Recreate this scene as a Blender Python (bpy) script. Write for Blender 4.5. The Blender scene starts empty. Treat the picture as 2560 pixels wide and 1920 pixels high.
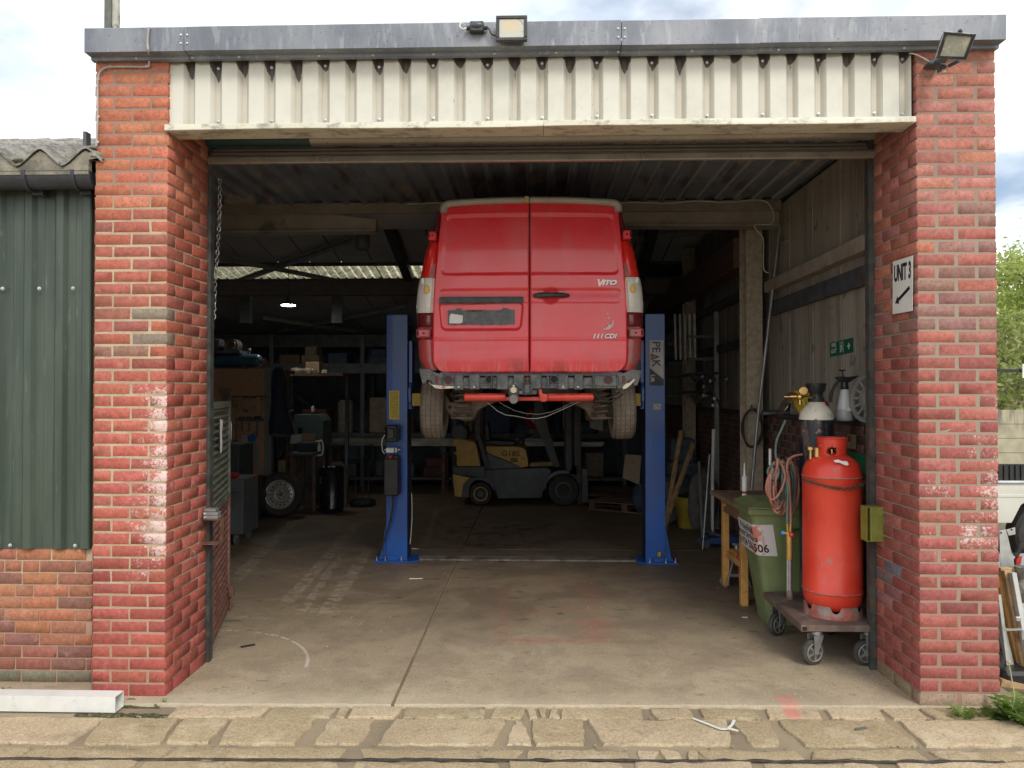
import bpy, bmesh, math, random
from mathutils import Vector, Matrix, noise as mnoise
R = random.Random(7)
rad = math.radians
sc = bpy.context.scene
# ------------------------------------------------------------------ camera
FPX = 1880.0; YAW = 1.7; PITCH = 0.70; ROLL = 0.0; CAMZ = 1.81
cd = bpy.data.cameras.new("camera"); cam = bpy.data.objects.new("camera", cd)
sc.collection.objects.link(cam); sc.camera = cam
cd.sensor_width = 36.0; cd.lens = FPX / 2560 * 36.0; cd.clip_end = 500; cd.clip_start = .05
cam.location = (0, 0, CAMZ)
CROT = (Matrix.Rotation(rad(YAW), 3, 'Z') @ Matrix.Rotation(rad(90 + PITCH), 3, 'X') @ Matrix.Rotation(rad(ROLL), 3, 'Z'))
cam.rotation_euler = CROT.to_euler()
CP = Vector((0, 0, CAMZ))
# ------------------------------------------------------------------ world, sun, exposure
SUN_EL, SUN_AZ = 42, 26          # degrees above the horizon / to the right of straight behind the camera
w = bpy.data.worlds.new("World"); sc.world = w; w.use_nodes = True
wt = w.node_tree; wt.nodes.clear()
wo = wt.nodes.new('ShaderNodeOutputWorld')
sky = wt.nodes.new('ShaderNodeTexSky'); sky.sky_type = 'NISHITA'; sky.sun_disc = False
sky.sun_elevation = rad(SUN_EL); sky.sun_rotation = rad(180 - SUN_AZ); sky.dust_density = 2.0
b1 = wt.nodes.new('ShaderNodeBackground'); b1.inputs[1].default_value = 0.12
wt.links.new(sky.outputs[0], b1.inputs[0])
tc = wt.nodes.new('ShaderNodeTexCoord'); sp = wt.nodes.new('ShaderNodeSeparateXYZ'); wt.links.new(tc.outputs['Generated'], sp.inputs[0])
def wm(op, a, b=None):
    n = wt.nodes.new('ShaderNodeMath'); n.operation = op
    for i, v in enumerate((a, b)):
        if v is None: continue
        if isinstance(v, (int, float)): n.inputs[i].default_value = v
        else: wt.links.new(v, n.inputs[i])
    return n.outputs[0]
zz = wm('ADD', wm('MAXIMUM', sp.outputs[2], 0.0), 0.22)
cb = wt.nodes.new('ShaderNodeCombineXYZ')
wt.links.new(wm('DIVIDE', sp.outputs[0], zz), cb.inputs[0]); wt.links.new(wm('DIVIDE', sp.outputs[1], zz), cb.inputs[1])
def wnoise(s, d, off):
    mp = wt.nodes.new('ShaderNodeMapping'); mp.inputs['Location'].default_value = off
    wt.links.new(cb.outputs[0], mp.inputs[0])
    n = wt.nodes.new('ShaderNodeTexNoise'); n.inputs['Scale'].default_value = s; n.inputs['Detail'].default_value = d
    n.inputs['Roughness'].default_value = .55; wt.links.new(mp.outputs[0], n.inputs['Vector']); return n.outputs[0]
def wmr(x, a, b, c=0., d=1.):
    n = wt.nodes.new('ShaderNodeMapRange'); n.interpolation_type = 'SMOOTHSTEP'; wt.links.new(x, n.inputs[0])
    for i, v in enumerate((a, b, c, d)): n.inputs[i + 1].default_value = v
    return n.outputs[0]
cover = wmr(wnoise(1.1, 6, (2.3, .4, 0)), .30, .52)
shade = wmr(wnoise(1.7, 8, (7.4, 1.9, 0)), .36, .56)
cm = wt.nodes.new('ShaderNodeMix'); cm.data_type = 'RGBA'
cm.inputs[6].default_value = (.54, .60, .67, 1); cm.inputs[7].default_value = (1.0, 1.0, .985, 1)
wt.links.new(shade, cm.inputs[0])
b2 = wt.nodes.new('ShaderNodeBackground'); b2.inputs[1].default_value = 1.35
wt.links.new(cm.outputs[2], b2.inputs[0])
mx = wt.nodes.new('ShaderNodeMixShader'); wt.links.new(cover, mx.inputs[0])
wt.links.new(b1.outputs[0], mx.inputs[1]); wt.links.new(b2.outputs[0], mx.inputs[2]); wt.links.new(mx.outputs[0], wo.inputs[0])
sl = bpy.data.lights.new("sun", 'SUN'); so = bpy.data.objects.new("sun", sl); sc.collection.objects.link(so)
sl.energy = 1.5; sl.angle = rad(20); sl.color = (1.0, .94, .84)
sdir = Vector((math.sin(rad(SUN_AZ)) * math.cos(rad(SUN_EL)), -math.cos(rad(SUN_AZ)) * math.cos(rad(SUN_EL)), math.sin(rad(SUN_EL))))
so.rotation_euler = sdir.to_track_quat('Z', 'Y').to_euler(); so.location = (3, -6, 9)
sc.view_settings.view_transform = 'Standard'; sc.view_settings.look = 'None'
sc.view_settings.exposure = 0.42; sc.view_settings.gamma = 1.0; sc.view_settings.use_curve_mapping = False
sc.render.engine = 'CYCLES'; sc.cycles.use_denoising = True
sc.cycles.max_bounces = 10; sc.cycles.diffuse_bounces = 6; sc.cycles.sample_clamp_indirect = 6.0
try: sc.cycles.denoiser = 'OPENIMAGEDENOISE'
except Exception: pass
# ------------------------------------------------------------------ measuring helpers (photo pixel + known plane -> world)
def ray(px, py): return CROT @ Vector(((px - 1280) / FPX, -(py - 960) / FPX, -1.0))
def at(px, py, Y):
    d = ray(px, py); return CP + d * (Y / d.y)
def fl(px, py, z=0.0):
    d = ray(px, py); return CP + d * ((z - CAMZ) / d.z)
def atx(px, py, X):
    d = ray(px, py); return CP + d * (X / d.x)
S = 2560 / 2212
def Q(x, y, Y): return at(x * S, y * S, Y)
def QF(x, y, z=0.0): return fl(x * S, y * S, z)
# ------------------------------------------------------------------ node expression helpers
class T:
    def __init__(s, name):
        s.m = bpy.data.materials.new(name); s.m.use_nodes = True; s.t = s.m.node_tree; s.t.nodes.clear()
        s.o = s.t.nodes.new('ShaderNodeOutputMaterial'); s.p = None
    def lk(s, a, b):
        if hasattr(a, 'links') or isinstance(a, bpy.types.NodeSocket): s.t.links.new(a, b)
        else:
            try: b.default_value = a
            except Exception: b.default_value = (a[0], a[1], a[2], 1)
    def n(s, typ, **k):
        x = s.t.nodes.new(typ)
        for a, b in k.items(): setattr(x, a, b)
        return x
    def pos(s):
        if s.p is None:
            g = s.n('ShaderNodeNewGeometry'); q = s.n('ShaderNodeSeparateXYZ'); s.t.links.new(g.outputs['Position'], q.inputs[0])
            s.p = (g.outputs['Position'], q.outputs[0], q.outputs[1], q.outputs[2], g.outputs['Normal'])
        return s.p
    def vec(s, x, y, z):
        c = s.n('ShaderNodeCombineXYZ')
        for i, v in enumerate((x, y, z)): s.lk(v, c.inputs[i])
        return c.outputs[0]
    def noise(s, scale=5, detail=3, vec=None, rough=.5, dist=0., sx=1, sy=1, sz=1):
        x = s.n('ShaderNodeTexNoise'); v = vec if vec is not None else s.pos()[0]
        if (sx, sy, sz) != (1, 1, 1):
            mp = s.n('ShaderNodeMapping'); mp.inputs['Scale'].default_value = (sx, sy, sz); s.lk(v, mp.inputs[0]); v = mp.outputs[0]
        s.lk(v, x.inputs['Vector']); x.inputs['Scale'].default_value = scale; x.inputs['Detail'].default_value = detail
        x.inputs['Roughness'].default_value = rough; x.inputs['Distortion'].default_value = dist
        return x.outputs[0]
    def m_(s, op, a, b=None, c=None):
        x = s.n('ShaderNodeMath', operation=op)
        for i, v in enumerate((a, b, c)):
            if v is not None: s.lk(v, x.inputs[i])
        return x.outputs[0]
    def add(s, a, b): return s.m_('ADD', a, b)
    def sub(s, a, b): return s.m_('SUBTRACT', a, b)
    def mul(s, a, b): return s.m_('MULTIPLY', a, b)
    def mn(s, a, b): return s.m_('MINIMUM', a, b)
    def mxx(s, a, b): return s.m_('MAXIMUM', a, b)
    def ab(s, a): return s.m_('ABSOLUTE', a)
    def sm(s, x, a, b, c=0., d=1.):
        r = s.n('ShaderNodeMapRange', interpolation_type='SMOOTHSTEP'); s.lk(x, r.inputs[0])
        if a > b: a, b, c, d = b, a, d, c
        for i, v in enumerate((a, b, c, d)): r.inputs[i + 1].default_value = v
        return r.outputs[0]
    def mix(s, f, a, b, mode='MIX'):
        x = s.n('ShaderNodeMix', data_type='RGBA', blend_type=mode); s.lk(f, x.inputs[0])
        for i, v in ((6, a), (7, b)):
            if isinstance(v, (tuple, list)): x.inputs[i].default_value = (v[0], v[1], v[2], 1)
            else: s.lk(v, x.inputs[i])
        return x.outputs[2]
    def rect(s, x0, x1, y0, y1, soft, wob=None, u=None, v=None):
        """soft box mask in world x / y (or u / v)"""
        P = s.pos(); u = P[1] if u is None else u; v = P[2] if v is None else v
        if wob is not None: u = s.add(u, wob); v = s.add(v, wob)
        a = s.mul(s.sm(u, x0 - soft, x0 + soft), s.sm(u, x1 + soft, x1 - soft))
        b = s.mul(s.sm(v, y0 - soft, y0 + soft), s.sm(v, y1 + soft, y1 - soft))
        return s.mul(a, b)
    def bump(s, h, dist=.002, strength=1.0, prev=None):
        b = s.n('ShaderNodeBump'); b.inputs['Strength'].default_value = strength; b.inputs['Distance'].default_value = dist
        s.lk(h, b.inputs['Height'])
        if prev is not None: s.lk(prev, b.inputs['Normal'])
        return b.outputs[0]
    def bsdf(s, col, rough=.6, metal=0., normal=None, **k):
        b = s.n('ShaderNodeBsdfPrincipled')
        if isinstance(col, (tuple, list)): b.inputs['Base Color'].default_value = (col[0], col[1], col[2], 1)
        else: s.lk(col, b.inputs['Base Color'])
        s.lk(rough, b.inputs['Roughness']); s.lk(metal, b.inputs['Metallic'])
        if normal is not None: s.lk(normal, b.inputs['Normal'])
        for a, v in k.items(): s.lk(v, b.inputs[a.replace('_', ' ')])
        s.t.links.new(b.outputs[0], s.o.inputs[0]); s.b = b
        return s.m
def wmat(name, col, rough=.6, metal=0., var=.12, vs=7, col2=None, c2=(.5, .65), c2s=4, bump=.0, bs=90, spec=.5, **k):
    """worn plain material: base colour, broad patches of a second colour, fine variation, fine bump"""
    t = T(name)
    c = tuple(col)
    if col2 is not None: c = t.mix(t.sm(t.noise(c2s, 6, rough=.65), c2[0], c2[1]), c, tuple(col2))
    v = t.sm(t.noise(vs, 5, rough=.6), .25, .75, 1 - var * 1.6, 1 + var)
    c = t.mix(1.0, c, t.vec(v, v, v), 'MULTIPLY')
    nr = t.bump(t.noise(bs, 3), bump * .01) if bump else None
    k.setdefault('Specular_IOR_Level', spec)
    return t.bsdf(c, t.sm(t.noise(vs * 1.7, 3), .2, .8, max(.05, rough - .1), min(1, rough + .12)), metal, nr, **k)
# ------------------------------------------------------------------ mesh builder
BASE = {}
class MB:
    def __init__(s): s.v = []; s.f = []
    def addv(s, pts): i = len(s.v); s.v.extend(Vector(p) for p in pts); return i
    def poly(s, pts): i = s.addv(pts); s.f.append(tuple(range(i, i + len(pts)))); return s
    def obox(s, c, size, M=None, b=0.0):
        hx, hy, hz = size[0] / 2, size[1] / 2, size[2] / 2; M = M or Matrix.Identity(3); c = Vector(c)
        if b <= 0:
            i = s.addv([c + M @ Vector((sx * hx, sy * hy, sz * hz)) for sz in (-1, 1) for sy in (-1, 1) for sx in (-1, 1)])
            for q in ((0, 2, 3, 1), (4, 5, 7, 6), (0, 1, 5, 4), (2, 6, 7, 3), (0, 4, 6, 2), (1, 3, 7, 5)): s.f.append(tuple(i + a for a in q))
            return s
        b = min(b, hx * .9, hy * .9, hz * .9); idx = {}
        for sx in (-1, 1):
            for sy in (-1, 1):
                for sz in (-1, 1):
                    for ax in range(3):
                        p = [sx * (hx - b), sy * (hy - b), sz * (hz - b)]
                        p[ax] = (sx * hx, sy * hy, sz * hz)[ax]
                        idx[(sx, sy, sz, ax)] = s.addv([c + M @ Vector(p)])
        for ax in range(3):
            o = [k for k in range(3) if k != ax]
            for d in (-1, 1):
                q = []
                for a, bb in ((-1, -1), (1, -1), (1, 1), (-1, 1)):
                    k = [0, 0, 0]; k[ax] = d; k[o[0]] = a; k[o[1]] = bb; q.append(idx[(*k, ax)])
                s.f.append(tuple(q))
        for ax in range(3):
            o = [k for k in range(3) if k != ax]
            for a in (-1, 1):
                for bb in (-1, 1):
                    def K(d, fa):
                        k = [0, 0, 0]; k[ax] = d; k[o[0]] = a; k[o[1]] = bb; return idx[(*k, fa)]
                    s.f.append((K(-1, o[0]), K(1, o[0]), K(1, o[1]), K(-1, o[1])))
        for sx in (-1, 1):
            for sy in (-1, 1):
                for sz in (-1, 1): s.f.append(tuple(idx[(sx, sy, sz, a)] for a in range(3)))
        return s
    def box(s, x0, x1, y0, y1, z0, z1, b=0.0, M=None):
        return s.obox(((x0 + x1) / 2, (y0 + y1) / 2, (z0 + z1) / 2), (abs(x1 - x0), abs(y1 - y0), abs(z1 - z0)), M, b)
    def bar(s, p0, p1, wd, th, b=0.0, up=(0, 0, 1)):
        """rectangular bar from p0 to p1: wd across, th along 'up'"""
        p0 = Vector(p0); p1 = Vector(p1); d = p1 - p0; L = d.length; z = d.normalized()
        u = Vector(up); x = z.cross(u)
        if x.length < 1e-4: x = z.cross(Vector((1, 0, 0)))
        x.normalize(); y = x.cross(z).normalized()
        M = Matrix((x, y, z)).transposed()
        return s.obox((p0 + p1) / 2, (wd, th, L), M, b)
    def ring(s, c, x, y, r, n, ry=None):
        ry = r if ry is None else ry
        return s.addv([c + x * (r * math.cos(2 * math.pi * k / n)) + y * (ry * math.sin(2 * math.pi * k / n)) for k in range(n)])
    def cyl(s, p0, p1, r0, r1=None, n=16, caps=True):
        p0 = Vector(p0); p1 = Vector(p1); r1 = r0 if r1 is None else r1; z = (p1 - p0).normalized()
        x = z.orthogonal().normalized(); y = z.cross(x)
        a = s.ring(p0, x, y, r0, n); b = s.ring(p1, x, y, r1, n)
        for k in range(n): s.f.append((a + k, a + (k + 1) % n, b + (k + 1) % n, b + k))
        if caps: s.f.append(tuple(a + k for k in range(n))[::-1]); s.f.append(tuple(b + k for k in range(n)))
        return s
    def tube(s, pts, r, n=8, closed=False, caps=True):
        P = [Vector(p) for p in pts]; m = len(P); rs = r if isinstance(r, (list, tuple)) else [r] * m
        prev = None; rings = []
        for i in range(m):
            if closed: t = P[(i + 1) % m] - P[i - 1]
            else: t = P[min(i + 1, m - 1)] - P[max(i - 1, 0)]
            t = t.normalized() if t.length > 1e-9 else Vector((0, 0, 1))
            if prev is None: x = t.orthogonal().normalized()
            else:
                x = prev - t * prev.dot(t); x = x.normalized() if x.length > 1e-6 else t.orthogonal().normalized()
            prev = x; rings.append(s.ring(P[i], x, t.cross(x), rs[i], n))
        for i in range(m - (0 if closed else 1)):
            a, b = rings[i], rings[(i + 1) % m]
            for k in range(n): s.f.append((a + k, a + (k + 1) % n, b + (k + 1) % n, b + k))
        if caps and not closed:
            s.f.append(tuple(rings[0] + k for k in range(n))[::-1]); s.f.append(tuple(rings[-1] + k for k in range(n)))
        return s
    def lathe(s, prof, o, axis=(0, 0, 1), n=28, xa=None, caps=True):
        z = Vector(axis).normalized(); x = (Vector(xa) if xa else z.orthogonal()).normalized(); y = z.cross(x); o = Vector(o)
        rr = [s.ring(o + z * h, x, y, max(r, 1e-5), n) for r, h in prof]
        for a, b in zip(rr, rr[1:]):
            for k in range(n): s.f.append((a + k, a + (k + 1) % n, b + (k + 1) % n, b + k))
        if caps:
            s.f.append(tuple(rr[0] + k for k in range(n))[::-1]); s.f.append(tuple(rr[-1] + k for k in range(n)))
        return s
    def prism(s, pts, ax, a0, a1, b=0.0):
        """2-D outline extruded along axis ax; 'Y': pts are (x,z), 'X': (y,z), 'Z': (x,y)"""
        def P(p, a): return Vector((p[0], a, p[1])) if ax == 'Y' else (Vector((a, p[0], p[1])) if ax == 'X' else Vector((p[0], p[1], a)))
        if b <= 0:
            n = len(pts); i = s.addv([P(p, a0) for p in pts]); j = s.addv([P(p, a1) for p in pts])
            s.f.append(tuple(range(i, i + n))); s.f.append(tuple(range(j, j + n))[::-1])
            for k in range(n): s.f.append((i + k, j + k, j + (k + 1) % n, i + (k + 1) % n))
            return s
        bm = bmesh.new(); vs = [bm.verts.new(P(p, a0)) for p in pts]; f = bm.faces.new(vs)
        e = bmesh.ops.extrude_face_region(bm, geom=[f]); d = P((0, 0), a1) - P((0, 0), a0)
        bmesh.ops.translate(bm, vec=d, verts=[g for g in e['geom'] if isinstance(g, bmesh.types.BMVert)])
        bmesh.ops.recalc_face_normals(bm, faces=bm.faces)
        es = [x for x in bm.edges if len(x.link_faces) == 2 and x.calc_face_angle(0) > .5]
        bmesh.ops.bevel(bm, geom=es, offset=b, segments=2, affect='EDGES', profile=.7, clamp_overlap=True)
        return s.bm(bm)
    def bm(s, bm):
        bm.verts.index_update(); i = s.addv([v.co.copy() for v in bm.verts])
        for f in bm.faces: s.f.append(tuple(i + v.index for v in f.verts))
        bm.free(); return s
    def grid(s, fn, nu, nv, wrap=False):
        i = s.addv([fn(u / nu, v / nv) for v in range(nv + 1) for u in range(nu + 1)]); W = nu + 1
        for v in range(nv):
            for u in range(nu): s.f.append((i + v * W + u, i + v * W + u + 1, i + (v + 1) * W + u + 1, i + (v + 1) * W + u))
        return s
    def ball(s, c, r, nu=16, nv=10, M=None):
        c = Vector(c); r = Vector(r) if not isinstance(r, (int, float)) else Vector((r, r, r)); M = M or Matrix.Identity(3)
        def fn(u, v):
            a = 2 * math.pi * u; b = math.pi * (v - .5)
            return c + M @ Vector((r.x * math.cos(a) * math.cos(b), r.y * math.sin(a) * math.cos(b), r.z * math.sin(b)))
        return s.grid(fn, nu, nv)
    def torus(s, c, axis, R0, r, n=24, k=8):
        z = Vector(axis).normalized(); x = z.orthogonal().normalized(); y = z.cross(x); c = Vector(c)
        return s.tube([c + x * R0 * math.cos(2 * math.pi * i / n) + y * R0 * math.sin(2 * math.pi * i / n) for i in range(n)], r, k, closed=True)
    def mesh(s, name, mat, smooth=True, ang=34, recalc=True, weld=False, off=Vector()):
        me = bpy.data.meshes.new(name); me.from_pydata([tuple(p - off) for p in s.v], [], s.f)
        if recalc or weld:
            bm = bmesh.new(); bm.from_mesh(me)
            if weld: bmesh.ops.remove_doubles(bm, verts=bm.verts, dist=1e-5)
            if recalc: bmesh.ops.recalc_face_normals(bm, faces=bm.faces)
            bm.to_mesh(me); bm.free()
        if smooth: me.shade_smooth(); me.set_sharp_from_angle(angle=rad(ang))
        if mat is not None: me.materials.append(mat)
        me.update(); return me
    def build(s, name, mat, parent=None, **k):
        off = BASE.get(parent.name, Vector()) if parent is not None else Vector()
        me = s.mesh(name, mat, off=off, **k)
        return place(name, me, parent)
def place(name, me, parent=None):
    o = bpy.data.objects.new(name, me); sc.collection.objects.link(o)
    if parent is not None: o.parent = parent; BASE[o.name] = BASE.get(parent.name, Vector())
    return o
def thing(name, label, cat, loc=None, group=None, local=False):
    """an Empty at the base of a thing; its parts are given in world coordinates unless local"""
    o = bpy.data.objects.new(name, None); sc.collection.objects.link(o); o.empty_display_size = .1
    if loc is not None: o.location = loc
    BASE[o.name] = Vector() if (local or loc is None) else Vector(loc)
    o['label'] = label; o['category'] = cat
    if group: o['group'] = group
    return o
def tag(o, label, cat, group=None, kind=None):
    if kind: o['kind'] = kind
    if label: o['label'] = label
    if cat: o['category'] = cat
    if group: o['group'] = group
    return o
def single(mb, name, mat, label, cat, group=None, **k):
    """a thing that is one mesh: origin moved to its base"""
    mb_min = Vector((sum(v.x for v in mb.v) / len(mb.v), sum(v.y for v in mb.v) / len(mb.v), min(v.z for v in mb.v)))
    me = mb.mesh(name, mat, off=mb_min, **k); o = place(name, me); o.location = mb_min
    return tag(o, label, cat, group)
def copy_tree(o, parent=None):
    c = o.copy(); sc.collection.objects.link(c)
    if parent is not None: c.parent = parent
    for ch in list(o.children): copy_tree(ch, c)
    return c
def text(name, s, size, M, mat, parent=None, ext=.0006, sx=1.0, bold=0.0, align='CENTER', shear=0.0):
    """flat lettering: M places the text plane (x right, y up) in world coordinates"""
    cu = bpy.data.curves.new('lettering', 'FONT'); cu.body = s; cu.size = size; cu.extrude = ext; cu.align_x = align; cu.align_y = 'CENTER'
    cu.offset = bold; cu.shear = shear; cu.resolution_u = 3
    to = bpy.data.objects.new('lettering', cu); sc.collection.objects.link(to)
    me = bpy.data.meshes.new_from_object(to, preserve_all_data_layers=False, depsgraph=bpy.context.evaluated_depsgraph_get())
    bpy.data.objects.remove(to); bpy.data.curves.remove(cu)
    me.transform(M @ Matrix.Diagonal((sx, 1, 1, 1)))
    if parent is not None: me.transform(Matrix.Translation(-BASE.get(parent.name, Vector())))
    me.materials.clear(); me.materials.append(mat); me.name = name
    return place(name, me, parent)
def frame(o, x, y):
    """4x4 with origin o, local x along x and local y along y"""
    x = Vector(x).normalized(); y = Vector(y); y = (y - x * y.dot(x)).normalized(); z = x.cross(y)
    return Matrix.Translation(Vector(o)) @ Matrix((x, y, z)).transposed().to_4x4()
FRONT = lambda p: frame(p, (1, 0, 0), (0, 0, 1))
# ------------------------------------------------------------------ shared plain materials
steel_dark = wmat('dark_steel', (.095, .105, .12), .55, .15, .25, 5, (.09, .055, .04), (.55, .7))
steel_beam = wmat('dusty_beam_paint', (.34, .30, .25), .65, 0, .12, 4, (.12, .10, .09), (.55, .75), 3)
steel_grey = wmat('grey_steel', (.32, .33, .33), .45, .6, .15)
galv = wmat('galvanised_steel', (.52, .54, .55), .4, .75, .12, 10)
chrome = wmat('bright_metal', (.7, .7, .7), .2, 1, .05)
black_pl = wmat('black_plastic', (.018, .019, .02), .45, 0, .2)
black_rb = wmat('black_rubber', (.025, .024, .023), .75, 0, .2, 20)
white_pl = wmat('white_plastic', (.72, .72, .68), .45, 0, .06)
cream_p = wmat('cream_paint', (.6, .57, .47), .5, 0, .1)
rust = wmat('rusty_steel', (.16, .085, .055), .75, .2, .25, 12, (.09, .06, .05))
wood = wmat('pale_timber', (.42, .28, .14), .6, 0, .18, 9, (.30, .19, .09), (.45, .6), 14)
wood_dk = wmat('dark_timber', (.12, .075, .045), .7, 0, .25, 9)
cardb = wmat('cardboard', (.30, .20, .12), .8, 0, .12)
paper = wmat('white_paper', (.75, .75, .73), .8, 0, .05)
brass = wmat('brass', (.62, .42, .16), .3, 1, .1)
redp = wmat('red_plastic', (.42, .025, .02), .4, 0, .1)
bluep = wmat('blue_plastic', (.02, .12, .32), .45, 0, .1)
yellowp = wmat('yellow_plastic', (.62, .42, .03), .5, 0, .1)
blk_ink = wmat('black_ink', (.012, .012, .015), .6, 0, 0)
void = wmat('dark_void', (.008, .008, .009), .8, 0, 0)
# ================================================================== SETTING: ground, pavement, floor
def concrete(name, base, alt, floor=False):
    t = T(name); P, x, y, z, nrm = t.pos()
    big = t.noise(.9, 6, rough=.65); mid = t.noise(5, 6, rough=.7); fine = t.noise(60, 4, rough=.7); grit = t.noise(210, 2)
    c = t.mix(t.sm(big, .38, .62), base, alt)
    c = t.mix(t.mul(t.sm(mid, .52, .72), .55), c, tuple(v * .62 for v in base))
    gg = t.sm(t.noise(85, 4, rough=.8), .32, .68, .72, 1.24); c = t.mix(1.0, c, t.vec(gg, gg, gg), 'MULTIPLY')
    c = t.mix(t.mul(t.sm(grit, .60, .68), .5), c, tuple(min(1, v * 1.75) for v in base))
    c = t.mix(t.mul(t.sm(fine, .58, .75), .45), c, tuple(v * .45 for v in base))
    if floor:
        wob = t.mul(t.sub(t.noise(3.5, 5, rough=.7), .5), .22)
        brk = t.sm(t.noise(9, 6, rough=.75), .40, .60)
        # stained oily brown towards the working area, darkened further in for contrast
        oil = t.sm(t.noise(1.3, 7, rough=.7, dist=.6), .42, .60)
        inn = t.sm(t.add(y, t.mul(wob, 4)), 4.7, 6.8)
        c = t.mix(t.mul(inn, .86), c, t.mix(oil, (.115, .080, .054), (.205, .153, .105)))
        sp = t.sm(t.noise(7, 4, sx=.5, sy=1), .66, .70)
        c = t.mix(t.mul(sp, t.mul(inn, .75)), c, (.035, .03, .027))
        # pale scuffed wheel tracks on the left bay
        for xa, ya, xb, yb, wd in ((-2.14, 6.45, -2.45, 10.3, .085), (-1.93, 6.25, -2.16, 8.3, .05), (-1.72, 6.15, -1.90, 8.5, .085), (-1.3, 8.9, -1.5, 11.5, .06), (-2.9, 7.2, -3.4, 10.5, .1)):
            u = t.sub(t.add(x, t.mul(wob, .35)), t.add(xa, t.mul(t.sub(y, ya), (xb - xa) / (yb - ya))))
            mk = t.mul(t.sm(t.ab(u), wd, wd * .45), t.mul(t.sm(y, ya - .12, ya + .12), t.sm(y, yb + .3, yb - .1)))
            c = t.mix(t.mul(t.mul(mk, t.mul(brk, t.sm(t.noise(22, 5, rough=.8), .35, .6, .45, 1))), .75), c, (.38, .33, .25))
        for y0, x0, x1 in ((6.05, -2.6, -2.1), (6.2, -2.0, -1.6)):
            mk = t.mul(t.rect(x0, x1, y0 - .05, y0 + .05, .06, t.mul(wob, .6)), brk); c = t.mix(t.mul(mk, .6), c, (.40, .36, .28))
        dd = t.m_('SQRT', t.add(t.m_('POWER', t.sub(x, -2.35), 2.0), t.m_('POWER', t.sub(y, 4.85), 2.0)))
        ang = t.mul(t.sm(x, -2.45, -2.3), t.sm(y, 4.93, 4.97))
        arc = t.mul(t.mul(t.sm(t.ab(t.sub(dd, .845)), .015, .006), ang), t.sm(t.add(t.noise(26, 4), t.mul(t.sm(y, 5.6, 5.1), .2)), .44, .56))
        c = t.mix(t.mul(arc, .8), c, (.54, .50, .42))
        def redm(x0, x1, y0, y1, s, a): return t.mul(t.rect(x0, x1, y0, y1, s, t.mul(wob, .35)), a)
        rm = redm(-.30, .58, 5.49, 5.57, .05, .62)
        for q in (redm(.34, .60, 5.5, 6.1, .12, .5), redm(-.1, .5, 6.28, 6.42, .07, .32), redm(-.1, .5, 7.2, 7.4, .1, .2), redm(.42, .56, 6.0, 7.4, .10, .28), redm(-.30, -.20, 5.5, 7.0, .07, .3)): rm = t.mxx(rm, q)
        c = t.mix(t.mul(t.mul(rm, .8), t.sm(t.noise(9, 7, rough=.8), .32, .58)), c, (.38, .11, .08))
        c = t.mix(t.mul(t.rect(1.44, 1.54, 4.40, 4.56, .03, t.mul(wob, .5)), .7), c, (.62, .19, .17))
        mott = t.sm(t.noise(2.4, 7, rough=.75, dist=.5), .42, .62); c = t.mix(t.mul(mott, .35), c, (.17, .135, .10))
        drk = t.sm(t.noise(11, 5, sx=.6, sy=1.3, rough=.75), .60, .66); c = t.mix(t.mul(drk, .45), c, (.10, .08, .065))
        # yellowish worn patch and black drips under the lift
        c = t.mix(t.mul(t.rect(-2.3, -1.15, 6.15, 6.4, .2, t.mul(wob, 2)), t.mul(brk, .3)), c, (.42, .36, .16))
        bl = t.mul(t.rect(-1.2, .2, 8.8, 10.6, .4, wob), t.sm(t.noise(4.2, 6, rough=.75), .50, .60))
        c = t.mix(t.mul(bl, .75), c, (.018, .017, .017))
        # bright edge at the threshold: daylight painted into the concrete colour
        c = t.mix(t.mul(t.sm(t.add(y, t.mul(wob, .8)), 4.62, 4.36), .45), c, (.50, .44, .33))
        # scattered pale scratches
        scr = t.sm(t.noise(5, 3, sx=9, sy=1.2, rough=.4), .72, .735)
        c = t.mix(t.mul(scr, .4), c, (.5, .47, .42))
        rg = t.mix(inn, (.88,) * 3, (.62,) * 3)
    else:
        rg = .92; rn = t.sm(t.n('ShaderNodeObjectInfo').outputs['Random'], 0, 1, .82, 1.1); c = t.mix(1.0, c, t.vec(rn, rn, t.mul(rn, t.sm(rn, .8, 1.1, .93, 1.02))), 'MULTIPLY')
        pale = t.sm(t.noise(3.1, 6, rough=.75), .54, .62); c = t.mix(t.mul(pale, .3), c, (.60, .53, .38)); dk = t.sm(t.noise(8, 6, rough=.8), .58, .66); c = t.mix(t.mul(dk, .5), c, (.17, .14, .10)); c = t.mix(t.mul(t.rect(1.42, 1.50, 4.28, 4.40, .02), .7), c, (.62, .19, .17))
    n = t.bump(fine, .003 if floor else .006, .8); n = t.bump(mid, .012 if floor else .022, .6, n)
    return t.bsdf(c, rg, 0, n, Specular_IOR_Level=.35)
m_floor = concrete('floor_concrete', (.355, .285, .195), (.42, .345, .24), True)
m_sett = concrete('stone_sett', (.40, .315, .205), (.465, .37, .245))
t = T('dirt_joint'); g = t.noise(140, 4, rough=.8); c = t.mix(t.sm(t.noise(2, 5), .4, .62), (.33, .265, .175), (.25, .20, .135))
c = t.mix(t.sm(g, .6, .7), c, (.36, .32, .25)); c = t.mix(t.mul(t.sm(t.noise(3, 6, rough=.7), .56, .66), t.rect(-3.2, -2.0, 3.9, 4.6, .25)), c, (.05, .055, .02))
m_dirt = t.bsdf(c, .95, 0, t.bump(g, .006, .8))
grd = MB()
grd.grid(lambda u, v: Vector((-60 + 120 * u, -30 + 90 * v, -.062)), 4, 4)
tag(grd.build('ground', m_dirt, smooth=False), None, None, kind='structure')
pave = MB(); pave.box(-9, 9, 2.2, 4.62, -.12, -.022)
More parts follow.
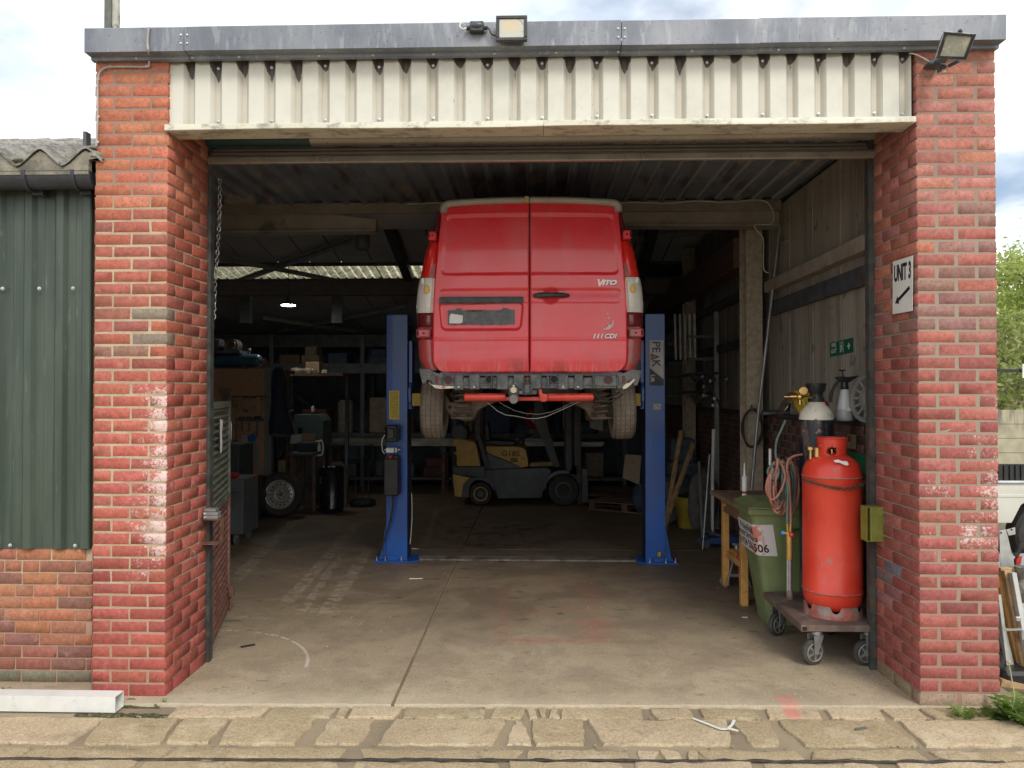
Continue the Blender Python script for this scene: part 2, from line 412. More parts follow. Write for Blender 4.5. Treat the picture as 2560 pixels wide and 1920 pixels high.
pave = tag(pave.build('pavement', m_dirt, smooth=False), None, None, kind='structure')
def stone(x0, x1, y0, y1, z, sl=(0, 0), jit=.009, name='sett'):
    """one worn stone with a ragged outline; sl skews the two short ends"""
    L = max(2, int((x1 - x0) / .055)); W = max(2, int((y1 - y0) / .05)); out = []
    for i in range(L): u = i / L; out.append([x0 + (x1 - x0) * u + sl[0] * (0) , y0])
    for i in range(W): out.append([x1, y0 + (y1 - y0) * i / W])
    for i in range(L): out.append([x1 + (x0 - x1) * i / L, y1])
    for i in range(W): out.append([x0, y1 + (y0 - y1) * i / W])
    cx, cy = (x0 + x1) / 2, (y0 + y1) / 2; hw, hh = (x1 - x0) / 2, (y1 - y0) / 2
    pts = []
    for px, py in out:
        u, v = (px - cx) / hw, (py - cy) / hh
        e = (u * u * v * v) ** 2; k = 1 - .045 * e * min(1, hh / hw)
        s = sl[0] * (1 - u) / 2 * v + sl[1] * (1 + u) / 2 * v
        nn = mnoise.noise(Vector((px * 9, py * 9, z * 7 + 3))) * jit * 1.6
        pts.append(Vector((cx + (px - cx) * k + s + R.uniform(-jit, jit) * .6 + nn * .5, cy + (py - cy) * k + R.uniform(-jit, jit) * .6 + nn + .0225 * px, 0)))
    m = MB(); c = Vector((cx, cy, 0)); n = len(pts); tz = z + R.uniform(-.005, .003)
    def ringz(d, zz, jz=0.0):
        o = []
        for p in pts:
            q = p - c; l = q.length; q = q * max(.2, (l - d) / l) + c; o.append((q.x, q.y, zz + R.uniform(-jz, jz)))
        return m.addv(o)
    a = ringz(0, z - .05); b = ringz(0, tz - .010, .002); d = ringz(.006, tz - .001, .0015); e = ringz(.03, tz, .001)
    for r0, r1 in ((a, b), (b, d), (d, e)):
        for k in range(n): m.f.append((r0 + k, r0 + (k + 1) % n, r1 + (k + 1) % n, r1 + k))
    m.f.append(tuple(e + k for k in range(n)))
    return m.build(name, m_sett, pave, ang=50)
def row(y0, y1, z, edges, gap=.012, jit=.008, skew=.02):
    gap *= .45
    """edges: photo pixels of the joints, read at the middle of the row"""
    ym = (y0 + y1) / 2
    for a, b in edges:
        xa = (a - 1336) * ym / FPX - .0; xb = (b - 1336) * ym / FPX
        stone(xa + gap, xb - gap, y0 - .006 + R.uniform(0, .006), y1 + .006 - R.uniform(0, .006), z, (R.uniform(-skew, skew), R.uniform(-skew, skew)), jit)
row(4.245, 4.375, -.006, [(-900, -420), (-410, -60), (430, 665), (672, 838), (842, 872), (878, 1000), (1006, 1215), (1230, 1312), (1318, 1342), (1347, 1368), (1373, 1398), (1402, 1606), (1628, 1728), (1746, 1888), (1912, 2045), (2060, 2200), (2206, 2300), (2306, 2480), (2500, 2740), (2760, 3100), (3120, 3500)], .009, .009, .012)
row(3.925, 4.225, -.008, [(-900, -500), (-490, -60), (-50, 225), (231, 430), (436, 556), (562, 770), (806, 925), (962, 1254), (1276, 1318), (1328, 1462), (1482, 1822), (1846, 1935), (1966, 2246), (2266, 2580), (2596, 2900), (2920, 3300)], .012, .013, .035)
row(3.772, 3.868, -.010, [(-900, -300), (-290, 60), (66, 420), (428, 860), (900, 1300), (1314, 1575), (1590, 1640), (1650, 1700), (1714, 1745), (1752, 2000), (2020, 2300), (2330, 2600), (2620, 3000)], .010, .012, .03)
row(3.40, 3.742, -.012, [(-900, -200), (-190, 300), (310, 840), (870, 1260), (1275, 1560), (1600, 1900), (1925, 2240), (2260, 2700), (2720, 3200)], .012, .012, .03)
row(3.02, 3.36, -.014, [(-900, -300), (-280, 250), (270, 700), (720, 1200), (1230, 1640), (1660, 2100), (2120, 2600), (2620, 3200)], .014, .012, .03)
tq = MB(); NT = 160
tq.grid(lambda u, v: Vector((-2.68 + 5.0 * u, 3.757 + .0225 * (-2.68 + 5.0 * u) + (v - .5) * max(.004, (.018 if u < .36 else .026) + (.012 if u < .36 else .040) * mnoise.noise(Vector((u * 60, v, 2)))) + .008 * mnoise.noise(Vector((u * 22, 5, 0))), -.0085 - .004 * abs(v - .5))), NT, 4)
tq.build('tar_joint', wmat('bitumen', (.055, .048, .042), .8, 0, .3, 30), pave, recalc=False)
# floor slabs with open joints
fb = MB(); fb.box(-7.6, 2.9, 4.47, 17, -.12, -.018); floor = tag(fb.build('floor', m_dirt, smooth=False), None, None, kind='structure')
def slab(x0, x1, y0, y1):
    m = MB(); n = 60 if y0 < 4.5 else 2; fr = []
    for i in range(n + 1):
        u = i / n; x = x0 + (x1 - x0) * u; fr.append((x, min(4.447, 4.40 + .0225 * x + R.uniform(-.007, .005)) if n > 2 else y0))
    top = [(x, y, 0) for x, y in fr] + [(x1, y1, 0), (x0, y1, 0)]
    a = m.addv(top); b = m.addv([(x, y - .006, -.014) for x, y in fr] + [(x1, y1, -.014), (x0, y1, -.014)]); k = m.addv([(x, y - .006, -.11) for x, y in fr] + [(x1, y1, -.11), (x0, y1, -.11)])
    N = len(top); m.f.append(tuple(a + i for i in range(N)))
    for p, q in ((a, b), (b, k)):
        for i in range(N): m.f.append((p + i, q + i, q + (i + 1) % N, p + (i + 1) % N))
    m.build('slab', m_floor, floor, ang=60)
for x0, x1 in ((-7.5, -4.1), (-4.09, -.835), (-.815, 2.8)):
    for y0, y1 in ((4.355, 8.72), (8.732, 12.6), (12.61, 16.6)): slab(x0, x1, y0, y1)
# ================================================================== brickwork
def brick_material(name, pit=(.10, .05, .04), eff=None):
    t = T(name); oi = t.n('ShaderNodeObjectInfo'); P, x, y, z, nrm = t.pos()
    rnd = oi.outputs['Random']; col = oi.outputs['Color']
    v = t.sm(t.noise(34, 7, rough=.8), .30, .70, .70, 1.22); c = t.mix(1.0, col, t.vec(v, v, v), 'MULTIPLY')
    c = t.mix(t.mul(t.sm(t.noise(75, 3, rough=.7), .58, .68), .75), c, pit)
    c = t.mix(t.mul(t.sm(t.noise(9, 5, rough=.7), .60, .74), .35), c, (.46, .30, .25))
    if eff:
        e = None
        for x0, x1, z0, z1, th in eff:
            f = t.mul(t.sm(x, x0, x1), t.mul(t.sm(z, z0 - .12, z0 + .12), t.sm(z, z1 + .05, z1 - .05)))
            f = t.mul(f, t.sm(y, 4.47, 4.44)) if th > 0 else f
            nn = t.add(t.mul(t.noise(70, 6, rough=.85), .62), t.mul(t.noise(6, 4), .38))
            f = t.sm(t.add(nn, t.mul(f, .155)), .575, .64)
            f = t.mul(f, t.mul(t.sm(x, x0 - .01, x0 + .06), t.mul(t.sm(z, z0 - .2, z0), t.sm(z, z1 + .1, z1 - .02))))
            e = f if e is None else t.mxx(e, f)
        c = t.mix(t.mul(e, .8), c, (.68, .57, .54))
    h = t.add(t.mul(t.noise(35, 5, rough=.7), .7), t.mul(t.noise(160, 3), .3))
    return t.bsdf(c, t.sm(t.noise(14, 3), .2, .8, .6, .82), 0, t.bump(h, .0035, .6), Specular_IOR_Level=.4)
def mortar_material(name, c0, c1):
    t = T(name); c = t.mix(t.sm(t.noise(6, 5, rough=.7), .42, .6), c0, c1); c = t.mix(t.sm(t.pos()[1 - 0], 0, .5), c, (.29, .235, .18)); c = t.mix(t.mul(t.sm(t.noise(90, 3), .58, .7), .5), c, (.25, .21, .16))
    z = t.pos()[3]
    c = t.mix(t.sm(z, 2.75, 3.15), c, (.27, .19, .15)); c = t.mix(t.mul(t.sm(z, .9, .3), .6), c, (.30, .15, .115))
    return t.bsdf(c, .9, 0, t.bump(t.noise(110, 3), .003, .8))
m_bl = brick_material('painted_red_brick', eff=[(-2.46, -2.24, .78, 1.84, 1)])
m_br = brick_material('weathered_red_brick', eff=[(2.25, 2.95, .85, 1.78, 1)])
m_bp = brick_material('common_brick')
m_mortar = mortar_material('mortar', (.45, .375, .25), (.37, .28, .195))
BM = {}
def brick_mesh(wd, dp, ht, mat, ch=.0035):
    key = (round(wd, 3), round(dp, 3), round(ht, 3), mat.name); L = BM.setdefault(key, [])
    if len(L) < 4:
        m = MB(); m.obox((0, 0, 0), (wd, dp, ht), None, ch)
        for v in m.v:
            v += Vector((R.uniform(-1, 1) * .0026, R.uniform(-1, 1) * .0010, R.uniform(-1, 1) * .0022))
        L.append(m.mesh('brick', mat, ang=70)); return L[-1]
    return R.choice(L)
def brick(x0, x1, y0, y1, z0, z1, mat, col, parent, jit=.0012):
    o = bpy.data.objects.new('brick', brick_mesh(x1 - x0, y1 - y0, z1 - z0, mat)); sc.collection.objects.link(o); o.parent = parent
    o.location = Vector(((x0 + x1) / 2 + R.uniform(-jit, jit) * .6, (y0 + y1) / 2 + R.uniform(-jit, jit), (z0 + z1) / 2 + R.uniform(-jit, jit) * .5)) - BASE.get(parent.name, Vector())
    k = R.uniform(.86, 1.10) * (.75 if R.random() < .03 else 1); o.color = (col[0] * k, col[1] * k * R.uniform(.93, 1.08), col[2] * k * R.uniform(.93, 1.08), 1)
    return o
NC, ZT = 51, 3.825; CH = ZT / NC
def zone(z, right):
    if z < .08: return (.30, .22, .14) if right and z < .05 else (.36, .085, .065)
    if z < .8: return R.choice([(.36, .085, .064), (.33, .08, .062), (.37, .096, .072)]) if not right else R.choice([(.33, .095, .078), (.30, .085, .07)])
    if z < 2.02: return R.choice([(.42, .108, .078), (.39, .10, .074), (.41, .118, .085)]) if not right else R.choice([(.35, .100, .082), (.37, .115, .092), (.325, .098, .08)])
    if z < 2.95:
        mixc = [(.37, .095, .062), (.34, .105, .072), (.41, .12, .075), (.30, .10, .075), (.39, .115, .08)]
        if not right and z < 2.42: mixc += [(.27, .13, .10), (.23, .17, .13)]
        if right: mixc = [(.38, .13, .105), (.33, .13, .11), (.42, .15, .10), (.28, .14, .12), (.36, .11, .09)]
        return R.choice(mixc)
    return R.choice([(.48, .155, .085), (.44, .138, .076), (.47, .168, .095)]) if not right else R.choice([(.42, .165, .125), (.385, .15, .12), (.45, .17, .125)])
def pillar(name, xo, xi, s, mat, jt, parent_label, right):
    """xo outer edge, xi inner corner, s = +1 when the reveal faces +x; front plane at YF"""
    YF = 4.45; D = .56
    t = thing(name, parent_label, 'brick pillar', ((xo + xi) / 2, YF + D / 2, 0))
    m = MB(); e = .002
    m.box(min(xo, xi) + .0055, max(xo, xi) - .0055, YF + e, YF + D, -.05, ZT + .02)
    m.build('mortar_core', m_mortar, t, smooth=False)
    W = abs(xi - xo); J = .010
    for k in range(NC):
        z0 = k * CH + J / 2; z1 = (k + 1) * CH - J / 2
        if k == 0: z0 = -.06
        if k % 2 == 0: fr = [(0, .215), (.215 + jt, W)]; rv = [(.1125, .3275), (.3375, .5525)]; cd_ = .1025
        else: fr = [(0, .1025), (.1025 + jt, W - .1025 - jt if W > .45 else .3175 + jt), (W - .1025 if W > .45 else .3175 + jt * 2, W)]; rv = [(.225, .440), (.450, .556)]; cd_ = .215
        for i, (a, b) in enumerate(fr):
            d = cd_ if i == 0 else .1025
            a += R.uniform(-.001, .001); b += R.uniform(-.002, .002)
            xs = sorted((xi - s * a, xi - s * b)); bo = zone((z0 + z1) / 2, right)
            brick(xs[0], xs[1], YF, YF + d, z0, z1, mat, bo, t)
        for a, b in rv:
            xs = sorted((xi, xi - s * .1025)); bo = zone((z0 + z1) / 2, right)
            bo = tuple(v * .93 for v in bo)
            if right and .35 < z0 < 1.0 and a > .2 and R.random() < .5: bo = R.choice([(.20, .14, .15), (.17, .15, .19), (.26, .12, .11)])  # bluish highlight on the lower reveal put into the brick colours
            brick(xs[0], xs[1], YF + a, YF + b, z0, z1, mat, bo, t)
    return t
PXL = at(233, 1100, 4.45).x; PXR = at(416, 1100, 4.45).x
QXL = at(2296, 1100, 4.45).x; QXR = at(2495, 1100, 4.45).x
lp = pillar('brick_pillar', PXL, PXR, 1, m_bl, .010, 'left brick pillar of the garage opening with powdery white bloom on its red painted lower half', False)
rp = pillar('brick_pillar', QXR, QXL, -1, m_br, .020, 'right brick pillar of the garage opening carrying the UNIT 3 sign and a floodlight', True)
# ================================================================== workshop building
WB = thing('workshop_building', 'garage workshop with a wide open front, grey fascia and white ribbed cladding above it', 'garage building', (0, 10.5, 0))
t = T('weathered_fascia'); P, x, y, z, nn = t.pos()
c = t.mix(t.sm(t.noise(2.5, 6, rough=.7, sx=1, sz=.35), .35, .65), (.135, .15, .18), (.23, .245, .27))
c = t.mix(t.mul(t.sm(t.noise(30, 4, sx=1, sz=.2), .55, .7), .5), c, (.32, .34, .36)); c = t.mix(t.mul(t.sm(t.noise(60, 3), .64, .7), .6), c, (.08, .085, .095))
m_fascia = t.bsdf(c, .5, .25, t.bump(t.noise(3, 4), .01, .6))
FX0 = at(211, 70, 4.345).x; FX1 = at(2516, 60, 4.345).x
J1 = at(459, 130, 4.345).x; J2 = at(1553, 80, 4.345).x; J3 = at(1900, 80, 4.345).x
prof = [(4.345, 3.826), (4.345, 3.965), (4.352, 3.972), (4.60, 3.99), (4.60, 3.984), (4.357, 3.964), (4.353, 3.833), (4.415, 3.832), (4.420, 3.814), (4.447, 3.812), (4.447, 3.806), (4.415, 3.807), (4.412, 3.825)]
for a, b, dz in ((FX0, J1, 0), (J1 + .004, J2, .002), (J2 + .004, J3, -.001), (J3, FX1, .002)):
    m = MB(); m.prism([(p, q + dz) for p, q in prof], 'X', a, b); m.build('fascia_panel', m_fascia, WB, ang=25)
for a in (FX0, FX1 - .003):
    m = MB(); m.box(a, a + .003, 4.346, 4.6, 3.828, 3.97); m.build('fascia_end', m_fascia, WB, smooth=False)
rv = MB(); rv.lathe([(.011, 0), (.011, .002), (.006, .006), (.0, .007)], (0, 0, 0), (0, -1, 0), 10)
rivm = rv.mesh('rivet', galv)
def dot(name, me, p, parent, s=1):
    o = place(name, me, parent); o.location = Vector(p) - BASE.get(parent.name, Vector()); o.scale = (s,) * 3; return o
for xx in (J1, J2):
    for dx in (-.018, .02):
        for zq in (3.87, 3.92): dot('rivet', rivm, (xx + dx, 4.344, zq), WB, .7)
for i in range(14): dot('rivet', rivm, (FX0 + .2 + i * (FX1 - FX0 - .4) / 13 + R.uniform(-.1, .1), 4.4135, 3.818), WB, .8)
m = MB(); m.box(FX0 + .1, FX1 - .1, 4.6, 7.7, 3.90, 3.97); m.build('roof_deck', steel_dark, WB, smooth=False)
# ribbed white cladding
t = T('white_cladding'); P, x, y, z, nn = t.pos()
CX0 = at(427, 250, 4.50).x; CX1 = at(2272, 250, 4.50).x; CN = 27; CPW = (CX1 - CX0) / CN
c = t.mix(t.sm(t.noise(3, 6, rough=.7), .4, .7), (.60, .595, .525), (.53, .52, .45))
ph = t.m_('FRACT', t.mul(t.sub(x, CX0 - CPW * .0), 1 / CPW))
tr = t.mul(t.sm(ph, .60, .72), t.sm(ph, 1.0, .90))
c = t.mix(t.mul(tr, .45), c, (.42, .37, .29))  # trough shading painted into the sheet colour
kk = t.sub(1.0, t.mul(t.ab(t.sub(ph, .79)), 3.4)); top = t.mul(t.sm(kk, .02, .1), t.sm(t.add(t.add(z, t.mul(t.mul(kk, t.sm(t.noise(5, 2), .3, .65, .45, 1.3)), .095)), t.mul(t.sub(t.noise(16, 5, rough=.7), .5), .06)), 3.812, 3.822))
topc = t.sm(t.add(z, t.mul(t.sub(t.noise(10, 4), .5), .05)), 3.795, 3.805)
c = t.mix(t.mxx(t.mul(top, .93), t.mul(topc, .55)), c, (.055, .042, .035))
c = t.mix(t.mul(t.sm(t.noise(34, 5, rough=.8, sx=1, sz=.5), .63, .67), t.rect(-.5, .9, 3.35, 3.8, .35, v=z)), c, (.10, .075, .05))
c = t.mix(t.mul(t.sm(t.noise(20, 4), .55, .7), t.mul(t.sm(z, 3.50, 3.40), .35)), c, (.42, .42, .33))
m_clad = t.bsdf(c, .5, .0, t.bump(t.noise(4, 3), .006, .4))
def rib(w0, n, d):
    """box rib profile: flat crest, sloping web, trough"""
    P = []
    for i in range(n):
        x0 = i * w0
        P += [(x0, 0), (x0 + w0 * .56, 0), (x0 + w0 * .70, d), (x0 + w0 * .86, d)]
    P.append((n * w0, 0)); return P
def ribsheet(m, x0, w0, n, d, ya, z0, z1, th=.003, jz=None):
    p = rib(w0, n, d); prof = [(x0 + a, ya + b) for a, b in p] + [(x0 + a, ya + b + th) for a, b in reversed(p)]
    return m.prism(prof, 'Z', z0, z1)
cuts = [0, 6, 12, 18, 24, 27]
for a, b in zip(cuts, cuts[1:]):
    m = MB(); ribsheet(m, CX0 + a * CPW, CPW, b - a, .034, 4.470 + (.001 if a % 12 else 0), 3.422, 3.83); m.build('cladding_sheet', m_clad, WB, smooth=False)
m = MB(); m.box(CX0 - .04, CX0 + .002, 4.49, 4.5, 3.42, 3.83); m.build('cladding_edge', m_clad, WB, smooth=False)
sc_ = MB(); sc_.lathe([(.011, 0), (.011, .003), (.007, .004), (.007, .010), (.0, .012)], (0, 0, 0), (0, -1, 0), 8); screwm = sc_.mesh('screw', galv)
for i in range(0, CN):
    if i % 2 == 1 or i == 26:
        for zq in (3.465, 3.79): dot('screw', screwm, (CX0 + (i + .78) * CPW, 4.503, zq + R.uniform(-.006, .006)), WB, .9)
# sill flashing below the cladding
t = T('sill_flashing_paint'); c = t.mix(t.sm(t.noise(14, 6, rough=.7, sx=.6), .48, .66), (.60, .58, .48), (.30, .28, .22)); m_sill = t.bsdf(c, .5, .0)
SX0 = at(412, 320, 4.432).x; SX1 = at(2290, 300, 4.432).x; mid = (SX0 + SX1) / 2 + .05
for a, b in ((SX0, mid), (mid + .003, SX1)):
    m = MB(); n = 40
    def lip(u, v, a=a, b=b):
        x = a + (b - a) * u; wv = .004 * math.sin(x * 3.1) + .003 * mnoise.noise(Vector((x * 2.5, 0, 0)))
        k = [(4.60, 3.424), (4.431, 3.424), (4.429, 3.420), (4.428 + wv * .3, 3.390 + wv), (4.432, 3.387 + wv), (4.60, 3.389)][round(v * 5)]
        return Vector((x, k[0], k[1]))
    m.grid(lip, n, 5); m.build('sill_flashing', m_sill, WB, ang=25)
# unseen box added behind the cladding so light cannot leak in
m = MB(); m.box(PXL + .05, QXR - .05, 4.60, 4.93, 3.575, 3.90); m.box(PXR - .3, QXL + .3, 4.53, 4.57, 3.43, 3.90); m.build('header_light_seal', steel_dark, WB, smooth=False)
# front bay ceiling: ribbed deck
t = T('rusting_ceiling_deck'); P, x, y, z, nn = t.pos()
c = t.mix(t.sm(t.noise(2.2, 5), .4, .6), (.17, .20, .25), (.24, .26, .30))
c = t.mix(t.sm(t.noise(3.2, 6, sx=1.6, sy=.6, rough=.7), .58, .62), c, (.36, .30, .22)); c = t.mix(t.mul(t.sm(t.noise(6, 5, sy=.3), .55, .66), .7), c, (.11, .055, .04))
c = t.mix(t.sm(t.ab(t.sub(t.m_('FRACT', t.mul(t.add(x, 7.4), 1 / .19)), .60)), .05, .02), c, (.42, .42, .42)); m_deck = t.bsdf(c, .45, .15, t.bump(t.noise(30, 3), .002, .5))
m = MB(); p = rib(.19, 53, .045); x0 = -7.4
for c0_, c1_, y0_ in ((0, 25, 6.0), (25, 53, 4.93)):
    pp = [(a, b) for a, b in p if c0_ * .19 - .001 <= a <= c1_ * .19 + .001]; m.prism([(x0 + a, 3.795 - b) for a, b in pp] + [(x0 + a, 3.803 - b) for a, b in reversed(pp)], 'Y', y0_, 7.72)
m.build('ceiling_sheet', m_deck, WB, smooth=False)
# main pitched roof falling towards the back
SLP = .195
def rz(y): return 3.09 + SLP * (16.5 - y)
t = T('roof_lining'); c = t.mix(t.sm(t.noise(1.5, 5), .35, .65), (.44, .48, .54), (.55, .57, .60)); m_lin = t.bsdf(c, .8, 0)
strips = [(9.05, 10.1), (10.12, 12.24), (13.02, 14.7), (14.72, 16.5)]
pan = MB()
for (ya, yb) in strips:
    for k in range(19):
        xa = -7.3 + k * .52 + .012; xb = xa + .52 - .024
        q = MB(); zz0, zz1 = rz(ya), rz(yb)
        if xb > 2.5: xb = 2.5
        i = q.addv([(xa, ya, zz0), (xb, ya, zz0), (xb, yb, zz1), (xa, yb, zz1), (xa, ya, zz0 + .02), (xb, ya, zz0 + .02), (xb, yb, zz1 + .02), (xa, yb, zz1 + .02)])
        for f in ((0, 3, 2, 1), (4, 5, 6, 7), (0, 1, 5, 4), (1, 2, 6, 5), (2, 3, 7, 6), (3, 0, 4, 7)): q.f.append(tuple(i + a for a in f))
        q.build('roof_panel', m_lin, WB, smooth=False)
q = MB()
for ya, yb in ((9.0, 12.26), (12.98, 16.7)):
    q.poly([(-7.6, ya, rz(ya) + .06), (2.9, ya, rz(ya) + .06), (2.9, yb, rz(yb) + .06), (-7.6, yb, rz(yb) + .06)])
    q.poly([(-7.6, ya, rz(ya) + .09), (2.9, ya, rz(ya) + .09), (2.9, yb, rz(yb) + .09), (-7.6, yb, rz(yb) + .09)])
q.poly([(-1.72, 12.2, rz(12.2) + .05), (2.9, 12.2, rz(12.2) + .05), (2.9, 13.05, rz(13.05) + .05), (-1.72, 13.05, rz(13.05) + .05)])
q.build('roof_sheeting', steel_dark, WB, smooth=False, recalc=False)
# grubby rooflight strip
t = T('lichened_rooflight'); P, x, y, z, nn = t.pos()
c = t.mix(t.sm(t.noise(9, 7, rough=.8), .42, .60), (.90, .86, .60), (.22, .21, .12)); c = t.mix(t.sm(t.noise(26, 4), .60, .66), c, (.03, .03, .02)); c = t.mix(t.mul(t.sm(t.ab(t.sub(t.m_('FRACT', t.mul(x, 1 / .15)), .5)), .12, .3), .7), c, (.12, .11, .07)); c = t.mix(t.sm(t.ab(t.sub(t.m_('FRACT', t.mul(x, .95)), .5)), .04, .02), c, (.05, .045, .03))  # lichen patches, plus corrugation shading painted in as dark stripes
tr_ = t.n('ShaderNodeBsdfTranslucent'); t.lk(c, tr_.inputs[0]); df = t.n('ShaderNodeBsdfDiffuse'); t.lk(c, df.inputs[0]); mxs = t.n('ShaderNodeMixShader'); mxs.inputs[0].default_value = .3
t.t.links.new(tr_.outputs[0], mxs.inputs[1]); t.t.links.new(df.outputs[0], mxs.inputs[2]); t.t.links.new(mxs.outputs[0], t.o.inputs[0]); m_light = t.m
for k in range(4):
    a = -6.6 + k * 1.2; q = MB()
    q.grid(lambda u, v, a=a: Vector((a + 1.2 * u, 12.2 + .85 * v, rz(12.2 + .85 * v) + .03 + .028 * math.sin((a + 1.2 * u) * 2 * math.pi / .15))), 64, 2)
    q.build('rooflight_sheet', m_light, WB, recalc=False)
# walls
m_wallc = wmat('dusty_wall_sheet', (.20, .20, .20), .85, 0, .15, 3, (.13, .13, .135), (.45, .65), 2)
q = MB(); q.box(-7.7, 2.9, 16.6, 16.75, -.1, 3.9); q.build('back_wall', wmat('dark_back_wall', (.11, .13, .16), .85), WB, smooth=False)
q = MB(); q.box(-7.7, -7.55, 6.0, 9.0, -.1, 3.8); q.box(-7.7, -7.55, 9.0, 16.6, -.1, 4.2); q.build('side_wall', m_wallc, WB, smooth=False)
q = MB(); q.box(-7.7, -2.70, 6.0, 6.1, -.1, 3.75); q.build('front_wall', m_wallc, WB, smooth=False); q = MB(); q.box(-2.74, -2.70, 5.0, 6.0, -.1, 3.6); q.build('front_wall', m_wallc, WB, smooth=False)
q = MB(); q.box(-7.6, 2.9, 9.0, 9.05, 3.80, rz(9.0) + .1); q.box(-7.6, 2.9, 7.72, 9.05, 3.80, 3.84); q.build('gable_infill', m_lin, WB, smooth=False)
# right wall: brick dado with tall panels above
WX = 2.46
t = T('wall_panel'); P, x, y, z, nn = t.pos()
c = t.mix(t.sm(t.noise(3, 6, sy=2.5, sz=.3, rough=.65), .38, .64), (.33, .305, .25), (.215, .20, .17))
c = t.mix(t.mul(t.sm(t.noise(14, 5, sy=3, sz=.15), .52, .68), .55), c, (.42, .39, .33)); c = t.mix(t.mul(t.sm(t.noise(9, 5), .62, .7), .6), c, (.09, .08, .07))
m_wp = t.bsdf(c, .8, 0, t.bump(t.noise(40, 3), .002, .6))
yy = 4.98
while yy < 16.4:
    wd = .62; q = MB(); q.box(WX + .05, WX + .09, yy + .008, yy + wd - .008, 1.60, 4.9 if yy > 7.8 else 3.74, .006); q.build('wall_panel', m_wp, WB, smooth=False); yy += wd
q = MB(); q.box(WX + .10, WX + .2, 4.95, 7.8, -.1, 3.9); q.box(WX + .10, WX + .2, 7.8, 16.6, -.1, 4.8); q.box(WX, WX + .12, 5.02, 16.6, 1.565, 1.60); q.build('side_wall', wmat('wall_backing', (.05, .05, .05), .9), WB, smooth=False)
q = MB(); q.box(QXL + .1, 2.9, 4.97, 5.03, 3.2, 3.86); q.build('front_wall', steel_dark, WB, smooth=False)
DW = place('dado_wall', (lambda q: (q.box(WX + .006, WX + .1, 5.02, 16.58, -.05, 1.56), q.mesh('dado_wall', wmat('dado_mortar', (.20, .17, .13), .9, bump=.3), smooth=False))[1])(MB()), None)
DW.parent = WB; DW.location = -BASE[WB.name]; BASE[DW.name] = Vector()
ncr = 0; rest = MB()
for k in range(21):
    z0 = k * .0745 + .005; y = 5.04 - (.1125 if k % 2 else 0)
    while y < 14:
        a = max(y, 5.03); b = y + .215
        if b - a > .05:
            if a < 7.95 and ncr < 299:
                o = brick(WX, WX + .06, a, b, z0, z0 + .0645, m_bp, R.choice([(.13, .06, .05), (.16, .075, .06), (.10, .06, .055), (.15, .10, .085)]), WB); ncr += 1
                o.parent = DW; o.location = o.location + BASE[WB.name]
            else: rest.box(WX, WX + .06, a, b, z0, z0 + .0645, .004)
        y += .225
o = rest.build('far_brickwork', wmat('dark_brick', (.12, .06, .05), .85, 0, .3, 6, (.16, .10, .08)), None, smooth=False)
o.parent = WB; o.location = -BASE[WB.name]; o['kind'] = 'stuff'
# concrete / steel columns on the right wall
t = T('flaking_column'); c = t.mix(t.sm(t.noise(16, 6, rough=.75), .44, .6), (.44, .37, .28), (.33, .27, .20)); c = t.mix(t.sm(t.noise(24, 5, sz=.6, rough=.8), .62, .66), c, (.06, .045, .035))
m_col = t.bsdf(c, .8, 0, t.bump(t.noise(45, 5, rough=.7), .006, .9))
for (xa, xb, ya, zt) in ((2.235, 2.41, 8.0, 3.60), (2.27, 2.42, 11.35, 4.0), (2.27, 2.42, 14.6, 3.4)):
    q = MB(); q.box(xa, xb, ya, ya + .02, 0, zt, .004); q.box(xa, xb, ya + .24, ya + .26, 0, zt, .004); q.box((xa + xb) / 2 - .01, (xa + xb) / 2 + .01, ya + .02, ya + .24, 0, zt)
    q.build('column', m_col, WB, ang=30)
# sheeting rails on the right wall and eaves beam
for z0, z1, ya, yb, dx, mm in ((2.86, 2.98, 5.05, 7.95, .10, steel_beam), (2.62, 2.76, 5.05, 7.95, .07, steel_dark), (2.35, 2.45, 8.3, 16.5, .08, steel_dark), (2.92, 3.02, 8.3, 16.5, .08, steel_dark)):
    q = MB(); q.box(WX + .05 - dx, WX + .05, ya, yb, z0, z1, .008); q.build('sheeting_rail', mm, WB, ang=30)
q = MB(); q.box(2.18, 2.36, 8.28, 16.5, 3.18, 3.52, .01); q.build('eaves_beam', wmat('oxide_red_beam', (.13, .075, .06), .7), WB, ang=30)
# front portal beams: haunched, deep at the walls and shallow in the middle
def pz(x, y, Y): p = Q(x, y, Y); return (p.x, p.z)
YB = 7.72
q = MB(); q.prism([(-7.4, pz(460, 500, YB)[1]), pz(812, 500, YB), pz(812, 474, YB), pz(700, 462, YB), pz(600, 455, YB), pz(460, 437, YB), (-7.4, pz(460, 434, YB)[1])], 'Y', YB, YB + .09); q.prism([(-7.4, 3.46), pz(812, 500.5, YB), pz(812, 498, YB), (-7.4, 3.475)], 'Y', YB - .05, YB + .14)
q.build('portal_beam', steel_beam, WB, ang=30)
q = MB(); q.prism([(2.5, pz(1870, 488, YB)[1]), pz(1290, 488, YB), pz(1290, 462, YB), pz(1480, 448, YB), pz(1650, 432, YB), (2.5, pz(1870, 411, YB)[1])], 'Y', YB, YB + .09); q.prism([(2.5, pz(1870, 489, YB)[1]), pz(1290, 489, YB), pz(1290, 486.5, YB), (2.5, pz(1870, 486.5, YB)[1])], 'Y', YB - .05, YB + .14)
q.build('portal_beam', steel_beam, WB, ang=30)
q = MB(); q.box(-3.6, 3.2 - .7, 7.66, 7.70, pz(1000, 460, 7.68)[1], pz(1000, 437, 7.68)[1], .004); q.build('eaves_trim', wmat('dusty_trim', (.26, .23, .19), .7), WB, smooth=False)
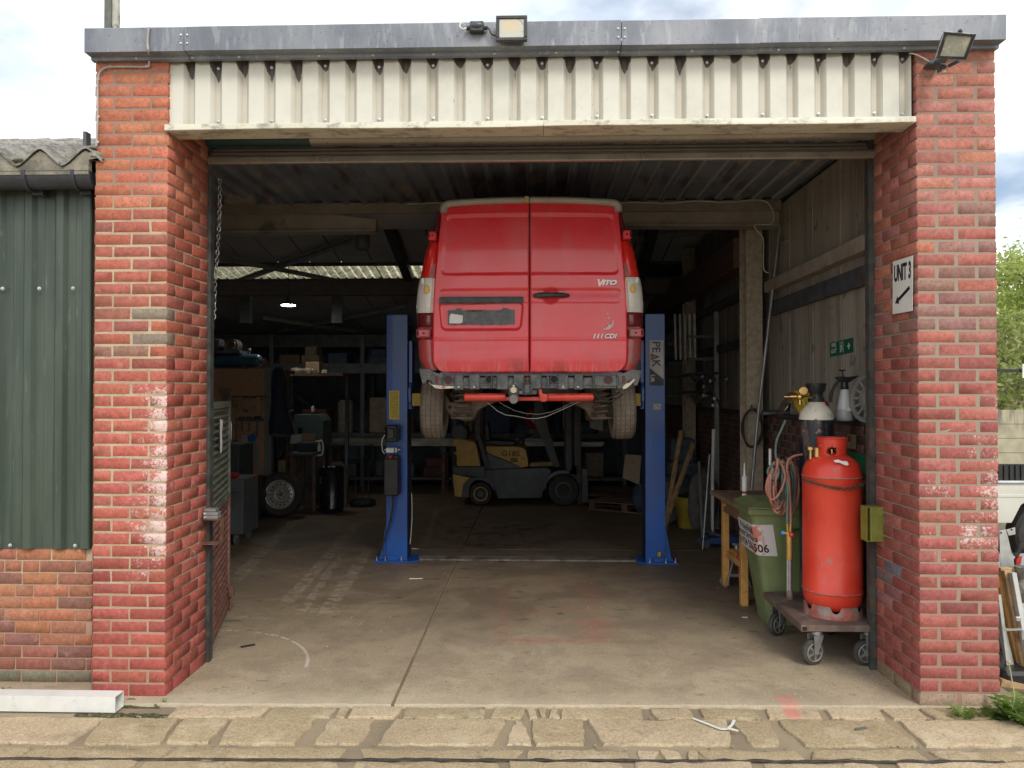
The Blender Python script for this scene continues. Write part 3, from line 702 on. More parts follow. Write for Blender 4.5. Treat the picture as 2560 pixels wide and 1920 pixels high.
# splice plates with bolts on the beams
for x0, x1, y0, y1 in ((484, 544, 403, 438), (1770, 1838, 380, 415)):
    a = Q(x0, y1, 7.4); b = Q(x1, y0, 7.4); q = MB(); q.box(a.x, b.x, 7.4, 7.5, a.z, b.z, .004); q.build('splice_plate', steel_beam, WB, ang=30)
    for k in (.2, .6): dot('bolt', screwm, (a.x + (b.x - a.x) * k, 7.395, (a.z + b.z) / 2), WB, 2.2)
# rear transverse beams and bracing under the pitched roof
q = MB(); q.box(-7.4, 2.6, 12.44, 12.5, 3.46, 3.70, .006); q.box(-7.4, 2.6, 12.38, 12.56, 3.445, 3.462); q.box(-7.4, 2.6, 12.38, 12.56, 3.70, 3.716); q.build('tie_beam', wmat('brown_primer_beam', (.17, .14, .13), .7), WB, smooth=False)
q = MB(); q.box(-7.4, 2.6, 12.14, 12.2, rz(12.2) - .04, rz(12.2) + .02); q.build('purlin', steel_dark, WB, smooth=False)
q = MB(); q.box(-7.4, 2.6, 15.2, 15.3, 2.75, 3.0); q.build('purlin', steel_dark, WB, smooth=False)
def onroof(px, py, dz=.10):
    d = ray(px, py); k = (rz(0) - dz - CAMZ) / (d.z + SLP * d.y); return CP + d * k
for (a, b, w_) in (((886, 595), (600, 697), .09), ((545, 640), (840, 697), .08), ((1018, 759), (560, 852), .09), ((657, 790), (905, 828), .09), ((1440, 610), (1900, 560), .07)):
    q = MB(); q.bar(onroof(*a), onroof(*b), w_, .012, 0); q.bar(onroof(*a) + Vector((0, .03, -.03)), onroof(*b) + Vector((0, .03, -.03)), .012, w_ * .8); q.build('brace', steel_grey, WB, smooth=False)
for a_, b_ in (((955, 520), (1024, 700)), ((1640, 540), (1600, 700))):
    q = MB(); q.bar(onroof(*a_, .15), onroof(*b_, .15), .15, .14, .01); q.build('rafter', steel_dark, WB, smooth=False)
q = MB(); q.bar(Q(1835, 488, 7.6), (2.48, 7.5, 3.30), .07, .03); q.build('knee_brace', steel_beam, WB, smooth=False)
for px in (618, 846):
    q = MB(); a = at(px, 742, 12.7); q.box(a.x - .09, a.x + .09, 12.6, 12.7, 3.0, 3.5); q.build('hanger', steel_dark, WB, smooth=False)
# ================================================================== roller shutter
RS = thing('roller_shutter', 'rolled up steel shutter along the top of the garage opening with green end cover', 'roller shutter', (0, 5.0, 3.3))
gx0 = PXR - .004; gx1 = QXL + .02
m_sh = wmat('dull_shutter_steel', (.36, .325, .27), .32, .45, .12, 6, (.26, .235, .20), (.45, .65), 3)
q = MB(); q.cyl((Q(672, 300, 5.0).x, 5.0, 3.523), (gx1 + .0, 5.0, 3.523), .047, n=24); q.build('curtain_roll', m_sh, RS)
q = MB(); q.cyl((gx0 - .1, 5.0, 3.523), (Q(672, 300, 5.0).x, 5.0, 3.523), .052, n=20); q.build('end_cover', wmat('dark_green_cover', (.012, .05, .048), .45), RS)
q = MB()
for k, (zc, yc) in enumerate(((3.460, 5.045), (3.432, 5.03))): q.cyl((gx0, yc, zc), (gx1, yc, zc), .018, n=12)
q.build('slat', wmat('shadowed_slat', (.20, .18, .165), .5, .3), RS)
q = MB(); q.box(gx0, gx1, 4.99, 5.03, 3.358, 3.406, .006); q.box(gx0, gx1, 5.0, 5.06, 3.406, 3.414, .002); q.build('bottom_bar', m_sh, RS, ang=30)
m_guide = wmat('green_grey_guide', (.06, .07, .066), .55, .2, .3, 12, (.10, .07, .055), (.5, .62), 8)
for xa, s in ((gx0, 1), (QXL - .05, 1)):
    q = MB()
    if xa < 0: q.box(xa, xa + .024, 5.01, 5.05, 0, 3.55); q.box(xa + .006, xa + .014, 5.05, 5.09, 0, 3.55)
    else: q.box(xa + .014, xa + .05, 5.005, 5.04, 0, 3.55); q.box(xa + .026, xa + .05, 5.04, 5.09, 0, 3.55)
    q.build('guide_rail', m_guide, RS, smooth=False)
# lock bracket on the left guide
LB = thing('lock_bracket', 'rusty steel lock bracket bolted to the left door jamb at knee height', 'lock bracket', (-2.2, 4.98, .9))
a = Q(433, 1175, 4.93); b = Q(470, 1122, 4.93)
q = MB(); q.box(a.x, a.x + .005, 4.93, 5.03, a.z, b.z); q.box(a.x, b.x, 4.93, 5.03, b.z - .006, b.z); q.box(a.x, b.x, 4.93, 5.03, a.z - .006, a.z); q.box(b.x - .006, b.x, 4.99, 5.03, a.z, b.z); q.build('bracket', rust, LB, smooth=False)
q = MB(); z = b.z; q.box(a.x + .02, b.x - .005, 4.935, 5.0, z + .001, z + .022, .003); q.box(a.x + .012, b.x - .004, 4.935, 5.0, z + .024, z + .046, .003); q.box(a.x + .015, b.x - .02, 4.94, 5.0, z + .048, z + .068, .003); q.build('lock_case', steel_grey, LB, smooth=False)
for k in range(2): dot('bolt', screwm, (a.x + .025, 4.933, z + .012 + .023 * k), LB, .9)
GB = thing('door_switch_box', 'olive green metal box fixed to the right door jamb beside the red gas cylinder', 'metal box', Q(1887, 1168, 4.95))
a = Q(1868, 1168, 4.94); b = Q(1907, 1094, 4.94); olive = wmat('olive_paint', (.20, .21, .04), .5, 0, .15, 20, (.12, .11, .04))
q = MB(); q.box(a.x + .022, b.x, 4.90, 5.0, a.z, b.z, .003); q.build('housing', olive, GB, smooth=False)
q = MB(); q.box(a.x, a.x + .021, 4.905, 5.0, a.z, a.z + .004); q.box(a.x, a.x + .021, 4.905, 5.0, b.z - .004, b.z); q.box(a.x, a.x + .003, 4.905, 5.0, a.z + .004, b.z - .004); q.build('side_flange', olive, GB, smooth=False)
# ================================================================== THE VAN ON THE LIFT
VY = 6.33
VC = (Q(900, 650, VY).x + Q(1389, 650, VY).x) / 2
def vx(px, Y=VY): return Q(px, 650, Y).x
def vz(py, Y=VY): return Q(1147, py, Y).z
t = T('faded_red_paint'); P, x, y, z, nn = t.pos()
lo = t.sm(t.noise(1.7, 6, rough=.65, dist=.4), .38, .64)
c = t.mix(lo, (.78, .022, .036), (.78, .045, .060))
c = t.mix(t.mul(t.sm(t.noise(4, 6, sx=1.4, sz=.5, rough=.7), .52, .72), .40), c, (.62, .14, .16))
# chalky bloom beside the door gap and water marks near the sill
ch = t.mul(t.sm(t.ab(t.sub(x, VC - .07)), .17, .02), t.mul(t.sm(z, 2.85, 3.05), t.sm(z, 3.36, 3.2)))
c = t.mix(t.mul(t.mul(ch, t.sm(t.noise(130, 6, rough=.9), .42, .62)), .5), c, (.55, .30, .30))
st = t.mul(t.sm(t.noise(26, 4, sx=2.2, sz=.18, rough=.7), .46, .66), t.sm(z, vz(770), vz(803)))
c = t.mix(t.mul(st, .65), c, (.70, .26, .24))
c = t.mix(t.mul(t.sm(t.noise(3.5, 5), .48, .62), t.mul(t.sm(z, 2.2, 2.02), t.mul(t.sm(x, -.55, -.3), .6))), c, (.30, .03, .035))
c = t.mix(t.mul(t.sm(t.noise(230, 2), .72, .76), .5), c, (.7, .5, .45))
m_red = t.bsdf(c, t.sm(lo, 0, 1, .34, .48), 0, t.bump(t.noise(70, 2), .0006, .5), Coat_Weight=.7, Coat_Roughness=.10)
m_red_dk = wmat('red_body_shell', (.45, .02, .032), .35, 0, .12, 5, Coat_Weight=.5)
t = T('grimy_red_corner'); P, x, y, z, nn = t.pos(); c = t.mix(t.sm(t.noise(9, 6, rough=.75), .46, .62), (.46, .05, .055), (.24, .13, .11)); m_corner = t.bsdf(c, .35, 0, None, Coat_Weight=.3)
t = T('grey_bumper_plastic'); c = t.mix(t.sm(t.noise(12, 6, rough=.75), .42, .6), (.075, .085, .09), (.15, .15, .145)); c = t.mix(t.mul(t.sm(t.noise(45, 4), .58, .68), .6), c, (.25, .24, .22)); m_bump = t.bsdf(c, .6, 0, t.bump(t.noise(60, 4), .002, .6))
m_dirtmetal = wmat('road_grimed_metal', (.19, .145, .11), .8, 0, .2, 12, (.09, .07, .055), (.45, .65), 5, bump=.3)
m_hitch = wmat('towbar_red', (.62, .055, .035), .38, 0, .1, 20, (.30, .05, .04), (.60, .70), 12)
VAN = thing('panel_van', 'faded red panel van raised on the two post lift with its rear bumper cover missing', 'van', (VC, 8.6, 2.0))
# body shell: sections lofted forward; half widths against height
W2 = lambda a: a / 256.7
ZT_ = vz(425)
SEC = [(0, 2.03), (.50, 2.02), (.80, 2.015), (.915, 2.03), (W2(243), 2.10), (W2(246), 2.25), (W2(248), 2.42), (W2(249), vz(650)), (W2(246), vz(620)), (W2(240), vz(590)), (W2(228), vz(530)), (W2(216), vz(490)), (W2(205), vz(462)), (W2(196), vz(446)), (.70, vz(436)), (.50, vz(431)), (.25, vz(428)), (0, vz(427))]
ring_pts = [(a, b) for a, b in SEC] + [(-a, b) for a, b in reversed(SEC[1:-1])]
zc = 2.72
def section(Y, sx, sz, drop=0.0, flat=0.0):
    return [(VC + a * sx, Y, zc + (b - zc) * sz - (drop if b > zc else 0)) for a, b in ring_pts]
stations = [(VY + .085, .955, .965), (VY + .095, .985, .985), (VY + .13, .998, .998), (VY + .27, 1.0, 1.0), (VY + 1.4, 1.0, 1.004), (VY + 2.8, 1.0, 1.0), (VY + 3.4, .99, .97)]
m = MB(); rr = [m.addv(section(*s)) for s in stations]
# bonnet and nose
rr.append(m.addv([(VC + a * .97, VY + 3.95, zc + (b - zc) * (1 if b < zc else .45)) for a, b in ring_pts]))
rr.append(m.addv([(VC + a * .90, VY + 4.55, zc + (b - zc) * (.95 if b < zc else .12)) for a, b in ring_pts]))
rr.append(m.addv([(VC + a * .74, VY + 4.72, zc + (b - zc) * (.8 if b < zc else -.1)) for a, b in ring_pts]))
n = len(ring_pts)
for a, b in zip(rr, rr[1:]):
    for k in range(n): m.f.append((a + k, a + (k + 1) % n, b + (k + 1) % n, b + k))
m.f.append(tuple(rr[0] + k for k in range(n))); m.f.append(tuple(rr[-1] + k for k in range(n)))
m.build('body', m_red_dk, VAN, ang=50)
def xo(z, side):
    """outer edge of the doors against height (measured)"""
    tb = [(vz(805), .790), (vz(780), .822), (vz(735), .828), (vz(660), .822), (vz(590), .806), (vz(530), .785), (vz(470), .762), (vz(425), .752)]
    for (z0, a), (z1, b) in zip(tb, tb[1:]):
        if z <= z1: break
    k = min(1, max(0, (z - z0) / (z1 - z0))); return a + (b - a) * k
def sst(x, a, b):
    if a == b: return float(x > a)
    t_ = min(1, max(0, (x - a) / (b - a))); return t_ * t_ * (3 - 2 * t_)
def rr_sdf(x, z, x0, x1, z0, z1, r):
    cx, cz = (x0 + x1) / 2, (z0 + z1) / 2; qx = abs(x - cx) - (x1 - x0) / 2 + r; qz = abs(z - cz) - (z1 - z0) / 2 + r
    return math.hypot(max(qx, 0), max(qz, 0)) + min(max(qx, qz), 0) - r
ZB, ZD = vz(805), vz(436)
SPX = vx(1144)       # the gap between the doors
def door(side):
    nu, nv = 96, 150; xin = .0045
    def zt(xx): return ZD - .034 * (xx / .76) ** 2.2
    def fn(u, v):
        # rounded lower outer corner
        zz = ZB + (ZD - ZB) * v; ex = xo(zz, side)
        r = .085
        if zz < ZB + r: ex -= r - math.sqrt(max(0, r * r - (ZB + r - zz) ** 2))
        a = xin + (ex - xin) * u; z = ZB + (zt(a) - ZB) * v
        d = .012 - .030 * (a / .8) ** 2.4 - .018 * sst(z, 3.0, 3.42) ** 1.5
        # blanked window panel
        s = rr_sdf(a, z, -.3, xo(z, side) - .055, vz(592), vz(463), .045); d -= .011 * sst(-s, -.004, .012)
        s2 = abs(z - (vz(457) - .02 * (a / .76) ** 2)); d += .004 * (1 - sst(s2, .0, .010))
        # middle band
        zb0, zb1 = vz(655), vz(624)
        s = rr_sdf(a, z, -.3, .765, zb0, zb1, .03); d -= .013 * sst(-s, -.003, .010) * (.25 + .75 * sst(z, zb0, zb1))
        if side < 0:      # plate recess
            k = (z - vz(713)) / (vz(657) - vz(713)); hw = .34 + .022 * k; cx = -(Q(1039, 0, VY).x - SPX)
            s = rr_sdf(a, z, cx - hw, cx + hw, vz(713), vz(650), .05); d -= .022 * sst(-s, -.005, .016)
        else:             # hand bowl behind the handle
            q = math.hypot(a - (Q(1190, 0, VY).x - SPX), z - vz(639)); d -= .026 * (1 - sst(q, .035, .074))
        d += .005 * sst(z, vz(729), vz(731)) - .005 * sst(z, vz(733), vz(736))
        d += .012 * sst(z, vz(735), vz(775)) * 0 + .010 * math.sin(math.pi * min(1, max(0, (z - ZB) / (vz(735) - ZB))))
        e = min(a - xin, ex - a, z - ZB, zt(a) - z); d -= .012 * (1 - sst(e, 0, .012)) ** 2
        return Vector((SPX + side * a, VY - d + .010, z))
    m = MB(); m.grid(fn, nu, nv)
    W = nu + 1; edge = list(range(W)) + [W * k + nu for k in range(1, nv + 1)] + [nv * W + k for k in range(nu - 1, -1, -1)] + [W * k for k in range(nv - 1, 0, -1)]
    back = m.addv([Vector((m.v[i].x, VY + .095, m.v[i].z)) for i in edge]); N = len(edge)
    for k in range(N): m.f.append((edge[k], edge[(k + 1) % N], back + (k + 1) % N, back + k))
    o = m.build('rear_door', m_red, VAN, ang=60); return o
dl, dr = door(-1), door(1)
dl['label'] = 'left rear door with the number plate recess'; dr['label'] = 'right rear door with the handle and badges'
q = MB(); q.box(SPX - .012, SPX + .012, VY + .028, VY + .034, ZB, ZD - .01); q.build('door_seal', black_rb, VAN, smooth=False)
# plate recess: bare dark opening with a torn edge, tape and a white sticker
a, b = Q(967, 701, VY), Q(1112, 669, VY)
t = T('scraped_dark_recess'); c = t.mix(t.sm(t.noise(18, 5), .4, .65), (.10, .11, .115), (.14, .15, .155)); m_rec = t.bsdf(c, .6)
pts = []
for i in range(40): u = i / 39; pts.append((a.x + (b.x - a.x) * u, a.z + R.uniform(-.004, .006) - .006 * (.5 < u < .9)))
for i in range(40): u = i / 39; pts.append((b.x + (a.x - b.x) * u, b.z + R.uniform(-.004, .004) + (.014 if .10 < u < .2 or .8 < u < .88 else 0)))
q = MB(); q.prism(pts, 'Y', VY + .0155, VY + .02); q.build('plate_recess', m_rec, dl, smooth=False)
a, b = Q(970, 698, VY), Q(999, 678, VY); q = MB(); q.prism([(a.x, a.z), (b.x - .02, a.z - .002), (b.x, a.z + .008), (b.x + .002, b.z - .012), (a.x + .016, b.z + .004), (a.x + .003, b.z - .016)], 'Y', VY + .0135, VY + .0154); q.build('sticker', paper, dl, smooth=False)
a, b = Q(1007, 674, VY), Q(1040, 669, VY); q = MB(); q.box(a.x, b.x, VY + .0125, VY + .0154, a.z, b.z, .001); q.build('bracket', rust, dl, smooth=False)
# black grip strip with the raised maker's name, and the handle
m_trim = wmat('black_trim', (.028, .032, .034), .45, 0, .15, 20, (.06, .065, .065), (.5, .66), 9)
a, b = Q(949, 655.5, VY), Q(1131, 641, VY)
q = MB(); r_ = .014; q.prism([(a.x, a.z), (b.x, a.z), (b.x, b.z - r_), (b.x - .004, b.z - .004), (b.x - r_, b.z), (a.x + r_, b.z), (a.x + .004, b.z - .004), (a.x, b.z - r_)], 'Y', VY - .020, VY + .012, .004); q.build('grip_strip', m_trim, dl)
text('lettering', 'Mercedes-Benz', .042, FRONT(((a.x + b.x) / 2 + .02, VY - .0202, (a.z + b.z) / 2 + .001)), wmat('trim_letters', (.05, .055, .055), .35), dl, .0008, 1.25)
a, b = Q(1152.5, 644.5, VY), Q(1229, 632.5, VY); zc_ = (a.z + b.z) / 2
q = MB(); hh = (b.z - a.z) / 2
q.tube([(a.x + (b.x - a.x) * u, VY - .004 - .026 * math.sin(math.pi * min(1, max(0, u))) ** .5, zc_ + .002 * math.sin(3 * u)) for u in [i / 20 for i in range(21)]], [hh * (.55 + .45 * min(1, 6 * min(u, 1 - u))) * (1 if u < .5 else .88) for u in [i / 20 for i in range(21)]], 12); q.build('handle', m_trim, dr)
# badges
m_badge = wmat('chrome_badge', (.9, .9, .9), .35, .1, .03); bf = bpy.data.fonts[0] if len(bpy.data.fonts) else None
a = Q(1311, 611.5, VY)
m_bsh = wmat('badge_shadow', (.16, .15, .15), .4)  # dark copy of the letters, offset as a painted drop shadow
for dx, dz, dy, mm in ((.0045, -.005, .0035, m_bsh), (0, 0, -.0015, m_badge)):
    text('badge', 'V', .078, FRONT((a.x - .062 + dx, VY + .014 + dy, a.z + .002 + dz)), mm, dr, .0015, 1.1, .0034, shear=.25)
    text('badge', 'ITO', .054, FRONT((a.x + .020 + dx, VY + .014 + dy, a.z + .004 + dz)), mm, dr, .0015, 1.3, .0030, shear=.25)
a = Q(1307.5, 726.5, VY)
for dx, dz, dy, mm in ((.003, -.004, .0025, m_bsh), (0, 0, -.001, m_badge)):
    text('badge', '111', .054, FRONT((a.x - .064 + dx, VY + .004 + dy, a.z + dz)), mm, dr, .0012, 1.15, .001, shear=.25)
    text('badge', 'CDI', .054, FRONT((a.x + .040 + dx, VY + .004 + dy, a.z + dz)), mm, dr, .0012, 1.1, .001, shear=.25)
# remains of a round sticker: flaked white crescent
cz_ = Q(1309, 694, VY); q = MB(); rs = .066
def cres(a0, a1, r0, r1, cx, cz):
    o = []
    for i in range(14): k = i / 13; g = a0 + (a1 - a0) * k; o.append((cx + (r1 + R.uniform(-.002, .002)) * math.cos(g), cz + (r1 + R.uniform(-.001, .001)) * math.sin(g)))
    for i in range(14): k = 1 - i / 13; g = a0 + (a1 - a0) * k; w_ = math.sin(math.pi * min(1, max(0, k))) ; o.append((cx + (r1 - (r1 - r0) * w_ + R.uniform(-.004, .003)) * math.cos(g), cz + (r1 - (r1 - r0) * w_ + R.uniform(-.003, .003)) * math.sin(g)))
    return o
m_flk = wmat('flaked_white', (.74, .66, .62), .6)
for (a0, a1, r0, r1) in ((-1.95, .28, .043, .066),):
    pts = cres(a0, a1, r0, r1, cz_.x, cz_.z - .004); q = MB(); q.prism(pts, 'Y', VY + .0015, VY + .0135); q.build('sticker_residue', m_flk, dr, smooth=False)
for i in range(9):
    g = R.uniform(-1.5, 1.6); rr_ = R.uniform(.022, .06); s_ = R.uniform(.003, .009); px_, pz_ = cz_.x + rr_ * math.cos(g), cz_.z + rr_ * math.sin(g) + .012
    q = MB(); q.prism([(px_ + s_ * R.uniform(.6, 1.2) * math.cos(k * 1.05), pz_ + s_ * R.uniform(.6, 1.2) * math.sin(k * 1.05)) for k in range(6)], 'Y', VY + .0015, VY + .0132); q.build('sticker_residue', m_flk, dr, smooth=False)
# pale spoiler strip over the doors
t = T('primer_grey_strip'); c = t.mix(t.sm(t.noise(8, 5), .4, .65), (.44, .42, .37), (.36, .345, .31)); m_strip = t.bsdf(c, .55)
def strip(side):
    m = MB(); xs = [SPX + side * .003] + [SPX + side * (.05 + .63 * i / 9) for i in range(10)]
    path = []
    for i, X in enumerate(xs): path.append((X, vz(431) - .032 * (abs(X - SPX) / .76) ** 2.1))
    e = abs(vx(953) - SPX) if side < 0 else abs(vx(1341) - SPX)
    zE = path[-1][1]
    path += [(SPX + side * (e - .045), zE - .006), (SPX + side * (e - .020), zE - .026), (SPX + side * (e - .016), zE - .060), (SPX + side * (e - .016), zE - .078)]
    rs_ = [.027] * 9 + [.028, .030, .032, .034, .034, .030, .026]
    rs_ = rs_[:len(path)] + [.012] * (len(path) - len(rs_))
    pr = None; idx = []
    for i, (X, Z) in enumerate(path):
        p0 = path[max(0, i - 1)]; p1 = path[min(len(path) - 1, i + 1)]; d = Vector((p1[0] - p0[0], 0, p1[1] - p0[1])).normalized(); nrm_ = Vector((-d.z, 0, d.x)); r = rs_[i]
        idx.append(m.addv([Vector((X, 0, Z)) + nrm_ * (r * math.cos(g)) + Vector((0, VY + .02 - .045 * math.sin(g) * (1 if math.sin(g) > 0 else .8), 0)) for g in [2 * math.pi * k / 16 for k in range(16)]]))
    for a, b in zip(idx, idx[1:]):
        for k in range(16): m.f.append((a + k, a + (k + 1) % 16, b + (k + 1) % 16, b + k))
    for a in (idx[0], idx[-1]): m.f.append(tuple(a + k for k in range(16)))
    return m.build('roof_strip', m_strip, VAN, ang=60)
strip(-1); strip(1)
q = MB(); q.box(vx(1133), SPX - .004, VY - .027, VY + .02, vz(431) - .026, vz(431) + .026, .008); q.build('tape_patch', wmat('yellow_tape', (.55, .45, .22), .6), VAN, smooth=False)
# rear corners outside the doors: lamps, brackets, lower panels
def outer(z):
    pr = [(b, a) for a, b in SEC[3:15]]; pr.sort()
    for (z0, a), (z1, b) in zip(pr, pr[1:]):
        if z <= z1: break
    k = min(1, max(0, (z - z0) / (z1 - z0 + 1e-9))); return a + (b - a) * k
def corner(side, z0, z1, name, mat, in0=.012, out=.004, bulge=.02, cut=None, th=.03, nz=14, label=None, lim=None):
    m = MB(); nu = 12
    def fn(u, v):
        z = z0 + (z1 - z0) * v; xi_ = xo(z, side) + in0; xe = outer(z) + out
        if lim: xi_, xe = lim(z, xi_, xe)
        a = xi_ + (xe - xi_) * math.sin(u * math.pi / 2) if u < 1 else xe
        y = VY + .010 + (.10 * (1 - math.cos(u * math.pi / 2))) - bulge * math.sin(math.pi * v) ** .4 * (1 - u)
        return Vector((VC + side * a, y + .012, z))
    m.grid(fn, nu, nz)
    W = nu + 1; edge = list(range(W)) + [W * k + nu for k in range(1, nz + 1)] + [nz * W + k for k in range(nu - 1, -1, -1)] + [W * k for k in range(nz - 1, 0, -1)]
    back = m.addv([m.v[i] + Vector((-side * .02, th, 0)) for i in edge]); N = len(edge)
    for k in range(N): m.f.append((edge[k], edge[(k + 1) % N], back + (k + 1) % N, back + k))
    o = m.build(name, mat, VAN, ang=55)
    if label: o['label'] = label
    return o
def lens(name, col, rough, lines, alt=None, em=0):
    t = T(name); P, x, y, z, nn = t.pos()
    lx = t.sm(t.ab(t.sub(t.m_('FRACT', t.mul(x, lines)), .5)), .36, .44); lz = t.sm(t.ab(t.sub(t.m_('FRACT', t.mul(z, lines)), .5)), .36, .44)
    c = t.mix(t.mul(t.mxx(lx, lz), .5), col, alt or tuple(v * .45 for v in col))
    c = t.mix(t.mul(t.sm(t.noise(16, 4), .5, .7), .35), c, tuple(v * .6 for v in col))
    return t.bsdf(c, rough, 0, t.bump(t.mxx(lx, lz), .0015, .6), Coat_Weight=.6, Coat_Roughness=.08)
m_lr = lens('red_lens', (.85, .02, .01), .25, 95); m_lc = lens('clear_lens', (.86, .83, .76), .3, 75, (.40, .37, .30)); m_ld = lens('dark_red_lens', (.17, .01, .015), .2, 60)
t = T('amber_bulb'); m_amb = t.bsdf((.7, .45, .12), .4)
for s in (-1, 1):
    up = lambda z, a, b: (a, min(b, a + (.035 + .55 * (vz(512) - z))) if z > vz(545) else b)
    TL = corner(s, vz(597), vz(520), 'tail_lamp', m_lr, .020, .000, .012, lim=up, label=('left' if s < 0 else 'right') + ' red upper tail lamp lens')
    corner(s, vz(674), vz(598), 'tail_lamp', m_lc, .016, .003, .016, label=('left' if s < 0 else 'right') + ' clear middle lamp lens')
    corner(s, vz(704), vz(675), 'tail_lamp', m_ld, .016, .002, .012, label=('left' if s < 0 else 'right') + ' dark red lower lamp lens')
    # pinkish clear sweep under the red lens
    corner(s, vz(597), vz(566), 'lens_sweep', wmat('pink_lens', (.50, .20, .20), .3, 0, .1, Coat_Weight=.5), .018, -.035, .020, lim=lambda z, a, b: (a, a + max(.006, (b - a) * (.9 - .85 * (z - vz(597)) / (vz(566) - vz(597))))))
    ax = VC + s * (xo(vz(625), s) + .055); q = MB(); q.ball((ax, VY + .0, vz(624)), (.026, .008, .036), 12, 8); q.build('bulb', m_amb, VAN)
    q = MB(); q.box(ax + s * .035 - .014, ax + s * .035 + .014, VY + .012, VY + .02, vz(612), vz(599), .003); q.build('reflector', white_pl, VAN, smooth=False)
    corner(s, vz(800), vz(733), 'corner_panel', m_corner, .010, .002, .004, nz=20)
    corner(s, vz(500), vz(452), 'upper_pillar', wmat('dark_red_pillar', (.10, .012, .02), .35, Coat_Weight=.3), .014, -.004, .0, lim=lambda z, a, b: (a, max(a + .02, b - .01)))
    for z0, z1 in ((vz(517.5), vz(499)), (vz(729), vz(710))):
        a_ = xo((z0 + z1) / 2, s); xa, xb = VC + s * (a_ + .010), VC + s * (outer((z0 + z1) / 2) - .004)
        q = MB(); q.box(min(xa, xb), max(xa, xb), VY - .018, VY + .07, z0, z1, .010); h = q.build('hinge_cover', m_corner if z0 < 2.5 else m_red, VAN)
        q = MB(); xm = xa + (xb - xa) * .45; q.cyl((xm, VY - .020, (z0 + z1) / 2), (xm, VY - .016, (z0 + z1) / 2), .0085, n=12); q.build('hole', void, h)
        q = MB(); xm = xa + (xb - xa) * .86; q.box(xm - .006, xm + .006, VY - .020, VY - .015, z0 + .014, z1 - .012); q.build('slot', void, h, smooth=False)
# torn white bits of bumper cover
q = MB(); pp = [(925, 825), (934, 831), (945, 832), (990, 834), (985, 838), (955, 840), (941, 838.5), (933, 832)]; q.prism([((Q(a, b, VY).x), Q(a, b, VY).z) for a, b in pp], 'Y', VY - .02, VY - .012); q.build('torn_bumper_edge', wmat('torn_cream_edge', (.66, .60, .50), .6, 0, .2, 30, (.45, .06, .05), (.52, .6), 12), VAN, smooth=False)
q = MB(); pp = [(1344, 836), (1352, 829), (1360, 826), (1369, 818), (1371, 821), (1362, 831), (1354, 838), (1346, 841)]; q.prism([((Q(a, b, VY).x), Q(a, b, VY).z) for a, b in pp], 'Y', VY - .02, VY - .012); q.build('torn_bumper_edge', wmat('torn_white_edge', (.66, .60, .50), .6), VAN, smooth=False)
# bumper support with ribs, sockets and end shells
zb0, zb1 = vz(841), vz(812)
q = MB(); q.box(vx(958), vx(1331), VY - .01, VY + .09, zb0 + .006, zb1 - .012, .008); q.box(vx(962), vx(1328), VY - .022, VY - .01, vz(832), vz(829), .002); bp = q.build('bumper_support', m_bump, VAN, ang=40)
q = MB(); q.box(vx(950), vx(1345), VY + .03, VY + .09, vz(812), vz(804)); q.build('sill_shadow_gap', steel_dark, VAN, smooth=False)
for a, b, top in ((982, 1002, 809), (1014, 1037, 808), (1073, 1098, 808), (1109, 1132, 808), (1145, 1170, 808), (1205, 1227, 808), (1240, 1259, 808), (1181, 1186, 812), (1279, 1283, 812), (1060, 1064, 812)):
    q = MB(); q.box(vx(a), vx(b), VY - .034, VY + .02, zb0 + R.uniform(-.004, .006), vz(top) + R.uniform(-.004, .004), .006); q.build('rib', m_bump, bp, ang=40)
for a, b in ((958, 982), (1283, 1331)):
    q = MB(); q.box(vx(a), vx(b), VY - .026, VY - .01, vz(834), vz(811), .004); q.box(vx(a) + .01, vx(b) - .01, VY - .031, VY - .026, vz(822), vz(820)); q.box(vx(a) + .01, vx(b) - .01, VY - .031, VY - .026, vz(816.5), vz(815)); q.build('rib_panel', m_bump, bp, smooth=False)
for cx, mt in ((970, 1), (1058, 0), (1197, 0), (1313, 1)):
    X = vx(cx); Z = vz(819.5); q = MB(); q.lathe([(.034, 0), (.036, .012), (.030, .016), (.029, .004)], (X, VY - .028, Z), (0, -1, 0), 20, caps=False); h = q.build('socket_ring', m_bump, bp)
    q = MB(); q.cyl((X, VY - .029, Z), (X, VY - .032, Z), .0285, n=20); q.build('hole', wmat('hole_red', (.09, .015, .02), .6) if mt else void, bp)
for k, cx in enumerate((992, 1025, 1216, 1248)):
    q = MB(); q.obox((vx(cx), VY - .037, vz(836)), (.02, .006, .014), None, .003); q.build('clip', galv, bp)
for s, o in ((-1, [(905, 797), (925, 797), (943, 806), (958, 808), (958, 838), (946, 838), (936, 834), (931, 822), (922, 820), (920, 828), (912, 828), (908, 812)]), (1, [(1385, 800), (1362, 798), (1348, 806), (1333, 808), (1333, 838), (1342, 840), (1351, 836), (1357, 823), (1368, 821), (1368, 832), (1377, 833), (1383, 815)])):
    pts = [(Q(a, b, VY).x, Q(a, b, VY).z) for a, b in o]; q = MB(); q.prism(pts if s < 0 else pts, 'Y', VY + .0, VY + .10, .005); e = q.build('bumper_end', m_bump, VAN, ang=50)
    xa = 938 if s < 0 else 1352; q = MB(); q.box(vx(xa) - .012 - s * .02, vx(xa) + .012 - s * .02, VY - .006, VY + .0, vz(828), vz(812), .002); q.build('lamp_cutout', wmat('cutout_red', (.14, .02, .02), .5), e, smooth=False)
    q = MB(); q.box(vx(xa) - s * .075 - .010, vx(xa) - s * .075 + .010, VY - .014, VY + .0, vz(835), vz(815), .006); q.build('rib', m_bump, e, ang=50)
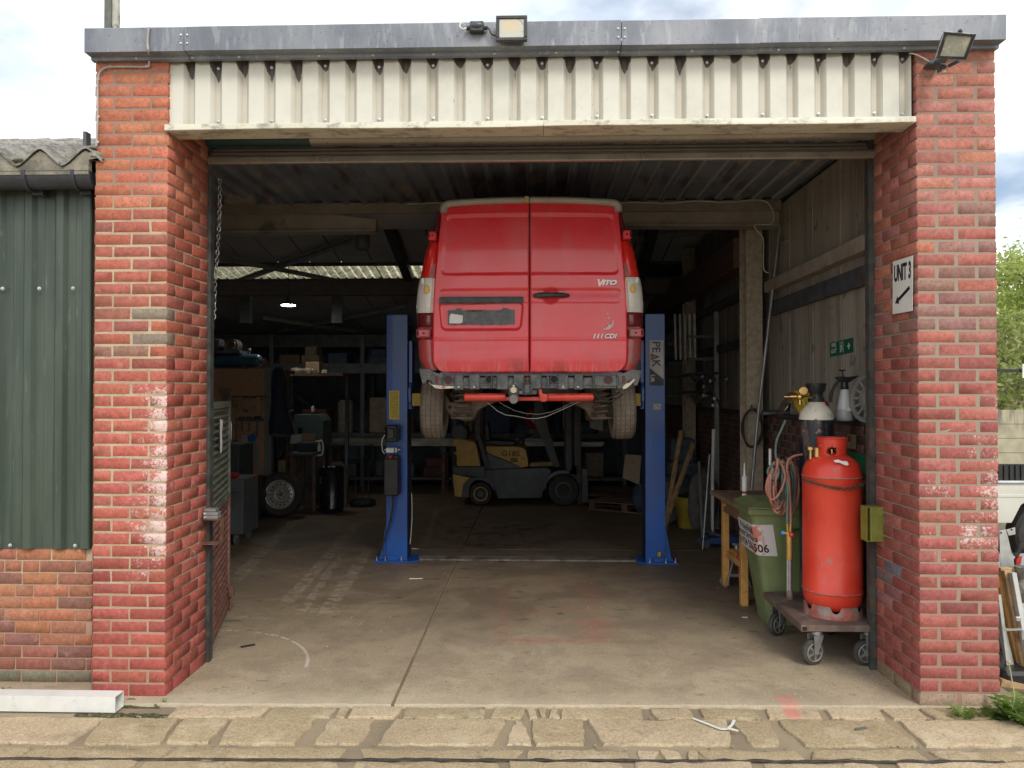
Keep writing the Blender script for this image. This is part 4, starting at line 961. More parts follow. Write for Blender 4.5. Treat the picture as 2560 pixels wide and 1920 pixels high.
# towbar
HY = VY + .06; TB = []
q = MB(); z = vz(858, HY)
q.lathe([(.0, 0), (.028, 0), (.034, .008), (.034, .345), (.030, .352), (0, .352)], (Q(1003, 858, HY).x, HY, z), (1, 0, 0), 20); tb = q.build('towbar', m_hitch, VAN)
q = MB(); q.lathe([(.0, 0), (.030, 0), (.034, .008), (.034, .38), (.030, .388), (0, .388)], (Q(1182, 858, HY).x, HY, z), (1, 0, 0), 20); q.box(Q(1278, 0, HY).x, Q(1281.5, 0, HY).x, HY - .01, HY + .02, z - .012, z + .012); q.build('towbar_tube', m_hitch, tb)
q = MB(); q.box(Q(1090, 0, HY).x, Q(1190, 0, HY).x, HY - .012, HY + .04, z - .030, z + .004, .005); q.build('cross_plate', m_hitch, tb)
q = MB(); pp = [(1163, 837), (1169, 838), (1172, 850), (1182, 852), (1182, 866), (1175, 868), (1168, 867), (1164, 850)]; q.prism([(Q(a, b, VY).x, Q(a, b, VY).z) for a, b in pp], 'Y', VY + .0, VY + .07, .005); q.build('towbar_bracket', m_hitch, tb)
q = MB(); q.box(vx(1112), vx(1117), VY + .0, VY + .05, vz(846), vz(836), .003); q.build('towbar_bracket', m_hitch, tb)
q = MB(); q.box(vx(1099.5), vx(1121), VY - .048, VY - .040, vz(862), vz(836), .004); q.build('socket_plate', m_dirtmetal, tb)
def sock(cx, cy, r, mat):
    X, Z = vx(cx), vz(cy); q = MB(); q.lathe([(r, 0), (r, .03), (r * .9, .04), (0, .041)], (X, VY - .049, Z), (0, -1, 0), 22); o = q.build('socket_cap', mat, tb)
    q = MB()
    for g in (.8, 2.35): q.cyl((X + r * 1.12 * math.cos(g), VY - .05, Z + r * 1.12 * math.sin(g)), (X + r * 1.12 * math.cos(g), VY - .058, Z + r * 1.12 * math.sin(g)), .005, n=8)
    q.build('screw_pair', void, o); return o
w1 = sock(1110, 842.5, .028, wmat('ivory_socket', (.62, .58, .44), .5)); q = MB(); q.box(vx(1110) - .009, vx(1110) + .009, VY - .092, VY - .05, vz(836), vz(831.5), .003); q.build('tab', wmat('ivory_tab', (.62, .58, .44), .5), w1, smooth=False)
sock(1110, 862, .040, wmat('grey_socket', (.17, .17, .165), .55, 0, .15, 20))
q = MB(); X = vx(1140); q.box(X - .045, X + .045, VY - .06, VY + .0, vz(853), vz(833), .008); q.build('ball_mount', m_bump, tb)
q = MB(); q.box(X - .030, X + .024, VY - .10, VY - .06, vz(851), vz(828), .012); q.cyl((X - .004, VY - .085, vz(828)), (X - .004, VY - .085, vz(822)), .014, n=14); q.ball((X - .004, VY - .085, vz(820)), .024); q.build('tow_ball', steel_dark, tb)
for dx in (-.055, .055): q = MB(); q.box(X + dx - .02, X + dx + .02, VY - .075, VY - .04, vz(852), vz(843), .006); q.build('bolt_head', m_bump, tb)
# rear suspension: trailing arms with coil springs
def arm(s):
    A = 7.15
    o = [(965, 850), (965, 882), (972, 893), (985, 903), (1005, 908), (1020, 907), (1028, 898), (1034, 885), (1052, 876), (1078, 866), (1078, 858), (1040, 862), (1000, 872), (975, 868)]
    if s > 0: o = [(2298 - a, b) for a, b in o]
    pts = [(Q(a, b, A).x, Q(a, b, A).z) for a, b in o]
    q = MB(); q.prism(pts, 'Y', A - .12, A + .25, .012); h = q.build('suspension_arm', m_dirtmetal, VAN, ang=50)
    cx = Q(1003 if s < 0 else 2298 - 1003, 895, A).x; z0 = Q(1003, 899, A).z; q = MB(); q.lathe([(.10, 0), (.115, .008), (.115, .02), (.06, .022), (.05, .045), (.0, .046)], (cx, A - .15, z0 - .02), (0, 0, 1), 28); q.build('spring_seat', m_dirtmetal, h)
    q = MB(); N = 90; q.tube([(cx + .075 * math.cos(5.2 * 2 * math.pi * i / N), A - .15 + .075 * math.sin(5.2 * 2 * math.pi * i / N), z0 + .01 + .27 * i / N) for i in range(N + 1)], .010, 8); q.build('coil_spring', m_dirtmetal, h)
    q = MB(); hx = Q(975 if s < 0 else 2298 - 975, 879, A).x; hz = Q(975, 879, A).z; q.cyl((hx, A - .121, hz), (hx, A - .126, hz), .016, n=14); q.build('hole', void, h)
arm(-1); arm(1)
q = MB(); q.box(VC - .62, VC + .62, 6.50, 6.62, 1.93, 2.0, .01); q.box(VC - .70, VC - .60, 6.6, 9.8, 1.88, 2.0, .01); q.box(VC + .60, VC + .70, 6.6, 9.8, 1.88, 2.0, .01); q.build('chassis_frame', m_dirtmetal, VAN, ang=40)
q = MB(); q.box(VC - .3, VC + .5, 7.6, 8.4, 1.80, 1.98, .03); q.build('fuel_tank', steel_dark, VAN)
# wheels
t = T('dusty_tyre'); c = t.mix(t.sm(t.noise(9, 5), .4, .65), (.20, .17, .135), (.27, .23, .185)); m_ty = t.bsdf(c, .85, 0, t.bump(t.noise(60, 3), .002))
m_tyd = wmat('dark_tyre', (.035, .033, .031), .8, 0, .2)
m_gr = wmat('tread_groove', (.035, .028, .023), .9)
def wheel(parent, c, r=.335, w_=.205, toe=0.0, tread=True, cam_=0.0, mt=None, local=False):
    """tyre as one lathe with real tread grooves and shoulder sipes; axle along x"""
    h = w_ / 2; g = .005; gd = .009; prof = []
    prof += [(r * .62, -h * .86), (r * .70, -h * .98), (r * .85, -h * 1.04), (r * .93, -h * .99), (r * .975, -h * .84), (r * .993, -h * .70)]
    for gx in (-.42, 0.0, .42):
        prof += [(r, gx * h * 1.0 - g), (r - gd, gx * h - g * .6), (r - gd, gx * h + g * .6), (r, gx * h + g)]
    prof += [(r * .993, h * .70), (r * .975, h * .84), (r * .93, h * .99), (r * .85, h * 1.04), (r * .70, h * .98), (r * .62, h * .86)]
    M = Matrix.Rotation(toe, 3, 'Z') @ Matrix.Rotation(cam_, 3, 'Y'); ax = M @ Vector((1, 0, 0))
    q = MB(); q.lathe(prof, c, ax, 72, caps=False); o = q.build('tyre', mt or m_ty, parent, ang=40)
    if tread:
        q = MB(); x_ = ax; z_ = ax.orthogonal().normalized(); y_ = x_.cross(z_); N = 84
        for k in range(N):
            a = 2 * math.pi * k / N; d = z_ * math.cos(a) + y_ * math.sin(a); tg = x_.cross(d)
            for sx in (-1, 1):
                p0 = Vector(c) + x_ * (sx * h * .74) + d * (r * .992); q.bar(p0, p0 + x_ * (sx * h * .17) - d * .006 + tg * .003, .0045, .006, up=d)
            for gx in (-.62, -.2, .2, .62):
                p0 = Vector(c) + x_ * (gx * h - .011) + d * (r * 1.0002) + tg * (.006 * (1 if k % 2 else -1)); q.bar(p0, p0 + x_ * .020 + tg * .010, .0022, .0012, up=d)
        q.build('tread_cut', m_gr, o, smooth=False, recalc=False)['kind'] = 'stuff'
    q = MB()
    q.lathe([(r * .64, -h * .84), (r * .60, -h * .6), (r * .56, -h * .2), (r * .2, -h * .1), (0, -h * .1)], c, ax, 32, caps=False); q.lathe([(r * .64, h * .84), (r * .60, h * .6), (r * .56, h * .3), (r * .2, h * .42), (0, h * .42)], c, ax, 32, caps=False)
    q.build('rim', steel_grey, parent, ang=40); return o
for s in (-1, 1):
    zl = Q(935, 948, 7.15).z
    for Yw, zz_ in ((7.18, zl + .335), (9.95, zl + .40)):
        e = thing('wheel', '', '', (0, 0, 0)); del e['label']; del e['category']; e.parent = VAN; e.location = -BASE[VAN.name]; BASE[e.name] = Vector()
        cx = Q(935.5 if s < 0 else 1346, 900, 7.0).x
        if Yw > 8: cx = VC + s * .82
        wheel(e, (cx, Yw, zz_), toe=0, cam_=-s * .05 if Yw < 8 else 0, tread=Yw < 8)
for s in (-1, 1):
    q = MB(); q.prism([(7.18 + .42 * math.cos(a), 2.02 + .34 * math.sin(a)) for a in [math.pi * k / 14 for k in range(15)]], 'X', VC + s * .60, VC + s * .985); q.build('wheel_arch', black_pl, VAN, smooth=False)
# loose cables below the bumper
q = MB(); q.tube([Q(*p, 6.45) for p in ((1052, 869), (1060, 875), (1075, 888), (1092, 896), (1115, 899), (1140, 904), (1160, 904), (1180, 900), (1200, 891), (1225, 880), (1250, 868))], .0028, 6); q.build('cable', galv, VAN)
q = MB(); q.tube([Q(*p, 6.6) for p in ((1078, 868), (1090, 876), (1110, 886), (1135, 893), (1165, 895), (1190, 890), (1215, 880), (1235, 870))], .0022, 6); q.build('cable', galv, VAN)
q = MB(); q.tube([Q(*p, 6.4) for p in ((1283, 843), (1290, 855), (1300, 866), (1316, 868), (1330, 862), (1345, 852))], .007, 6); q.tube([Q(*p, 6.42) for p in ((1286, 843), (1296, 858), (1310, 862), (1325, 856), (1340, 846))], .006, 6); q.build('cable', black_rb, VAN)
# ================================================================== TWO POST LIFT
t = T('lift_blue_paint'); P, x, y, z, nn = t.pos(); c = t.mix(t.sm(t.noise(2.2, 5), .35, .65), (.010, .095, .40), (.018, .075, .30)); c = t.mix(t.mul(t.sm(t.noise(60, 4, rough=.8), .64, .68), .6), c, (.12, .13, .15)); c = t.mix(t.mul(t.sm(t.noise(9, 6, sx=2, sz=.15, rough=.75), .55, .68), .45), c, (.02, .035, .07)); m_blue = t.bsdf(c, .35, 0, t.bump(t.noise(90, 2), .0008), Coat_Weight=.2)
m_yel = wmat('lift_arm_yellow', (.52, .36, .04), .5, 0, .15, 14, (.30, .22, .06), (.55, .68), 8)
LY = 8.05
def lift(s):
    """s=-1 left post; the open side of the column faces the van"""
    xo_ = Q(834.5, 900, LY).x if s < 0 else Q(1436.5, 900, LY).x; xi_ = Q(880, 900, LY).x if s < 0 else Q(1394, 900, LY).x
    L = thing('lift_post', 'left blue lift post with the black power unit and yellow notice on it' if s < 0 else 'right blue lift post carrying a white PEAK Lift banner', 'vehicle lift', ((xo_ + xi_) / 2, LY + .12, 0), 'posts of the two post lift')
    top = Q(857, 681, LY).z; w_ = abs(xi_ - xo_); q = MB()
    X = lambda f: xo_ - s * f
    q.box(X(0), X(w_), LY, LY + .008, .02, top, .003); q.box(X(0), X(.008), LY + .008, LY + .26, .02, top); q.box(X(0), X(w_), LY + .26, LY + .268, .02, top, .003)
    for yy in (LY + .008, LY + .225): q.box(X(w_ - .008), X(w_), yy, yy + .035, .02, top)
    q.build('column', m_blue, L, ang=30)
    q = MB(); q.box(X(.01), X(w_ - .002), LY + .004, LY + .262, top, top + .006); q.build('top_plate', m_blue, L, smooth=False)
    # gusset and base plate
    q = MB(); gx = (Q(814, 1205, LY).x if s < 0 else Q(1457, 1205, LY).x); zt_ = Q(835, 1130, LY).z
    q.prism([(X(0), zt_), (X(0), .022), (gx, .022), (gx - s * .03, .06)], 'Y', LY + .02, LY + .03); q.prism([(X(0), zt_), (X(0), .022), (gx, .022), (gx - s * .03, .06)], 'Y', LY + .24, LY + .25); q.build('gusset', m_blue, L, smooth=False)
    q = MB(); bx0 = Q(809, 1211, LY).x if s < 0 else Q(1464, 1211, LY).x; bx1 = Q(905, 1211, LY).x if s < 0 else Q(1375, 1211, LY).x
    q.prism([(bx0, LY - .06), (bx1 - (-s) * .10, LY - .06), (bx1, LY + .02), (bx1, LY + .30), (bx0, LY + .34)], 'Z', .002, .02); q.build('base_plate', m_blue, L, smooth=False)
    q = MB(); q.box(X(.02), X(.13), LY - .05, LY - .001, .021, .075, .004); q.build('cable_cover', m_blue, L, ang=30)
    for bxp in (bx0 + .03 * -s * 1, X(.17), X(.0) - s * -.0):
        q = MB(); q.cyl((bxp, LY - .035, .02), (bxp, LY - .035, .034), .013, n=6); q.cyl((bxp, LY - .035, .034), (bxp, LY - .035, .065), .006, n=8); q.build('anchor_bolt', galv, L, ang=30)
    # carriage and arm
    cz0, cz1 = Q(880, 880, LY).z, Q(880, 735, LY).z
    q = MB(); q.box(X(w_ + .006), X(w_ + .045), LY + .05, LY + .22, cz0 - .02, cz1, .004); q.build('carriage', m_blue, L, ang=30)
    q = MB(); q.box(X(w_ + .001), X(w_ + .005), LY + .06, LY + .2, .03, top - .1); q.build('carriage_track', void, L, smooth=False)
    q = MB(); q.box(X(w_ + .01), X(w_ + .04), LY - .01, LY + .045, Q(0, 868, LY).z, Q(0, 838, LY).z, .004); q.cyl((X(w_ + .03), LY + .02, Q(0, 880, LY).z), (X(w_ + .03), LY + .02, Q(0, 833, LY).z), .009, n=10); q.ball((X(w_ + .03), LY + .02, Q(0, 830, LY).z), .018); q.build('arm_lock', m_blue, L, ang=40)
    a0 = Vector((X(w_ + .05), LY + .06, Q(0, 862, LY).z)); a1 = Vector((X(w_ + .34), 8.95, Q(0, 862, LY).z + .0))
    q = MB(); q.bar(a0, a1, .10, .13, .008, up=(0, 0, 1)); q.build('lift_arm', m_yel, L, ang=30)
    q = MB(); zc_ = Q(0, 861.5, LY).z; q.box(X(w_ + .055), X(w_ + .175), LY - .05, LY + .12, zc_ - .075, zc_ + .06, .006); q.build('arm_end', m_yel, L, ang=30)
    q = MB(); p = a1; q.cyl(p + Vector((0, 0, .05)), (p.x, p.y, 1.95), .035, n=16); q.cyl((p.x, p.y, 1.95), (p.x, p.y, 2.0), .06, n=20); q.build('lift_pad', black_rb, L)
    return L, X, w_
L1, X1, LW = lift(-1); L2, X2, _ = lift(1)
# left post: notice, power unit, reservoir, hose
a, b = Q(840.5, 906, LY - .003), Q(862.5, 844, LY - .003)
t = T('yellow_notice'); P, x, y, z, nn = t.pos(); ln = t.m_('FRACT', t.mul(z, 62)); k = t.mul(t.sm(ln, .42, .55), t.mul(t.sm(t.noise(90, 3, sz=.5), .42, .5), t.rect(a.x + .012, b.x - .012, a.z + .015, b.z - .012, .002, v=z)))
m_not = t.bsdf(t.mix(t.mul(k, .75), (.62, .47, .035), (.10, .08, .02)), .5)
q = MB(); q.box(a.x, b.x, LY - .003, LY - .0005, a.z, b.z); q.build('notice', m_not, L1, smooth=False)
q = MB(); fr = wmat('notice_border', (.7, .6, .25), .5)
for x0, x1, z0, z1 in ((a.x, b.x, a.z, a.z + .006), (a.x, b.x, b.z - .006, b.z), (a.x, a.x + .005, a.z + .006, b.z - .006), (b.x - .005, b.x, a.z + .006, b.z - .006)): q.box(x0, x1, LY - .0045, LY - .003, z0, z1)
q.build('notice_border', fr, L1, smooth=False)
PU = Q(845, 940, 7.9); a, b = Q(829, 955, 7.85), Q(862, 918, 7.85); m_blkm = wmat('black_motor', (.022, .026, .03), .4, 0, .2, 15)
q = MB(); q.box(a.x + .012, b.x - .02, 7.86, 8.03, a.z, b.z, .016); q.box(a.x + .03, b.x - .045, 7.83, 7.86, a.z + .03, b.z - .03, .012); q.build('motor', m_blkm, L1)
for i in range(7): q = MB(); zz_ = a.z + .025 + i * .022; q.box(b.x - .021, b.x - .009, 7.88, 8.0, zz_, zz_ + .008); q.build('fin', m_blkm, L1, smooth=False)
q = MB(); q.cyl((a.x + .013, 7.94, (a.z + b.z) / 2 + .02), (a.x - .01, 7.94, (a.z + b.z) / 2 + .02), .045, n=18); q.build('capacitor_cover', m_blkm, L1)
a, b = Q(832, 979, 7.85), Q(857, 967, 7.85); q = MB(); q.box(a.x, b.x, 7.87, 7.98, a.z, b.z, .006); q.cyl((b.x - .002, 7.9, (a.z + b.z) / 2), (b.x + .03, 7.9, (a.z + b.z) / 2 + .004), .008, n=10); q.cyl((a.x + .002, 7.9, (a.z + b.z) / 2), (a.x - .02, 7.9, (a.z + b.z) / 2), .008, n=10); q.build('valve_block', galv, L1, ang=35)
q = MB(); zc_ = (a.z + b.z) / 2; q.cyl(((a.x + b.x) / 2 - .02, 7.87, zc_), ((a.x + b.x) / 2 - .02, 7.862, zc_), .014, n=16); q.build('gauge', white_pl, L1)
q = MB(); q.tube([Q(852, 968, 7.84), Q(851, 980, 7.82), Q(849, 991, 7.8)], .005, 8); q.build('release_lever', chrome, L1); q = MB(); q.ball(Q(843, 987, 7.83), .020); q.build('lever_knob', redp, L1)
a, b = Q(828.5, 1071, 7.85), Q(865, 986, 7.85); q = MB(); q.box(a.x, b.x - .02, 7.84, 8.03, a.z, b.z - .02, .012); q.prism([(a.x, b.z - .05), (b.x - .02, b.z - .05), (b.x - .03, b.z), (a.x + .015, b.z)], 'Y', 7.87, 8.02, .006); q.build('oil_reservoir', black_pl, L1, ang=30)
q = MB(); q.tube([Q(*p, 7.95) for p in ((850, 1071), (849, 1095), (844, 1125), (836, 1150), (828, 1172), (824, 1190))], .011, 8); q.build('hose', black_rb, L1)
q = MB(); q.tube([Q(*p, 7.84) for p in ((831, 940), (826, 948), (824.5, 960), (826, 974), (831, 980))], .005, 8); q.build('cable', cream_p, L1)
q = MB(); q.tube([Q(*p, 8.1) for p in ((889, 1065), (890, 1090), (890, 1120), (888, 1150), (886, 1175))], .004, 6); q.build('safety_cable', cream_p, L1)
# right post: banner and small sticker
a, b = Q(1403.5, 833, LY - .002), Q(1433.5, 735, LY - .002)
q = MB(); q.box(a.x, b.x, LY - .002, LY - .0005, a.z, b.z); q.build('banner', wmat('banner_navy', (.035, .045, .06), .5), L2, smooth=False)
zk = Q(0, 808, LY).z; zk2 = Q(0, 820, LY).z
q = MB(); q.prism([(a.x, b.z), (b.x, b.z), (b.x, zk2), (a.x, zk + .06)], 'Y', LY - .0032, LY - .0021); q.build('banner_panel', wmat('banner_white', (.58, .57, .50), .5), L2, smooth=False)
m_navy = wmat('banner_blue_ink', (.02, .04, .16), .5, 0, 0)
DN = lambda p: frame(p, (0, 0, -1), (1, 0, 0))
zm = Q(0, 767, LY).z; xc = (a.x + b.x) / 2 - .008
text('lettering', 'PE', .120, DN((xc, LY - .0036, Q(0, 752, LY).z)), m_navy, L2, .0003, 1.0, .0022); text('lettering', 'K', .120, DN((xc, LY - .0036, Q(0, 786.5, LY).z)), m_navy, L2, .0003, 1.0, .0022)
q = MB(); z0, z1, zq = Q(0, 765.5, LY).z, Q(0, 780, LY).z, Q(0, 772.7, LY).z; xa, xb = a.x + .010, a.x + .098
q.prism([(xa, z0), (xb + .010, zq), (xa, z1), (xa, z1 + .014), (xb - .026, zq), (xa, z0 - .014)], 'Y', LY - .0036, LY - .0033); q.build('letter_mark', m_navy, L2, smooth=False)
q = MB(); q.prism([(xa, z0 - .016), (xa + .052, zq), (xa, z1 + .016)], 'Y', LY - .0038, LY - .0034); q.build('letter_mark', wmat('banner_red_ink', (.55, .12, .09), .5), L2, smooth=False)
text('lettering', 'Lift', .060, DN((a.x + .030, LY - .0036, Q(0, 818, LY).z)), white_pl, L2, .0003, 1.0, .0012)
a, b = Q(1411, 885, LY), Q(1428, 872, LY); q = MB(); q.box(a.x, b.x, LY - .002, LY - .0005, a.z, b.z); q.build('sticker', wmat('small_sticker', (.5, .5, .46), .5, 0, .2, 60, (.25, .25, .2), (.5, .6), 70), L2, smooth=False)
a = Q(1425, 1193, 7.98); q = MB(); q.box(a.x - .02, a.x + .018, 7.995, 8.03, .08, .135, .008); q.build('lock_handle', m_yel, L2)
# floor strip between the posts
q = MB(); q.box(Q(900, 1208, LY).x, Q(1380, 1208, LY).x, LY + .05, LY + .23, .001, .022, .006)
single(q, 'cable_ramp', wmat('scuffed_steel_plate', (.24, .22, .19), .55, .3, .2, 8, (.12, .10, .08), (.48, .62), 5, bump=.2), 'worn steel cover strip lying across the floor between the two lift posts', 'floor cover', ang=30)
# ================================================================== INSIDE, RIGHT: bottles, bin, bench
m_gas = (lambda t: t.bsdf(t.mix(t.mul(t.mxx(t.sm(t.noise(11, 8, rough=.85, sz=.45), .59, .64), t.sm(t.noise(26, 6, rough=.8, sz=.22), .63, .66)), .75), t.mix(t.sm(t.noise(4, 5), .35, .65), (.60, .038, .020), (.68, .060, .030)), t.mix(t.sm(t.noise(20, 3), .4, .6), (.30, .16, .12), (.22, .20, .18))), .42, 0, t.bump(t.noise(40, 3), .001), Coat_Weight=.15, Coat_Roughness=.2))(T('gas_bottle_red'))
m_gasb = wmat('worn_foot_ring_paint', (.42, .12, .09), .7, 0, .2, 20, (.28, .22, .19), (.44, .56), 12)
GX, GY, GZ = Q(1798, 1200, 5.30).x, 5.30, .285
G = thing('gas_bottle', 'tall red gas bottle with a perforated collar standing on the flat trolley', 'gas cylinder', (GX, GY, GZ))
r = .195; zt_ = Q(0, 985, 5.11).z; zb_ = Q(0, 1310, 5.11).z
q = MB(); q.lathe([(0, zb_ - .02), (.12, zb_ - .015), (.165, zb_ + .004), (.188, zb_ + .045), (r, zb_ + .10), (r, zb_ + .112), (r + .004, zb_ + .118), (r, zb_ + .124), (r, zt_ - .145), (r + .004, zt_ - .138), (r, zt_ - .13), (.190, zt_ - .09), (.170, zt_ - .045), (.135, zt_ - .010), (.09, zt_ + .012), (0, zt_ + .02)], (GX, GY, 0), n=48); q.build('body', m_gas, G, ang=50)
for zz_ in (zb_ + .118, zt_ - .138): q = MB(); q.torus((GX, GY, zz_), (0, 0, 1), r + .002, .0035, 60, 6); q.build('weld_seam', m_gasb, G)
# foot ring with scalloped openings
q = MB(); N = 96; zr = .285; ztop = zb_ + .035
def foot(u, v):
    a = 2 * math.pi * u; k = (u * 6 + .25) % 1; notch = math.sqrt(max(0, 1 - ((k - .5) / .17) ** 2)) if abs(k - .5) < .17 else 0
    top_ = ztop - .045 * notch; z = zr + (top_ - zr) * v; rr_ = r - .002 - .006 * v; return Vector((GX + rr_ * math.cos(a), GY + rr_ * math.sin(a), z))
q.grid(foot, N, 3); i0 = 3 * (N + 1); q.grid(lambda u, v: foot(u, v) * 1 - Vector(((foot(u, v).x - GX) * .04, (foot(u, v).y - GY) * .04, 0)), N, 3); q.build('foot_ring', m_gasb, G, recalc=False)
# collar
zc0, zc1 = Q(0, 990, 5.2).z, Q(0, 945, 5.2).z; cr = .098
q = MB(); NU, NV = 96, 10; W = NU + 1; base = q.addv([Vector((GX + cr * math.cos(2 * math.pi * u / NU), GY + cr * math.sin(2 * math.pi * u / NU), zc0 + (zc1 - zc0) * v / NV)) for v in range(NV + 1) for u in range(W)])
for v in range(NV):
    for u in range(NU):
        a = 360 * (u + .5) / NU; zz_ = (v + .5) / NV
        if any(math.hypot((((a - h + 180) % 360) - 180) * .0017 * 1.0, (zz_ - .42) * (zc1 - zc0)) < .034 for h in (248, 338, 60, 150)): continue
        q.f.append((base + v * W + u, base + v * W + u + 1, base + (v + 1) * W + u + 1, base + (v + 1) * W + u))
me_v = list(q.v); q2 = MB(); q2.v = me_v + [Vector((GX + (p.x - GX) * .95, GY + (p.y - GY) * .95, p.z)) for p in me_v]; n0 = len(me_v); q2.f = list(q.f) + [tuple(n0 + i for i in f) for f in q.f]
q2.torus((GX, GY, zc1), (0, 0, 1), cr - .002, .006, 40, 8); q2.build('collar', m_gas, G, recalc=False)
q = MB(); q.cyl((GX, GY, zc0 - .01), (GX, GY, zc0 + .07), .022, n=14); q.cyl((GX - .0, GY, zc0 + .035), (GX + .0, GY - .05, zc0 + .035), .012, n=12); q.build('valve', brass, G)
a = Q(1812, 997, 5.13); q = MB(); q.prism([(a.x - .04, a.z + .008), (a.x - .01, a.z + .014), (a.x + .018, a.z + .004), (a.x + .05, a.z + .003), (a.x + .062, a.z - .02), (a.x + .045, a.z - .026), (a.x + .02, a.z - .016), (a.x, a.z - .006), (a.x - .03, a.z - .004)], 'Y', 5.118, 5.122); q.build('torn_label', paper, G, smooth=False)
# regulator on the propane
RG = [Q(1770, 975, 5.25), Q(1748, 975, 5.25)]
q = MB(); p = Q(1772, 982, 5.3); q.cyl((GX - .09, GY - .02, p.z + .005), (p.x - .03, GY - .02, p.z), .009, n=10); q.cyl((p.x - .03, GY - .02, p.z + .05), (p.x - .03, GY - .02, p.z - .012), .022, n=16); q.cyl((p.x - .075, GY - .02, p.z + .035), (p.x - .075, GY - .02, p.z + .055), .030, n=18); q.cyl((p.x - .075, GY - .02, p.z - .03), (p.x - .075, GY - .02, p.z + .035), .010, n=12); q.build('regulator', brass, G)
q = MB(); q.cyl((p.x + .005, GY - .02, p.z + .052), (p.x + .005, GY - .02, p.z + .075), .036, n=20); q.build('regulator_cap', redp, G)
# restraining chain round both bottles
def link_mesh(L=.030, w_=.011, r_=.0032, mat=rust, name='link'):
    q = MB(); pts = []
    for k in range(8): a = math.pi * k / 7; pts.append((w_ * math.cos(a), 0, L / 2 - w_ + w_ * math.sin(a)))
    for k in range(8): a = math.pi + math.pi * k / 7; pts.append((w_ * math.cos(a), 0, -(L / 2 - w_) + w_ * math.sin(a)))
    q.tube(pts, r_, 6, closed=True); return q.mesh(name, mat)
def chain(name, pts, label, L=.030, mat=rust, sag=True, w_=.011, r_=.0032):
    P = [Vector(p) for p in pts]; seg = []
    for a, b in zip(P, P[1:]):
        n_ = max(1, int((b - a).length / .004)); seg += [a + (b - a) * i / n_ for i in range(n_)]
    t0 = thing(name, label, 'chain', P[-1] if P[-1].z < P[0].z else P[0]); me = link_mesh(L, w_, r_, mat); step = L - r_ * 3.2; d = 0; last = seg[0]; k = 0
    for i in range(1, len(seg)):
        d += (seg[i] - last).length; last = seg[i]
        if d >= step:
            d = 0; tg = (seg[min(i + 2, len(seg) - 1)] - seg[i - 1]).normalized(); x_ = tg.orthogonal().normalized(); y_ = tg.cross(x_)
            M = Matrix((x_, y_, tg)).transposed().to_4x4() @ Matrix.Rotation(rad(90 * (k % 2) + R.uniform(-14, 14)), 4, 'Z')
            o = place('link', me, t0); o.matrix_local = Matrix.Translation(seg[i] - BASE[t0.name]) @ M; k += 1
    return t0
chain('bottle_chain', [(GX + (r + .008) * math.cos(a), GY + (r + .008) * math.sin(a), Q(0, 1046, 5.1).z + .042 * (abs(math.cos(a)) ** 1.5) - .012) for a in [math.pi + math.pi * k / 40 for k in range(41)]], 'rusty chain slung round the shoulder of the tall red gas bottle')
chain('hoist_chain', [Q(475, 383, 5.25), Q(474, 470, 5.25), Q(470, 540, 5.25), Q(465, 610, 5.25), Q(462, 690, 5.25)], 'thin steel chain hanging from the shutter beside the left brick pillar', .034, galv, w_=.010, r_=.003)
# oxygen cylinder
OX = Q(1766, 1000, 5.64).x; OY = 5.66
O = thing('oxygen_bottle', 'tall black cylinder with a scuffed white shoulder and dark guard behind the red gas bottle', 'gas cylinder', (OX, OY, .285))
zs0 = Q(0, 905, 5.54).z; zs1 = Q(0, 868, 5.54).z; zg = Q(0, 828, 5.5).z
t = T('peeling_black_cylinder'); c = t.mix(t.sm(t.noise(14, 6, sz=.25, rough=.75), .50, .60), (.012, .016, .024), (.11, .085, .075)); c = t.mix(t.mul(t.sm(t.noise(20, 5), .60, .66), t.sm(t.pos()[3], zs0 - .2, zs0 - .02)), c, (.42, .24, .16)); m_oxb = t.bsdf(c, .4)
t = T('scuffed_white_shoulder'); c = t.mix(t.sm(t.noise(26, 5, rough=.75), .62, .66), (.68, .65, .55), (.10, .09, .08)); m_oxw = t.bsdf(c, .5)
q = MB(); q.lathe([(.10, .285), (.118, .30), (.121, .34), (.121, zs0)], (OX, OY, 0), n=40); q.build('body', m_oxb, O, ang=50)
q = MB(); h = zs1 - zs0; q.lathe([(.1215, zs0 - .002), (.119, zs0 + h * .2), (.108, zs0 + h * .45), (.088, zs0 + h * .68), (.064, zs0 + h * .86), (.058, zs0 + h * .9), (.062, zs0 + h * .93), (.058, zs0 + h * .97), (.05, zs0 + h * 1.05)], (OX, OY, 0), n=40); q.build('shoulder', m_oxw, O, ang=50)
q = MB(); q.lathe([(.058, zs1), (.060, zs1 + .02), (.045, zs1 + .045), (.046, zg - .075), (.064, zg - .055), (.068, zg - .015), (.074, zg - .012), (.074, zg - .002), (.066, zg)], (OX, OY, 0), n=32); q.build('valve_guard', black_pl, O, ang=40)
a = Q(1716, 893, 5.55); q = MB(); q.prism([(0, 0), (.10, .01), (.10, -.03), (0, -.035)], 'Y', 0, .001); lab = q.build('label', wmat('printed_label', (.55, .56, .50), .6, 0, .2, 60, (.35, .45, .30), (.5, .6), 50), O, smooth=False, recalc=False)
lab.location = Vector((OX - .088, OY - .088, zs0 + .055)) - BASE[O.name]; lab.rotation_euler = (rad(-28), rad(-8), rad(-22)); BASE[lab.name] = Vector()
rgz = Q(0, 857, 5.5).z; rx = Q(1728, 857, 5.5).x; bs = O
